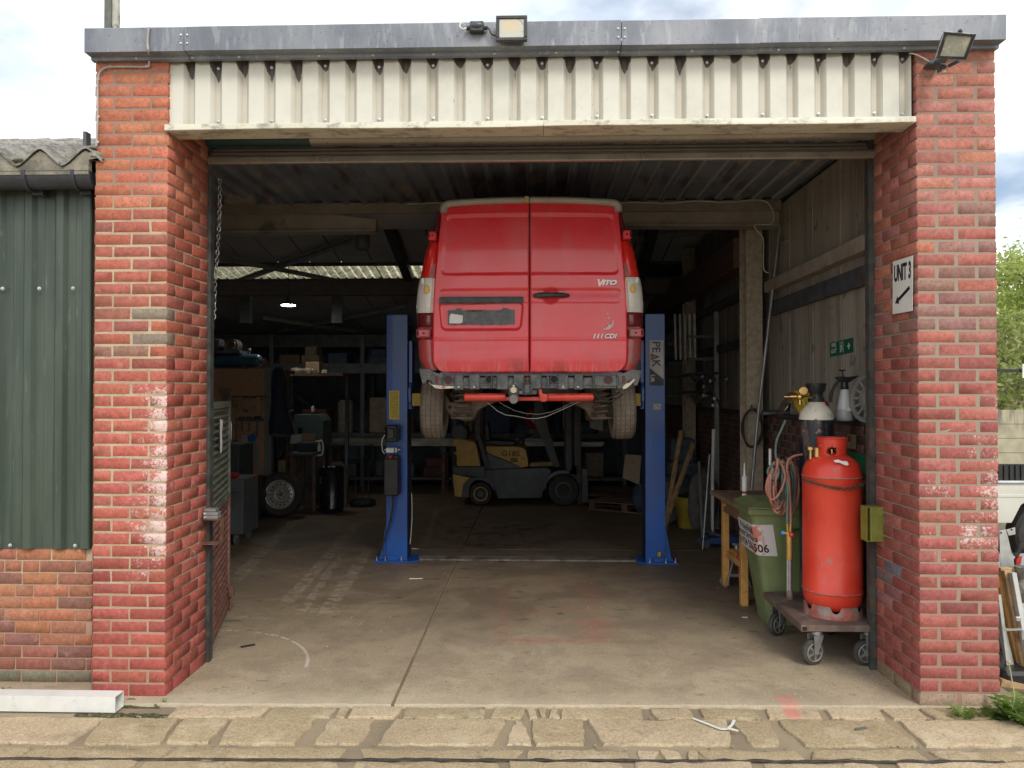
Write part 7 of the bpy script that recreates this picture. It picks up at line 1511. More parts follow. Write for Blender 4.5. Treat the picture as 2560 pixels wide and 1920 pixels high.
q = MB(); q.lathe([(0, 0), (.05, 0), (.056, .02), (.055, .16), (.03, .22), (.018, .24)], b + Vector((-.035, 0, 0)), n=16); q.build('body', white_pl, JG); q = MB(); q.tube(smooth_path([b + Vector((-.01, -.02, .22)), b + Vector((.04, -.02, .24)), b + Vector((.065, -.02, .14)), b + Vector((.04, -.02, .02)), b + Vector((.0, -.02, .02))], 6), .014, 8); q.build('handle', white_pl, JG)
# green machine
MY = 12.0; a, b = Q(634, 962, MY), Q(700, 896, MY); MC = thing('green_machine', 'pale green machine tool housing in the middle left of the workshop', 'machine tool', ((a.x + b.x) / 2, MY + .3, 0)); m_mc = wmat('machine_green', (.085, .14, .13), .5, 0, .12, 5)
q = MB(); q.prism([(a.x, a.z), (b.x - .02, a.z), (b.x - .02, b.z - .10), (b.x - .10, b.z), (a.x, b.z)], 'Y', MY, MY + .55, .008); q.build('housing', m_mc, MC, ang=30); q = MB(); q.box(a.x + .02, b.x - .06, MY + .05, MY + .5, 0, a.z - .001); q.build('stand', steel_dark, MC, smooth=False)
p0, p1 = Q(644, 941, MY), Q(654, 924, MY); q = MB(); q.box(p0.x, p1.x, MY - .003, MY + .001, p0.z, p1.z); q.build('panel', void, MC, smooth=False)
q = MB(); q.tube(smooth_path([Q(623, 893, MY), Q(630, 905, MY), Q(634, 925, MY)], 5), .012, 6); q.cyl(Q(618, 890, MY), Q(634, 886, MY), .02, n=8); q.build('arm', steel_grey, MC)
b = Q(676, 896, MY + .2); b.z = Q(0, 896, MY).z + .001; BT = thing('glue_bottle', 'small bottle with a pale conical top standing on the green machine', 'bottle', b); q = MB(); q.lathe([(0, 0), (.03, 0), (.03, .05), (0, .052)], b, n=14); q.build('base', redp, BT); q = MB(); q.lathe([(.032, .051), (.03, .09), (.02, .13), (.01, .14), (0, .142)], b, n=14); q.build('top', cream_p, BT)
# shelf with boxes and odds and ends
SY = 12.5; zs = Q(0, 806, SY).z; SH = thing('front_shelf', 'long shelf of loose parts and packing left of the lift', 'shelf', (Q(675, 0, SY).x, SY + .3, 0))
q = MB(); q.box(Q(608, 0, SY).x, Q(742, 0, SY).x, SY, SY + .6, zs - .05, zs - .001); q.build('board', wood_dk, SH, smooth=False)
for x in (612, 735): q = MB(); X = Q(x, 0, SY).x; q.box(X - .03, X + .03, SY + .5, SY + .56, 0, zs - .05); q.build('post', steel_dark, SH, smooth=False)
q = MB(); q.bar(Q(612, 830, SY + .5), Q(700, 905, SY + .5), .05, .02); q.build('brace', steel_dark, SH, smooth=False)
for (x0, x1, yt, mat, lab, cat) in ((654, 684, 781, cardb, 'tall cardboard box on the front shelf with clear bags against it', 'box'), (622, 640, 794, wood, 'small buff carton at the left end of the front shelf', 'carton'), (641, 652, 797, wood_dk, 'low dark carton between the buff carton and the tall cardboard box', 'carton')):
    a, b = Q(x0, 806, SY), Q(x1, yt, SY); q = MB(); q.box(a.x, b.x, SY + .15, SY + .4, zs + .0005, b.z, .006); single(q, 'carton', mat, lab, cat, ang=30)
t = T('crinkled_clear_film'); m_film = t.bsdf((.30, .26, .20), .2, 0, t.bump(t.noise(40, 4), .01), Alpha=.6)
for i, (x, s_) in enumerate(((642, 14), (664, 12), (676, 10))):
    q = MB(); c0 = Q(x, 801, SY + .05); q.grid(lambda u, v, c0=c0, s_=s_, i=i: c0 + Vector(((s_ * .008) * math.cos(6.283 * u) * math.cos(3.14 * (v - .5)) * (1 + .25 * mnoise.noise(Vector((u * 6, v * 6, i)))), .05 * math.sin(6.283 * u) * math.cos(3.14 * (v - .5)), .05 * math.sin(3.14 * (v - .5)) * (1 + .3 * mnoise.noise(Vector((u * 5, v * 5, 9 + i)))))), 18, 12)
    for v_ in q.v: v_.z = max(v_.z, zs + .001)
    single(q, 'plastic_bag', m_film, ['left', 'middle', 'right'][i] + ' crinkled clear plastic bag of fittings on the front shelf', 'plastic bag')
p = Q(665, 801, SY - .0); q = MB(); q.cyl((p.x, SY + .01, zs + .04), (p.x, SY + .05, zs + .04), .04, n=18); single(q, 'tape_roll', cream_p, 'small cream roll of tape at the front of the shelf', 'tape roll')
for i, (x, y, s_) in enumerate(((699, 791, .05), (701, 800, .055), (611, 793, .03))): p = Q(x, y, SY + .1); q = MB(); q.obox((p.x, SY + .12, zs + s_ * .5 + .001), (s_ * 1.3, s_, s_), Matrix.Rotation(.3 * i, 3, 'Z'), .004); single(q, 'small_block', cream_p, ['pale small carton standing on the right part of the front shelf', 'flat pale offcut beside the pale small carton on the shelf', 'tiny white packet at the far left edge of the front shelf'][i], 'packet', ang=30)
# long steel sections on trestles
RY = 13.3; RL = thing('steel_sections', 'stack of long pale steel sections lying level across trestles behind the forklift', 'steel sections', (Q(1000, 955, RY).x, RY, .8)); m_sec = wmat('pale_steel_section', (.40, .40, .34), .5, .3, .15, 3, (.28, .28, .24), (.45, .6), 4)
for i, (xa, xb, ya, yb, dy) in enumerate(((697, 1195, 948, 951.5, .20), (700, 1195, 952.5, 956, .12), (770, 1305, 955, 958.5, .02), (805, 1302, 959.5, 963.5, 0), (690, 800, 957, 962, .28))): a, b = Q(xa, yb, RY + dy), Q(xb, ya, RY + dy); q = MB(); q.box(a.x, b.x, RY + dy, RY + dy + .07, a.z, b.z, .004); q.build('section', m_sec, RL, ang=30)
zl = Q(0, 964, RY).z
for j, x in enumerate((720, 960, 1250)):
    X = Q(x, 0, RY).x; e = thing('trestle', 'dark %s trestle under the long pale steel sections' % ('left', 'middle', 'right')[j], 'trestle', (X, RY + .15, 0), 'trestles under the steel sections'); q = MB(); q.box(X - .04, X + .04, RY - .1, RY + .5, zl - .08, zl); q.build('beam', steel_dark, e, smooth=False)
    for dy in (-.08, .44): q = MB(); q.box(X - .03, X + .03, RY + dy, RY + dy + .05, 0, zl - .08); q.build('leg', rust, e, smooth=False)
# racking along the back wall
RYK = 14.6; KX = [-7.0, -5.2, -3.4, -1.6, .2, 1.7]
RC = thing('pallet_racking', 'dark steel racking with brown beams across the back of the workshop', 'racking', (-2.6, RYK + .5, 0))
for x in KX:
    for y in (RYK, RYK + .9): q = MB(); q.box(x, x + .08, y, y + .06, 0, 2.95); q.build('upright', steel_dark, RC, smooth=False)
    q = MB()
    for k in range(4): q.bar((x + .04, RYK + .05, .3 + k * .6), (x + .04, RYK + .9, .3 + (k + (1 if k % 2 else .0) + .5) * .6), .02, .02)
    q.build('lattice', steel_dark, RC, smooth=False)
za = Q(0, 807, RYK).z; zb2 = Q(0, 786, RYK).z
for a, b in zip(KX, KX[1:]):
    for (z0, z1, mat) in ((za, zb2, wmat('brown_rack_beam', (.13, .085, .055), .7) if a > -3 else steel_dark), (.95, 1.03, steel_dark), (.12, .18, steel_dark)):
        q = MB(); q.box(a + .08, b, RYK - .02, RYK + .03, z0, z1); q.build('beam', mat, RC, smooth=False); q = MB(); q.box(a + .08, b, RYK + .03, RYK + .9, z1 - .03, z1 - .002); q.build('deck', wood_dk, RC, smooth=False)
k_ = 0; BAYW = ('far left', 'second', 'third', 'fourth', 'right')
for bi, (a, b) in enumerate(zip(KX, KX[1:])):
    for li, (z, hmax) in enumerate(((.18, .55), (1.03, .75), (zb2, .5))):
        x = a + .14; j = 0
        while x < b - .3 and j < 3:
            w_ = R.uniform(.3, .6); w_ = min(w_, b - .05 - x); h_ = R.uniform(.18, hmax); i = (k_ * 5 + 2) % 7; k_ += 1; q = MB()
            kind = k_ % 4
            if kind == 3: q.lathe([(0, 0), (w_ * .3, 0), (w_ * .3, h_ * .9), (w_ * .2, h_), (0, h_)], (x + w_ / 2, RYK + .35, z), n=18); nm, ct, sh = 'storage_drum', 'drum', 'round'
            elif kind == 1: q.box(x, x + w_, RYK + .1, RYK + .6, z, z + h_ * .35, .01); q.box(x + .05, x + w_ * .8, RYK + .15, RYK + .55, z + h_ * .351, z + h_ * .7, .01); nm, ct, sh = 'stacked_case', 'case', 'stepped'
            else: q.box(x, x + w_, RYK + R.uniform(.05, .2), RYK + .7, z, z + h_, .01); nm, ct, sh = 'storage_crate', 'crate', 'square'
            single(q, nm, box_m[i], '%s %s %s, %s on the %s level of the %s racking bay' % (names_c[i], sh, ct, ('first', 'second', 'third')[j], ('lowest', 'waist high', 'upper')[li], BAYW[bi]), ct, ang=30)
            x += w_ + R.uniform(.05, .2); j += 1
# crate frame on the rack, white sheets behind the forklift
a, b = Q(1216, 928, 14.2), Q(1246, 862, 14.2); q = MB(); q.prism([(a.x, a.z), (a.x + .08, a.z + .03), (b.x, a.z), (b.x, b.z), (a.x, b.z)], 'Y', 14.2, 14.23); single(q, 'torn_board', wmat('dirty_white_board', (.44, .42, .36), .6, 0, .15), 'dirty white torn board hanging behind the forklift mast on its left', 'board', smooth=False)
t = T('mottled_cream_sheet'); m_sh2 = t.bsdf(t.mix(t.sm(t.noise(3, 4), .4, .6), (.55, .53, .45), (.42, .40, .33)), .6)  # plain opaque colour, mottled cream
a, b = Q(1274, 930, 14.2), Q(1302, 862, 14.2); q = MB(); q.prism([(a.x, a.z + .06), (a.x + .1, a.z + .02), (b.x, a.z - .01), (b.x, b.z), (a.x, b.z)], 'Y', 14.2, 14.23); single(q, 'pale_sheet', m_sh2, 'pale sheet standing upright behind the right side of the forklift mast', 'sheet', smooth=False)
p = Q(1158, 905, 13.6); HR = thing('hose_reel', 'round red hose reel standing behind the forklift seat', 'hose reel', (p.x, 13.6, p.z - .2)); q = MB(); q.torus(p, (0, 1, 0), .15, .04, 28, 8); q.build('drum', redp, HR); q = MB(); q.cyl(p + Vector((0, -.03, 0)), p + Vector((0, .03, 0)), .09, n=20); q.build('hub', wmat('grey_white_hub', (.36, .36, .35), .6), HR); q = MB(); q.box(p.x - .14, p.x + .14, 13.5, 13.7, 1.0, p.z - .18); q.build('stand', steel_dark, HR, smooth=False)
# ================================================================== FORKLIFT
FY = 12.1
FK = thing('forklift', 'small yellow and grey forklift parked sideways behind the lift', 'forklift', (K_ := at(1300, 1260, FY)).x and Vector((at(1300, 1260, FY).x, FY + .5, 0)))
def F(x, y): p = at(1100 + x / 4.424, 1000 + y / 4.424, FY); return (p.x, p.z)
m_fy = wmat('worn_forklift_yellow', (.58, .36, .08), .5, 0, .12, 6, (.24, .14, .06), (.60, .68), 6); m_fd = wmat('forklift_charcoal', (.08, .09, .10), .55, 0, .15, 6, (.085, .08, .075), (.5, .62), 5); m_fg2 = wmat('forklift_grey', (.10, .115, .12), .55)
def fp(name, pts, mat, y0, y1, b=.02): q = MB(); q.prism([F(*p) for p in pts], 'Y', FY + y0, FY + y1, b); return q.build(name, mat, FK, ang=40)
cw = fp('counterweight', [(140, 460), (165, 432), (380, 460), (400, 500), (448, 735), (185, 735), (178, 610), (140, 570)], m_fy, .02, .98, .03)
fp('counterweight_band', [(135, 745), (490, 735), (500, 860), (330, 850), (150, 820)], m_fd, .03, .97)
fp('counterweight', [(138, 822), (330, 862), (262, 930), (235, 1080), (160, 1070)], m_fy, .02, .98)
fp('rear_wheel_arch', [(262, 935), (330, 862), (500, 855), (560, 900), (600, 960), (600, 1010), (560, 940), (480, 890), (400, 885), (340, 930), (318, 1000), (318, 1075), (236, 1080)], m_fd, .0, .9, .004)
hd = fp('hood', [(505, 512), (880, 520), (950, 548), (982, 738), (900, 752), (770, 690), (510, 582)], m_fy, .05, .95)
fp('side_panel', [(512, 588), (765, 694), (895, 756), (562, 768)], m_fg2, .06, .94, .008)
fp('chassis', [(500, 775), (1180, 750), (1240, 790), (1160, 880), (1125, 1085), (640, 1092), (600, 960), (560, 900), (500, 860)], m_fd, .02, .98, .02)
fp('floor_plate', [(985, 745), (1260, 735), (1255, 690), (1000, 700)], wmat('worn_yellow_step', (.25, .17, .06), .6), .08, .92, .006)
arc = [(1365 + 245 * math.cos(a), 1010 - 235 * math.sin(a)) for a in [rad(175 - k * 11) for k in range(12)]]; arc2 = [(1365 + 205 * math.cos(a), 1010 - 195 * math.sin(a)) for a in [rad(54 + k * 11) for k in range(12)]]
fp('front_fender', arc + [(1490, 715), (1500, 725)] + arc2, m_fd, -.02, .28, .004)
fp('seat_base', [(480, 505), (820, 515), (830, 470), (500, 455)], black_pl, .2, .8)
fp('seat_back', [(490, 455), (540, 455), (520, 250), (480, 260)], black_pl, .25, .75)
for y0 in (.04, .88): fp('guard_post', [(382, -160), (440, -160), (440, 400), (470, 480), (560, 765), (500, 765), (410, 440), (385, 400)], m_fd, y0, y0 + .08, .008); fp('guard_post', [(1040, -160), (1100, -160), (1180, 250), (1250, 490), (1330, 740), (1250, 740), (1160, 500), (1040, 250)], m_fd, y0, y0 + .08, .008)
q = MB(); x0_, z0_ = F(382, -160); x1_, _z = F(1100, -160); q.box(x0_, x1_, FY + .04, FY + .96, z0_ - .001, z0_ + .04, .006); q.build('overhead_guard', m_fd, FK, ang=30)
for y0 in (.12, .78): fp('mast_channel', [(1395, -170), (1460, -170), (1460, 1120), (1395, 1120)], m_fd, y0, y0 + .10, .006); fp('mast_channel', [(1490, -170), (1565, -170), (1572, 1125), (1490, 1125)], wmat('mast_brown', (.05, .035, .035), .5), y0 + .01, y0 + .09, .006)
fp('lift_chain', [(1470, 100), (1482, 100), (1482, 1000), (1470, 1000)], steel_dark, .45, .5, 0)
fp('carriage', [(1575, 765), (1635, 770), (1645, 1130), (1575, 1130)], m_fd, .08, .92, .006)
for y0 in (.15, .73): fp('fork', [(1640, 1085), (1650, 1112), (2100, 1128), (2100, 1138), (1640, 1140)], wmat('fork_steel', (.14, .13, .12), .5, .4), y0, y0 + .11, .002)
q = MB(); p = F(930, 440); q.cyl((p[0], FY + .5, p[1]), (F(905, 520)[0], FY + .5, F(905, 520)[1]), .02, n=8); q.torus((p[0], FY + .5, p[1]), (-.5, 0, 1), .15, .014, 24, 6); q.build('steering_wheel', black_pl, FK)
q = MB(); q.lathe([(0, 0), (.12, 0), (.14, .03), (.14, .5), (.12, .55), (0, .56)], (F(200, 400)[0] - .0, FY + .25, F(0, 380)[1]), (0, 1, 0), 20); q.build('gas_bottle', steel_dark, FK)
def fwheel(cx, cy, r_, hub, mat): 
    p = at(1100 + cx / 4.424, 1000 + cy / 4.424, FY)
    for y0 in (-.01, .80):
        q = MB(); q.lathe([(r_ * .5, 0), (r_ * .92, 0), (r_, .03), (r_, .16), (r_ * .92, .19), (r_ * .5, .19)], (p.x, FY + y0, r_), (0, 1, 0), 40); q.build('tyre', m_tyd, FK, ang=40)
        q = MB(); q.lathe([(r_ * .52, .0), (hub, -.004), (hub * .9, .02), (hub * .55, .03), (hub * .4, .01), (0, .01)], (p.x, FY + y0, r_), (0, 1, 0), 32, caps=False); q.build('hub', mat, FK, ang=40)
        if y0 < 0 and mat is m_fy:
            q = MB(); q.cyl((p.x, FY - .014, r_), (p.x, FY - .003, r_), hub * .42, n=20); q.build('hub_cap', m_fd, FK)
            for k in range(6): g = k * 1.047; q = MB(); q.cyl((p.x + hub * .7 * math.cos(g), FY - .012, r_ + hub * .7 * math.sin(g)), (p.x + hub * .7 * math.cos(g), FY + .02, r_ + hub * .7 * math.sin(g)), .011, n=8); q.build('wheel_nut', m_fd, FK)
fwheel(450, 1060, .19, .115, m_fy); fwheel(1365, 1000, .255, .11, m_fd)
p = F(780, 605); text('lettering', 'G18S', .125, FRONT((p[0], FY + .046, p[1] + .01)), wmat('decal_brown', (.06, .04, .02), .6), hd, .0008, 1.1, .002)
p = F(817, 668); q = MB(); q.box(p[0] - .055, p[0] + .055, FY + .042, FY + .047, p[1] - .032, p[1] + .032); q.build('decal', wmat('decal_dark', (.05, .035, .02), .6), hd, smooth=False); q = MB()
for k in range(3): q.torus((p[0] - .028 + k * .028, FY + .041, p[1]), (0, 1, 0), .012, .003, 14, 5)
q.build('decal_rings', m_fy, hd); q = MB(); p = F(160, 540); q.box(p[0] - .03, p[0] + .03, FY + .012, FY + .018, p[1] - .05, p[1] + .04); q.build('decal', void, cw, smooth=False)
# hanging lamp, lit
p = at(721, 763, 12.0); LP = thing('pendant_lamp', 'small lit round lamp hanging under the dark roof at the left', 'lamp', p - Vector((0, 0, .02)))
q = MB(); q.lathe([(.13, 0), (.135, .01), (.10, .05), (.06, .09), (.04, .13), (0, .135)], p, n=28); q.build('shade', steel_dark, LP, ang=40)
em = T('lamp_glow'); e_ = em.n('ShaderNodeEmission'); e_.inputs[0].default_value = (1, .97, .88, 1); e_.inputs[1].default_value = 48; em.t.links.new(e_.outputs[0], em.o.inputs[0]); q = MB(); q.lathe([(0, -.012), (.09, -.010), (.118, .002), (0, .003)], p, n=28); q.build('diffuser', em.m, LP)
q = MB(); q.cyl(p + Vector((0, 0, .13)), (p.x, 12.0, rz(12.0)), .006, n=6); q.build('cord', steel_dark, LP)
# litter on the floor
for i, (x, y, dx, dy, rzz, mat, lab) in enumerate(((1862, 1545, .045, .018, .0, paper, 'small white plastic chip on the floor left of the trolley'), (1040, 1448, .13, .012, .1, white_pl, 'short white plastic strip on the floor in front of the left lift post'), (1036, 1373, .09, .02, -.1, paper, 'crumpled white strip lying on the base of the left lift post'), (620, 1616, .10, .02, .6, blk_ink, 'dark scrap of rubber on the floor inside the left jamb'))):
    p = fl(x, y, .001); q = MB(); q.obox(p + Vector((0, 0, .006)), (dx, dy, .006), Matrix.Rotation(rzz, 3, 'Z'), .001); single(q, 'litter', mat, lab, 'litter', ang=30)
# ================================================================== OUTSIDE ON THE LEFT: metal shed
SYF = 4.60
MS = thing('metal_shed', 'neighbouring shed clad in dark green ribbed metal on a brick plinth, left of the garage', 'shed', (-4.2, 5.5, 0))
xs1 = at(229, 900, SYF).x - .004; zg0 = at(150, 1373, SYF).z; zg1 = at(150, 440, SYF).z + .06
t = T('weathered_green_cladding'); P, x, y, z, nn = t.pos()
c = t.mix(t.sm(t.noise(4, 6, sx=3, sz=.25, rough=.65), .38, .64), (.034, .052, .040), (.056, .076, .058))
c = t.mix(t.mul(t.sm(t.noise(9, 6, sx=5, sz=.35, rough=.75), .60, .72), .5), c, (.20, .25, .22)); c = t.mix(t.mul(t.sm(t.noise(24, 5, sx=6, sz=.5, rough=.8), .70, .73), .9), c, (.48, .52, .48))
m_gc = t.bsdf(c, .45, .0, t.bump(t.noise(5, 3), .006, .5))
q = MB(); pw = .2; n_ = 26; P2 = []
for i in range(n_):
    xx = xs1 - .05 - i * pw; k = i % 3
    P2 += [(xx, SYF + .024), (xx - pw * .26, SYF + .024), (xx - pw * .29, SYF + .021), (xx - pw * .32, SYF + .024), (xx - pw * .56, SYF + .024), (xx - pw * .66, SYF), (xx - pw * .88, SYF)]
q.prism(P2 + [(a, b + .012) for a, b in reversed(P2)], 'Z', zg0, zg1); q.build('cladding_sheet', m_gc, MS, smooth=False)
q = MB(); q.box(xs1 - .058, xs1 + .0, SYF - .010, SYF + .03, zg0 - .002, zg1, .006); q.build('corner_flashing', m_gc, MS, ang=30)
for i, xx in enumerate((at(27, 1363, SYF).x, at(189, 1363, SYF).x, at(8, 722, SYF).x, at(100, 722, SYF).x, at(184, 722, SYF).x)):
    dot('screw', screwm, (xx, SYF - .004, at(27, 1363 if i < 2 else 722, SYF).z), MS, 1.1)
q = MB(); q.box(-9, xs1 - .01, SYF + .045, 4.9, -.1, zg1 - .02); q.build('wall_core', m_mortar, MS, smooth=False)
q = MB(); q.box(-9, xs1 - .004, SYF + .036, SYF + .045, -.1, zg0 + .02); q.build('plinth_mortar', m_mortar, MS, smooth=False)
k = 0; z = zg0 - .006
while z > -.1:
    z1 = z; z0 = z - .0665; xx = xs1 - .005 + (.1125 if k % 2 else 0) - (.04 if k % 3 == 0 else 0); j = 0
    while xx > -4.6:
        xr = min(xx, xs1 - .005); xl = xx - .215
        if R.random() < .12: xl = xx - .1025
        if xr - xl > .03:
            colr = R.choice([(.38, .15, .08), (.42, .17, .09), (.31, .12, .08), (.24, .105, .08), (.35, .14, .085)]) if z0 > .22 else (R.choice([(.22, .10, .075), (.28, .10, .07)]) if z0 > .06 else (.16, .145, .10))
            brick(xl, xr, SYF + .03, SYF + .12, z0, z1, m_bp, colr, MS)
        xx = xl - .010; j += 1
    z = z0 - .0095; k += 1
# gutter
zc_ = at(120, 440, 4.50).z + .012; GR = .062; m_gut = wmat('grey_black_gutter', (.03, .033, .04), .4, 0, .15, 14)
gx1 = at(238, 455, 4.50).x; q = MB()
def gut(u, v, r_=GR): a = math.pi + math.pi * v; return Vector((-9 + (gx1 + 9) * u, 4.50 + r_ * math.cos(a), zc_ + 1.55 * r_ * math.sin(a)))
q.grid(lambda u, v: gut(u, v), 6, 16); q.grid(lambda u, v: gut(u, v, GR - .003), 6, 16); q.tube([(-9, 4.50 - GR, zc_), (gx1, 4.50 - GR, zc_)], .004, 6); q.build('gutter', m_gut, MS, recalc=False)
q = MB(); pts = [(4.50 + GR * math.cos(math.pi + math.pi * i / 14), zc_ + 1.55 * GR * math.sin(math.pi + math.pi * i / 14)) for i in range(15)]; q.prism(pts, 'X', gx1 - .004, gx1 + .002); q.build('end_cap', m_gut, MS, smooth=False)
for xx in (at(64, 460, 4.46).x, at(186, 460, 4.46).x):
    q = MB(); P3 = []
    for i in range(19): a = math.pi * .98 + math.pi * 1.04 * i / 18; P3.append((xx, 4.50 + (GR + .005) * math.cos(a), zc_ + 1.55 * (GR + .004) * math.sin(a)))
    for a, b in zip(P3, P3[1:]): q.bar(a, b, .022, .006)
    q.box(xx - .02, xx + .05, 4.545, 4.60, zc_ - 1.55 * GR - .02, zc_ - 1.55 * GR + .03, .003); q.build('gutter_bracket', m_gut, MS, ang=40)
# corrugated fibre cement roof with eaves filler
t = T('lichened_cement_sheet'); c = t.mix(t.sm(t.noise(9, 7, rough=.8), .42, .60), (.30, .29, .26), (.13, .125, .11)); c = t.mix(t.mul(t.sm(t.noise(26, 5, rough=.8), .60, .66), .8), c, (.50, .50, .46)); m_fc = t.bsdf(c, .9, 0, t.bump(t.noise(40, 5, rough=.8), .008, .9))
pit = .280; amp = .046; xr0 = at(232, 400, 4.42).x; zr0 = at(120, 395, 4.42).z + .005
pk = at(98, 372, 4.42).x
def zcor(x): return amp * (abs(((x - pk) / pit) % 1 - .5) * 4 - 1) * .62 + amp * .55 * math.cos((x - pk) * 2 * math.pi / pit)
q = MB(); n_ = 150; xl0 = -5.4; xr1 = at(254, 400, 4.42).x
for dz in (.0, .016):
    q.grid(lambda u, v, dz=dz: Vector((xl0 + (xr1 - xl0) * u, 4.42 + 2.2 * v, zr0 + zcor(xl0 + (xr1 - xl0) * u) + dz + .37 * v * 2.2)), n_, 3)
q.grid(lambda u, v: Vector((xl0 + (xr1 - xl0) * u, 4.42, zr0 + zcor(xl0 + (xr1 - xl0) * u) + .016 * v)), n_, 1); q.build('roof_sheet', m_fc, MS, recalc=False, ang=60)
q = MB(); zb_ = at(100, 437, 4.44).z; xe = at(222, 420, 4.44).x; xf = at(252, 400, 4.44).x
pts = [(xl0, zb_), (xe, zb_), (xe + .002, zr0 - .012), (xf + .006, zr0 - .010), (xf + .014, zr0 + .0)]; m_ = 60
for i in range(m_ + 1): x_ = xf + (xl0 - xf) * i / m_; pts.append((x_, zr0 + zcor(x_) - .006))
q.prism(pts, 'Y', 4.435, 4.47); q.build('eaves_filler', wmat('mortar_filler', (.24, .22, .175), .9, 0, .2, 14, (.14, .13, .105), (.45, .6), 6, bump=.6), MS, smooth=False)
p = at(240, 388, 4.45); q = MB(); q.ball(p, (.040, .03, .024), 14, 8); q.build('mortar_end', wmat('lichened_mortar', (.25, .24, .18), .95, 0, .3, 30, (.45, .44, .38), (.55, .65), 30), MS)
for px_ in (66, 120, 186): p = at(px_, 388, 4.8); q = MB(); q.cyl(p, p + Vector((0, 0, .045)), .006, n=6); q.build('roof_bolt', rust, MS)
for i, (px, py, s_) in enumerate(((50, 404, .035), (230, 372, .02))):
    p = at(px, py, 4.44); q = MB(); q.ball(p, (s_ * 1.3, s_, s_ * .5), 10, 6); q.build('moss_clump', wmat('moss', (.05, .055, .02), .95, 0, .4, 30), MS)
q = MB(); q.box(at(231, 330, 4.7).x, at(239, 330, 4.7).x, 4.6, 4.65, at(235, 372, 4.6).z, at(235, 328, 4.6).z); q.build('flue_edge', steel_dark, MS, smooth=False)
# white square tube on the ground
a, b = fl(-400, 1782, -.01), fl(288, 1781, -.01); yT = b.y; xT = b.x; q = MB(); zt0 = -.012; hs = at(280, 1742, yT).z - zt0
q.box(-6.2, xT, yT, yT + hs, zt0, zt0 + .003); q.box(-6.2, xT, yT, yT + hs, zt0 + hs - .003, zt0 + hs); q.box(-6.2, xT, yT, yT + .003, zt0 + .003, zt0 + hs - .003); q.box(-6.2, xT, yT + hs - .003, yT + hs, zt0 + .003, zt0 + hs - .003)
WT = single(q, 'square_tube', wmat('scuffed_white_tube', (.66, .66, .63), .45, 0, .08, 5, (.50, .48, .44), (.56, .7), 6), 'long white square tube lying on the ground against the shed', 'tube', smooth=False)
# ================================================================== ON THE FACADE: pole, lights, conduit
pa = at(267, 60, 4.75); pb = at(297, 60, 4.75); q = MB(); xm_ = pa.x + (pb.x - pa.x) * .55
PO = thing('roof_pole', 'weathered square pole rising from the roof edge above the left pillar', 'pole', (xm_, 4.75, 3.97)); m_po = wmat('weathered_pole', (.16, .17, .15), .8, 0, .2, 10, (.09, .10, .09), (.45, .6), 5)
q.box(pa.x, xm_, 4.72, 4.78, 3.97, 6.5); q.build('post', m_po, PO, smooth=False); q = MB(); q.box(xm_ + .001, pb.x, 4.735, 4.765, 3.97, 6.5); q.build('side_strip', wmat('pale_strip', (.45, .44, .38), .7, 0, .15, 9, (.16, .15, .12), (.5, .6), 14), PO, smooth=False)
q = MB(); q.prism([(at(237, 70, 4.6).x, 3.975), (at(250, 62, 4.6).x, 4.0), (at(320, 64, 4.6).x, 3.996), (at(334, 70, 4.6).x, 3.975)], 'Y', 4.5, 4.9); q.build('cover_plate', steel_dark, PO, smooth=False)
cz = 4.335; CO = []
for x, y in ((372, 68), (370, 90), (369, 110), (371, 128)): CO.append(at(x, y, cz))
CO += [at(372, 140, 4.42), at(373, 160, 4.435), at(368, 167, 4.435), at(330, 167, 4.435), at(280, 167, 4.435), at(258, 172, 4.435), at(246, 190, 4.435), at(244, 230, 4.435), at(244, 290, 4.435), at(242, 340, 4.435), at(241, 366, 4.435)]
CB_ = thing('conduit', 'thin grey cable running down from the fascia and round the top of the left pillar', 'cable', CO[-1]); q = MB(); q.tube(smooth_path(CO, 4), .0065, 8); q.build('cable', wmat('grey_cable', (.36, .33, .30), .5), CB_)
for p in (at(245, 198, 4.437), at(245, 292, 4.437), at(243, 355, 4.437), at(276, 167, 4.437), at(368, 166, 4.437)): q = MB(); q.obox(p, (.02, .012, .016), None, .003); q.build('clip', galv, CB_)
# centre floodlight
a, b = at(1240, 103, 4.28), at(1318, 39, 4.28); FLt = thing('floodlight', 'black square floodlight with a yellowed lens standing on the middle of the fascia', 'floodlight', ((a.x + b.x) / 2, 4.31, a.z)); fr_ = .012
q = MB(); w_ = .010; H_ = (a.z + b.z) / 2; W2_ = (b.x - a.x) / 2; Hh = (b.z - a.z) / 2; cxm = (a.x + b.x) / 2; e = .012
for x0, x1, z0, z1 in ((a.x, b.x, b.z - e * 1.6, b.z), (a.x, b.x, a.z, a.z + e * 1.6), (a.x, a.x + e * 1.6, a.z + e * 1.6, b.z - e * 1.6), (b.x - e * 1.6, b.x, a.z + e * 1.6, b.z - e * 1.6)): q.box(x0, x1, 4.272, 4.30, z0, z1, .003)
m_flk2 = wmat('floodlight_black', (.03, .032, .035), .55, 0, .2, 20, (.10, .10, .10), (.58, .68), 25); q.build('frame', m_flk2, FLt, ang=40)
q = MB(); q.box(a.x + .01, b.x - .01, 4.30, 4.335, a.z + .01, b.z - .01, .01); q.build('housing', m_flk2, FLt, ang=40)
t = T('yellowed_lens'); P, x, y, z, nn = t.pos(); k = t.rect(cxm - .05, cxm + .04, H_ - .02, H_ + .05, .012, v=z); m_fl = t.bsdf(t.mix(t.mul(k, .7), t.mix(t.mul(t.sm(t.noise(30, 4), .6, .7), .5), (.46, .46, .40), (.30, .30, .25)), (.55, .45, .27)), .18, 0, None, Coat_Weight=.6)
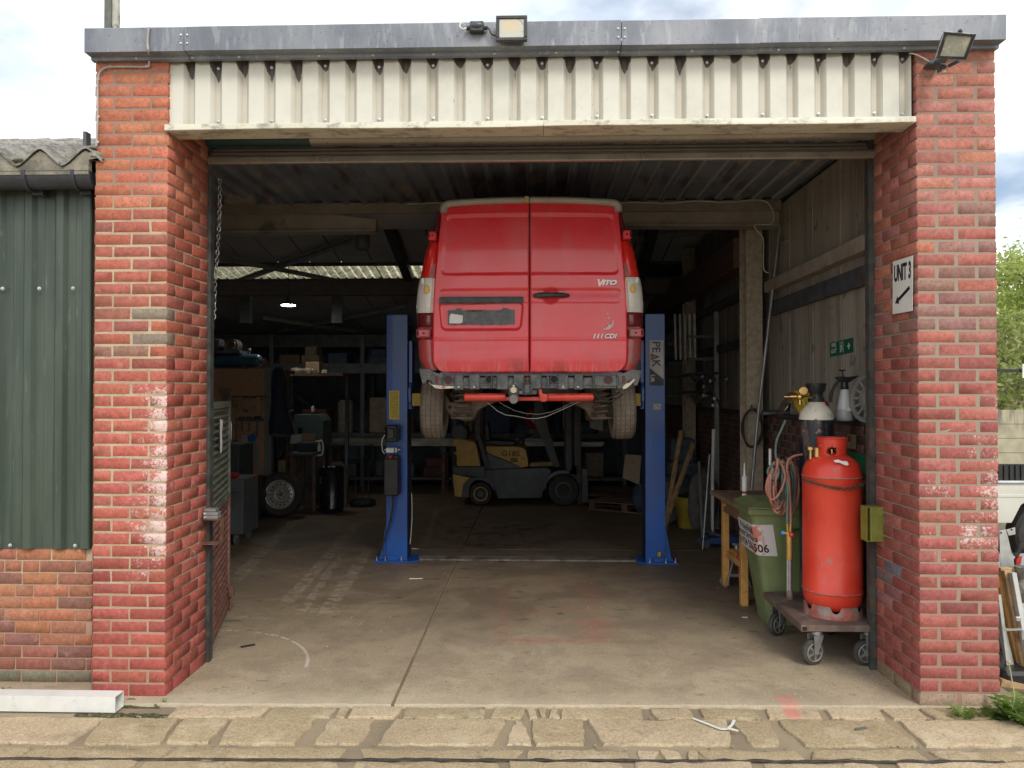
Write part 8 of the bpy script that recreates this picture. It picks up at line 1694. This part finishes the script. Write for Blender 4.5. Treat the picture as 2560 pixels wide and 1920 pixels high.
q = MB(); q.box(a.x + e, b.x - e, 4.279, 4.30, a.z + e, b.z - e); q.build('lens', m_fl, FLt, smooth=False)
q = MB(); q.tube([(cxm + .02 + .05 * math.sin(g), 4.2785, b.z - e * 1.5 - .055 * (1 - math.cos(g))) for g in [i * .12 for i in range(11)]], .0009, 5); q.build('crack', blk_ink, FLt)
q = MB(); q.box(cxm - .03, cxm + .03, 4.336, 4.345, a.z + .04, a.z + .07); q.build('mount', steel_dark, FLt, smooth=False)
a, b = at(1174, 78, 4.30), at(1209, 51, 4.30); JB = thing('junction_box', 'small dark junction box with domed lid left of the centre floodlight', 'junction box', ((a.x + b.x) / 2, 4.32, a.z)); c0 = Vector(((a.x + b.x) / 2, 4.31, (a.z + b.z) / 2))
q = MB(); q.box(a.x, b.x, 4.30, 4.344, a.z, b.z, .006); q.build('box', m_flk2, JB, ang=40); q = MB(); q.ball((c0.x, 4.302, c0.z + .006), (.038, .014, .018), 16, 8); q.build('dome', wmat('box_dome', (.06, .07, .08), .25), JB)
for s_ in (-1, 1): q = MB(); q.cyl((c0.x + s_ * .040, 4.32, c0.z - .002), (c0.x + s_ * .062, 4.32, c0.z - .006), .012, n=8); q.build('gland', black_pl, JB)
q = MB(); q.tube(smooth_path([c0 + Vector((.06, .0, -.004)), c0 + Vector((.075, 0, -.02)), c0 + Vector((.085, 0, -.045)), c0 + Vector((.11, 0, -.055)), c0 + Vector((.125, .0, -.055))], 5), .004, 6); q.build('lead', black_rb, JB)
q = MB(); q.tube(smooth_path([c0 + Vector((-.06, .0, -.006)), c0 + Vector((-.078, -.02, -.022)), c0 + Vector((-.096, -.02, -.006)), c0 + Vector((-.09, -.01, .018)), c0 + Vector((-.07, .02, .02))], 5), .0035, 6); q.build('lead', white_pl, JB)
# right floodlight with motion sensor
FR = thing('floodlight', 'angled halogen floodlight with a motion sensor below it at the top of the right pillar', 'floodlight', at(2320, 175, 4.44))
def Fp(x, y, Y): return at(2260 + x / 10.05, 60 + y / 10.05, Y)
c4 = [Fp(1020, 200, 4.16), Fp(1800, 260, 4.14), Fp(1560, 890, 4.22), Fp(800, 860, 4.24)]
cen = sum(c4, Vector()) / 4; nrm_ = (c4[1] - c4[0]).cross(c4[3] - c4[0]).normalized()
if nrm_.y > 0: nrm_ = -nrm_
def quadframe(q, C, k0, k1, d0, d1):
    for i in range(4):
        A_, B_ = C[i], C[(i + 1) % 4]; a0, b0 = cen + (A_ - cen) * k0, cen + (B_ - cen) * k0; a1, b1 = cen + (A_ - cen) * k1, cen + (B_ - cen) * k1
        i0 = q.addv([a0 + nrm_ * d1, b0 + nrm_ * d1, b1 + nrm_ * d1, a1 + nrm_ * d1, a0 + nrm_ * d0, b0 + nrm_ * d0, b1 + nrm_ * d0, a1 + nrm_ * d0])
        for f in ((0, 1, 2, 3), (4, 7, 6, 5), (0, 4, 5, 1), (3, 2, 6, 7)): q.f.append(tuple(i0 + j for j in f))
q = MB(); quadframe(q, c4, 1.0, .80, -.012, .006); q.build('frame', m_flk2, FR, smooth=False)
q = MB(); quadframe(q, c4, 1.03, 1.0, -.012, .004); q.build('frame_edge', wmat('worn_rim', (.36, .36, .33), .5, 0, .2, 25, (.12, .12, .13), (.5, .6), 30), FR, smooth=False)
q = MB(); CC4 = [cen + (p - cen) * .82 for p in c4]; i0 = q.addv(CC4); q.f.append((0, 1, 2, 3)); q.build('lens', wmat('halogen_lens', (.36, .37, .31), .15, 0, .15, 12, (.50, .50, .42), (.52, .64), 16, Coat_Weight=.6), FR, smooth=False, recalc=False)
q = MB(); CB4 = [cen + (p - cen) * .95 - nrm_ * .012 for p in c4]; CD4 = [cen + (p - cen) * .55 - nrm_ * .10 + Vector((-.02, .0, -.005)) for p in c4]; i0 = q.addv(CB4 + CD4); q.f += [(i0, i0 + 1, i0 + 5, i0 + 4), (i0 + 1, i0 + 2, i0 + 6, i0 + 5), (i0 + 2, i0 + 3, i0 + 7, i0 + 6), (i0 + 3, i0, i0 + 4, i0 + 7), (i0 + 4, i0 + 5, i0 + 6, i0 + 7)]; q.build('housing', wmat('housing_grey', (.075, .08, .09), .5), FR, smooth=False)
q = MB(); tp = Fp(1410, 190, 4.16); q.ball(tp, (.012, .014, .014), 10, 6); q.build('top_clip', black_pl, FR)
q = MB(); q.bar(Fp(820, 960, 4.40), Fp(1010, 900, 4.24), .035, .02, .004); q.bar(Fp(1120, 1060, 4.30), Fp(1390, 920, 4.22), .016, .016, .003); q.prism([(Fp(490, 1110, 4.43).x, Fp(490, 1110, 4.43).z), (Fp(520, 1040, 4.43).x, Fp(520, 1040, 4.43).z), (Fp(800, 880, 4.43).x, Fp(800, 880, 4.43).z), (Fp(900, 960, 4.43).x, Fp(900, 960, 4.43).z), (Fp(860, 1130, 4.43).x, Fp(860, 1130, 4.43).z)], 'Y', 4.37, 4.445, .006); q.build('bracket', wmat('bracket_slate', (.05, .065, .08), .5), FR, ang=40)
q = MB(); ps = Fp(1000, 1080, 4.34); q.ball(ps, (.017, .02, .012), 14, 8); q.obox(Fp(890, 1150, 4.36), (.020, .03, .026), None, .006); q.ball(Fp(1010, 930, 4.34), .012, 10, 6); q.build('sensor_body', wmat('sensor_slate', (.045, .06, .075), .4), FR, ang=50)
q = MB(); q.obox(Fp(1010, 1200, 4.335), (.019, .012, .013), Matrix.Rotation(rad(14), 3, 'Y'), .004); q.build('sensor_lens', wmat('sensor_cream', (.60, .54, .42), .4), FR, ang=50)
q = MB(); q.tube(smooth_path([Fp(130, 740, 4.46), Fp(260, 750, 4.44), Fp(480, 850, 4.43), Fp(650, 960, 4.43)], 5), .004, 6); q.build('lead', cream_p, FR)
# ================================================================== OUTSIDE ON THE RIGHT
JY = 4.95
def J(x, y, Y=JY): return at(2400 + x / 2.5923, 1200 + y / 2.5923, Y)
def board3(name, pa_, pb_, wd, th, mat, label, cat, par=None, up=(0, -1, 0)):
    q = MB(); q.bar(pa_, pb_, wd, th, .002, up=up)
    return q.build(name, mat, par, ang=30) if par is not None else single(q, name, mat, label, cat, ang=30)
def gz(p, z=-.05): return Vector((p.x, p.y, z))
WF = thing('window_frame', 'old timber window frame with a metal catch leaning beside the right pillar', 'window frame', gz(J(400, 1330)))
for (x0, y0, x1, y1, w_, Y0, mt) in ((250, 590, 420, 1340, .055, 5.02, m_pine), (300, 585, 440, 1330, .050, 4.95, wood), (340, 600, 470, 1330, .030, 4.90, wmat('aged_white_frame', (.50, .50, .48), .6))):
    board3('stile', J(x0, y0, Y0 + .12), J(x1, y1, Y0), w_, .04, mt, '', '', WF)
q = MB(); q.bar(J(250, 590, 5.12), J(325, 590, 5.12), .05, .05, .003, up=(0, 0, 1)); q.bar(J(440, 1330, 4.95), J(900, 1350, 5.0), .05, .05, .003); q.bar(J(325, 590, 5.12), J(640, 600, 5.3), .05, .04, .003); q.build('rail', wood, WF, ang=30)
q = MB(); q.bar(J(290, 970, 4.93), J(400, 965, 4.90), .018, .012); q.obox(J(375, 900, 4.93), (.035, .02, .03), None, .005); q.obox(J(405, 1000, 4.93), (.018, .012, .07), None, .003); q.build('catch', galv, WF, ang=30)
AF = thing('aluminium_frame', 'pale aluminium window section leaning against the back of the right pillar', 'frame', gz(J(300, 1320)))
for (x0, y0, x1, y1, w_) in ((250, 740, 320, 1310, .022), (262, 900, 360, 1330, .030), (255, 980, 345, 1330, .014)): board3('section', J(x0, y0, 5.06), J(x1, y1, 4.98), w_, .025, wmat('dull_aluminium', (.48, .50, .49), .4, .5), '', '', AF)
q = MB(); q.box(J(262, 1210).x, J(330, 1290).x, 4.95, 5.0, J(262, 1290).z, J(262, 1225).z); q.build('corner_block', wood, AF, smooth=False)
GS = thing('galvanised_channel', 'bent galvanised steel channel standing behind the timber window frame', 'steel channel', gz(J(320, 640, 5.25))); q = MB(); pp = [(255, 330), (300, 320), (345, 520), (365, 600), (365, 640), (280, 640), (262, 560)]; q.prism([(J(a, b, 5.2).x, J(a, b, 5.2).z) for a, b in pp], 'Y', 5.2, 5.204); pp = [(300, 322), (355, 306), (357, 350), (315, 360)]; q.prism([(J(a, b, 5.198).x, J(a, b, 5.198).z) for a, b in pp], 'Y', 5.194, 5.198); q.prism([(J(a, b, 5.25).x, J(a, b, 5.25).z) for a, b in ((262, 560), (350, 560), (420, 1300), (300, 1300))], 'Y', 5.25, 5.254); q.build('sheet', galv, GS, smooth=False)
for a, b in ((268, 343), (336, 322)): p = J(a, b, 5.19); q = MB(); q.cyl(p, p + Vector((0, .003, 0)), .006, n=10); q.build('hole', void, GS)
q = MB(); q.tube([J(400, 560, 5.1), J(405, 640, 5.1), J(385, 710, 5.1), J(350, 760, 5.1)], .045, 14); single(q, 'curved_pipe', wmat('black_grey_pipe', (.10, .095, .085), .7, 0, .3, 20, (.24, .22, .19), (.5, .62), 14), 'curved grimy pipe section on the heap beside the right pillar', 'pipe')
q = MB(); q.prism([(J(a, b, 5.3).x, J(a, b, 5.3).z) for a, b in ((365, 520), (385, 490), (405, 495), (395, 545), (365, 570))], 'Y', 5.3, 5.33, .004); single(q, 'red_offcut', redp, 'small bright red plastic piece on the heap beside the galvanised channel', 'plastic piece')
q = MB(); q.tube([J(355, 490, 5.28), J(375, 470, 5.28), J(385, 430, 5.28), J(420, 405, 5.28)], .018, 8); single(q, 'rubber_strip', black_rb, 'black rubber strip above the small bright red piece', 'rubber strip')
for i, (x0, y0, x1, y1, Y0, mt) in enumerate(((258, 1310, 640, 1400, 4.86, wood), (258, 1370, 640, 1420, 4.80, wood_dk), (258, 1335, 560, 1400, 4.93, wood_dk))): board3('timber_offcut', J(x0, y0, Y0), J(x1, y1, Y0), .05, .035, mt, ['pale timber offcut lying at the foot of the window frame', 'dark timber offcut lowest on the ground by the right pillar', 'dark timber offcut behind the pale one by the right pillar'][i], 'timber')
q = MB(); q.box(J(262, 1420, 4.9).x, J(262, 1420, 4.9).x + 1.3, 4.85, 5.6, -.06, .05, .02); single(q, 'black_sheet', black_pl, 'folded black plastic sheet under the timber beside the right pillar', 'plastic sheet')
q = MB(); q.box(2.95, 3.9, 5.3, 5.9, -.06, .35, .05); q.box(3.0, 3.8, 5.35, 5.85, .351, .60, .04); single(q, 'scrap_crate', steel_grey, 'grey scrap crates stacked behind the leaning window frame', 'crate')
# pickup truck
TYY = 8.2; PT = thing('pickup_truck', 'white pickup truck with a black ribbed load bed parked beyond the right pillar', 'pickup truck', (7.3, TYY + .9, 0))
m_wh = wmat('old_white_paint', (.62, .62, .56), .35, 0, .05, 2, Coat_Weight=.4)
zt2 = at(2530, 1203, TYY).z; q = MB()
q.prism([(4.55, .42), (5.1, .42), (5.2, .62), (5.45, .74), (5.7, .62), (5.8, .42), (8.0, .42), (8.1, .62), (8.35, .74), (8.6, .62), (8.7, .42), (9.6, .42), (9.7, .6), (9.65, .95), (8.6, 1.05), (8.2, 1.08), (7.6, 1.62), (6.5, 1.66), (6.35, zt2), (4.6, zt2), (4.52, zt2 - .1)], 'Y', TYY, TYY + 1.7, .03); q.build('body', m_wh, PT, ang=50)
q = MB(); q.prism([(6.5, 1.08), (7.95, 1.08), (7.5, 1.56), (6.58, 1.58)], 'Y', TYY - .004, TYY + 1.704); q.build('side_window', wmat('dark_glass', (.02, .025, .03), .08), PT, smooth=False)
q = MB(); zb2_ = at(2530, 1160, TYY + .1).z; q.box(4.62, 6.3, TYY + .08, TYY + .12, zt2 - .02, zb2_)
q.build('load_liner', black_pl, PT, smooth=False)
for i in range(28): q = MB(); X = 4.64 + i * .06; q.box(X, X + .035, TYY + .065, TYY + .079, zt2, zb2_ - .01); q.build('liner_rib', black_pl, PT, smooth=False)
q = MB(); q.cyl((4.5, TYY - .01, zt2 - .01), (6.3, TYY - .01, zt2 - .01), .018, n=10); q.build('trim', galv, PT)
q = MB(); q.box(4.56, 9.6, TYY - .008, TYY, .70, .73, .003); q.build('side_crease', m_wh, PT, ang=30)
for x in (5.45, 8.35):
    for y0 in (-.03, 1.5): q = MB(); q.lathe([(.18, 0), (.30, 0), (.33, .03), (.33, .19), (.30, .22), (.18, .22)], (x, TYY + y0, .30), (0, 1, 0), 32); q.build('tyre', m_tyd, PT, ang=40); q = MB(); q.lathe([(.185, .005), (.15, .02), (.05, .01), (0, .01)], (x, TYY + y0, .30), (0, 1, 0), 24); q.build('rim', steel_grey, PT)
# concrete fence, hedge bank and trees
FYY = 16.0; CF = thing('concrete_fence', 'panelled concrete fence stained dark along its top boards behind the pickup', 'fence', (12, FYY, 0))
t = T('stained_concrete_fence'); P, x, y, z, nn = t.pos(); zf = at(2530, 1025, FYY).z
c = t.mix(t.sm(t.noise(3, 5), .4, .6), (.42, .39, .28), (.34, .31, .23)); c = t.mix(t.mul(t.sm(t.noise(5, 5, sx=1.8, sz=.25), .44, .6), t.mul(t.sm(z, zf - .55, zf - .05), .75)), c, (.10, .095, .07)); m_cf = t.bsdf(c, .9, 0, t.bump(t.noise(30, 4), .004))
x = 7.6
while x < 20:
    q = MB(); q.box(x, x + .12, FYY - .03, FYY + .09, -.1, zf + .04, .01); q.build('post', m_cf, CF, ang=30)
    for k in range(5): q = MB(); zz1 = zf - k * .30; q.box(x + .12, x + 1.92, FYY + (.004 * (k % 2)), FYY + .05, zz1 - .292, zz1, .006); q.build('panel', m_cf, CF, ang=30)
    x += 1.92
def leafmat(name, c1, c2): 
    t = T(name); oi = t.noise(1.4, 5); c = t.mix(t.sm(oi, .38, .62), c1, c2); c = t.mix(t.mul(t.sm(t.noise(7, 3), .5, .7), .5), c, tuple(v * 1.5 for v in c2))
    b = t.n('ShaderNodeBsdfPrincipled'); t.lk(c, b.inputs['Base Color']); b.inputs['Roughness'].default_value = .6; tr = t.n('ShaderNodeBsdfTranslucent'); t.lk(c, tr.inputs[0]); mx_ = t.n('ShaderNodeMixShader'); mx_.inputs[0].default_value = .45
    t.t.links.new(b.outputs[0], mx_.inputs[1]); t.t.links.new(tr.outputs[0], mx_.inputs[2]); t.t.links.new(mx_.outputs[0], t.o.inputs[0]); return t.m
def leaves(q, fn, n_, s0, s1, rr_):
    for _ in range(n_):
        p = fn(rr_)
        if p is None: continue
        s_ = rr_.uniform(s0, s1); a = Vector((rr_.gauss(0, 1), rr_.gauss(0, 1), rr_.gauss(0, 1))).normalized(); b = a.orthogonal().normalized(); b = (b * math.cos(rr_.uniform(0, 6.28)) + a.cross(b) * math.sin(rr_.uniform(0, 6.28))).normalized(); c_ = a.cross(b)
        i = q.addv([p - b * s_, p + c_ * s_ * .5, p + b * s_, p - c_ * s_ * .5]); q.f.append((i, i + 1, i + 2, i + 3))
m_lf = leafmat('spring_leaves', (.26, .34, .07), (.40, .46, .14)); m_lf2 = leafmat('ivy_leaves', (.16, .20, .05), (.32, .36, .12)); m_bark = wmat('bark', (.12, .09, .065), .9, 0, .3, 10)
def tree(x, y, H, W, seed, label):
    rr_ = random.Random(seed); e = thing('birch_tree', label, 'tree', (x, y, 0), 'trees behind the concrete fence'); q = MB(); tp = [Vector((x, y, 0))]
    for k in range(1, 9): tp.append(Vector((x + rr_.uniform(-.12, .12) * k * .4, y + rr_.uniform(-.1, .1) * k * .3, H * .9 * k / 8)))
    q.tube(tp, [.16 * (1 - .11 * k) for k in range(9)], 8); tips = []
    for k in range(46):
        u = rr_.uniform(.12, .97); b0 = tp[min(7, int(u * 8))].lerp(tp[min(8, int(u * 8) + 1)], u * 8 % 1); a = rr_.uniform(0, 6.28); L = W * (1.15 - .85 * u) * rr_.uniform(.6, 1.1); p1 = b0 + Vector((math.cos(a) * L * .55, math.sin(a) * L * .55, L * .30)); p2 = b0 + Vector((math.cos(a) * L, math.sin(a) * L, L * .38)); q.tube([b0, p1, p2], [.035, .02, .006], 5); tips += [p1, p2, (p1 + p2) / 2, b0.lerp(p1, .6)]
    q.build('trunk', m_bark, e); q = MB(); clumps = [(c, rr_.uniform(.18, .5)) for c in tips]
    def fn(r2):
        c, s_ = r2.choice(clumps); return c + Vector((r2.gauss(0, 1) * s_, r2.gauss(0, 1) * s_, r2.gauss(0, 1) * s_ * .75))
    leaves(q, fn, 9000, .05, .11, rr_); q.build('crown', m_lf, e, smooth=False, recalc=False)
tree(14.4, 22.5, 6.2, 2.3, 3, 'bright spring green tree nearest the right pillar'); tree(17.6, 23.5, 6.4, 2.5, 4, 'bright green tree further right behind the concrete fence'); tree(16.0, 25.5, 7.0, 2.4, 8, 'taller bright green tree set back between the other two')
q = MB(); rr_ = random.Random(2)
def bank(r2):
    x = r2.uniform(8, 26); y = r2.uniform(16.5, 19.5); h = 1.5 + (y - 16.5) * .75 + .45 * mnoise.noise(Vector((x * .9, y * .6, 0))); return Vector((x, y, r2.uniform(h * .75, h + .25)))
leaves(q, bank, 26000, .05, .12, rr_); tag(q.build('ivy_bank', m_lf2, None, smooth=False, recalc=False), 'tangle of pale green ivy and brambles over the bank behind the fence', 'undergrowth', kind='stuff')
q = MB(); q.grid(lambda u, v: Vector((7 + 22 * u, 16.3 + 5 * v, -.1 + 1.6 * sst(v, 0, .15) + 2.0 * v)), 20, 8); tag(q.build('earth_bank', m_dirt, smooth=True), None, None, kind='structure')
p0, p1 = at(2496, 925, 16.8), at(2640, 905, 16.8); q = MB(); q.box(p0.x - 2, p1.x + 3, 16.8, 16.85, p0.z - .05, p0.z + .02); CT = single(q, 'rail_beam', black_pl, 'dark rail running above the fence among the leaves', 'rail', smooth=False)
a = at(2556, 945, 16.75); b = at(2600, 910, 16.75); q = MB(); q.box(a.x, b.x, 16.74, 16.76, a.z, b.z); single(q, 'small_sign', white_pl, 'small white sign fixed to the dark rail above the fence', 'sign', smooth=False)
# ================================================================== WEEDS, MOSS AND LITTER AT THE FOOT OF THE WALLS
m_wd = leafmat('weed_leaves', (.10, .17, .03), (.17, .25, .05)); m_dry = wmat('dry_stalk', (.42, .36, .20), .8)
def weed(x, y, n_, L, seed, label, stalk=True):
    rr_ = random.Random(seed); e = thing('weed', label, 'weed', (x, y, -.02)); q = MB()
    for k in range(n_):
        a = rr_.uniform(0, 6.28); l_ = L * rr_.uniform(.5, 1.1); up = rr_.uniform(.25, 1.1); p0 = Vector((x + rr_.uniform(-.02, .02), y + rr_.uniform(-.02, .02), -.018)); d = Vector((math.cos(a), math.sin(a) * .6, up)).normalized(); w_ = l_ * rr_.uniform(.05, .11); s_ = d.cross(Vector((0, 0, 1))).normalized() * w_; p = [p0, p0 + d * l_ * .4, p0 + d * l_ * .75 - Vector((0, 0, l_ * .05)), p0 + d * l_ - Vector((0, 0, l_ * .22))]
        ww = (.25, 1, .85, .0); i = q.addv([v for j in range(4) for v in (p[j] - s_ * ww[j], p[j] + s_ * ww[j])])
        for j in range(3): q.f.append((i + 2 * j, i + 2 * j + 1, i + 2 * j + 3, i + 2 * j + 2))
        if rr_.random() < .5:
            for g in (.45, .65, .85): c_ = p0 + d * l_ * g; i = q.addv([c_, c_ + s_ * 3 + d * w_, c_ + d * w_ * 2.2]); q.f.append((i, i + 1, i + 2)); i = q.addv([c_, c_ - s_ * 3 + d * w_, c_ + d * w_ * 2.2]); q.f.append((i, i + 1, i + 2))
    q.build('leaves', m_wd, e, smooth=False, recalc=False)
    if stalk: q = MB(); q.tube([(x, y, -.018), (x + .02, y, .12), (x - .01, y, .30)], .003, 5); q.ball((x - .01, y, .305), .010, 8, 5); q.build('stalk', m_dry, e)
def wp(x, y): return fl(x, y, -.018)
p = wp(2528, 1800); weed(p.x, p.y, 60, .19, 1, 'large leafy weed with a dry stalk by the foot of the right pillar'); p = wp(2410, 1800); weed(p.x, p.y, 34, .09, 2, 'low green weed in the joint in front of the right pillar', False); p = wp(2462, 1797); weed(p.x, p.y, 16, .08, 3, 'small weed between the low weed and the large leafy one', False); p = wp(2570, 1815); weed(p.x, p.y, 40, .16, 12, 'leafy weed at the right edge beside the large one', False)
p = wp(399, 1768); weed(p.x, p.y, 9, .045, 4, 'tiny green seedling on the moss at the foot of the left pillar', False); p = wp(12, 1730); weed(p.x, p.y, 9, .05, 6, 'tiny green seedling at the foot of the shed plinth', False)
t = T('dark_moss'); c = t.mix(t.sm(t.noise(40, 5, rough=.8), .4, .6), (.035, .04, .015), (.11, .10, .045)); m_moss = t.bsdf(c, .95, 0, t.bump(t.noise(120, 4), .01, 1))
def mound(x0, x1, y0, y1, h, label, seed, mat=None):
    q = MB(); q.grid(lambda u, v: Vector((x0 + (x1 - x0) * u + .01 * mnoise.noise(Vector((v * 9, seed, 0))), y0 + (y1 - y0) * v + .015 * mnoise.noise(Vector((u * 14, seed, 4))), -.024 + max(0, h * (math.sin(math.pi * u) * math.sin(math.pi * v)) ** .6 * (.65 + .9 * mnoise.noise(Vector((u * 9, v * 5, seed))))))), 50, 16)
    return tag(q.build('moss', mat or m_moss, None, recalc=False), label, 'moss', kind='stuff')
a = wp(255, 1765); b = wp(425, 1745); mound(a.x - .9, b.x + .02, 4.32, 4.46, .035, 'dark moss and soil along the foot of the left pillar', 3); mound(a.x - .1, b.x + .12, 4.19, 4.26, .016, 'mossy crumbs filling the joint before the left pillar', 5)
mound(PXR + .0, PXR + .10, 4.44, 5.05, .030, 'gritty dirt gathered along the left reveal', 7, m_dirt); mound(QXL - .08, QXL + .01, 4.44, 5.05, .022, 'gritty dirt gathered along the right reveal', 9, m_dirt); mound(2.25, 3.1, 4.36, 4.47, .030, 'dark soil along the foot of the right pillar', 11)
LF = [(1505, 1795), (1560, 1808), (1620, 1822), (1650, 1822), (1668, 1812), (1678, 1800)]; q = MB()
pts = [fl(1732 + (x - 1505) * .6, 1798 + (y - 1795) * 1.0, -.002) for x, y in LF]
for a, b in zip(pts, pts[1:]): q.bar(a + Vector((0, 0, .006)), b + Vector((0, 0, .006)), .014, .004, up=(0, 0, 1))
q.bar(pts[-3] + Vector((0, 0, .01)), pts[-3] + Vector((.05, -.03, .01)), .014, .004); single(q, 'cable_tie', white_pl, 'white plastic strip bent into a loop lying on the stones', 'litter', smooth=False)
p = fl(2152, 1824, -.006); q = MB(); q.obox(p + Vector((0, 0, .006)), (.075, .014, .008), Matrix.Rotation(.35, 3, 'Z'), .003); single(q, 'metal_scrap', steel_dark, 'small dark metal scrap on the stones in front of the right pillar', 'litter', ang=30)
q = MB(); rr_ = random.Random(11)
for k in range(420):
    x = rr_.uniform(-3.2, 3.2); y = rr_.choice([rr_.uniform(3.86, 3.92), rr_.uniform(4.22, 4.25), rr_.uniform(3.63, 3.66), rr_.uniform(3.6, 4.4), rr_.uniform(4.5, 5.6)]) + .0225 * x; s_ = rr_.uniform(.002, .0065)
    if y > 4.42 and abs(x) > 2.1: continue
    z = .0 if y > 4.42 else -.012; q.obox((x, y, z + s_ * .3), (s_ * 2, s_ * 1.6, s_), Matrix.Rotation(rr_.uniform(0, 3), 3, 'Z'))
tag(q.build('loose_grit', wmat('grit', (.34, .30, .23), .9, 0, .3, 60), None, smooth=False), 'scattered grit and crumbs over the stones and the threshold', 'grit', kind='stuff')
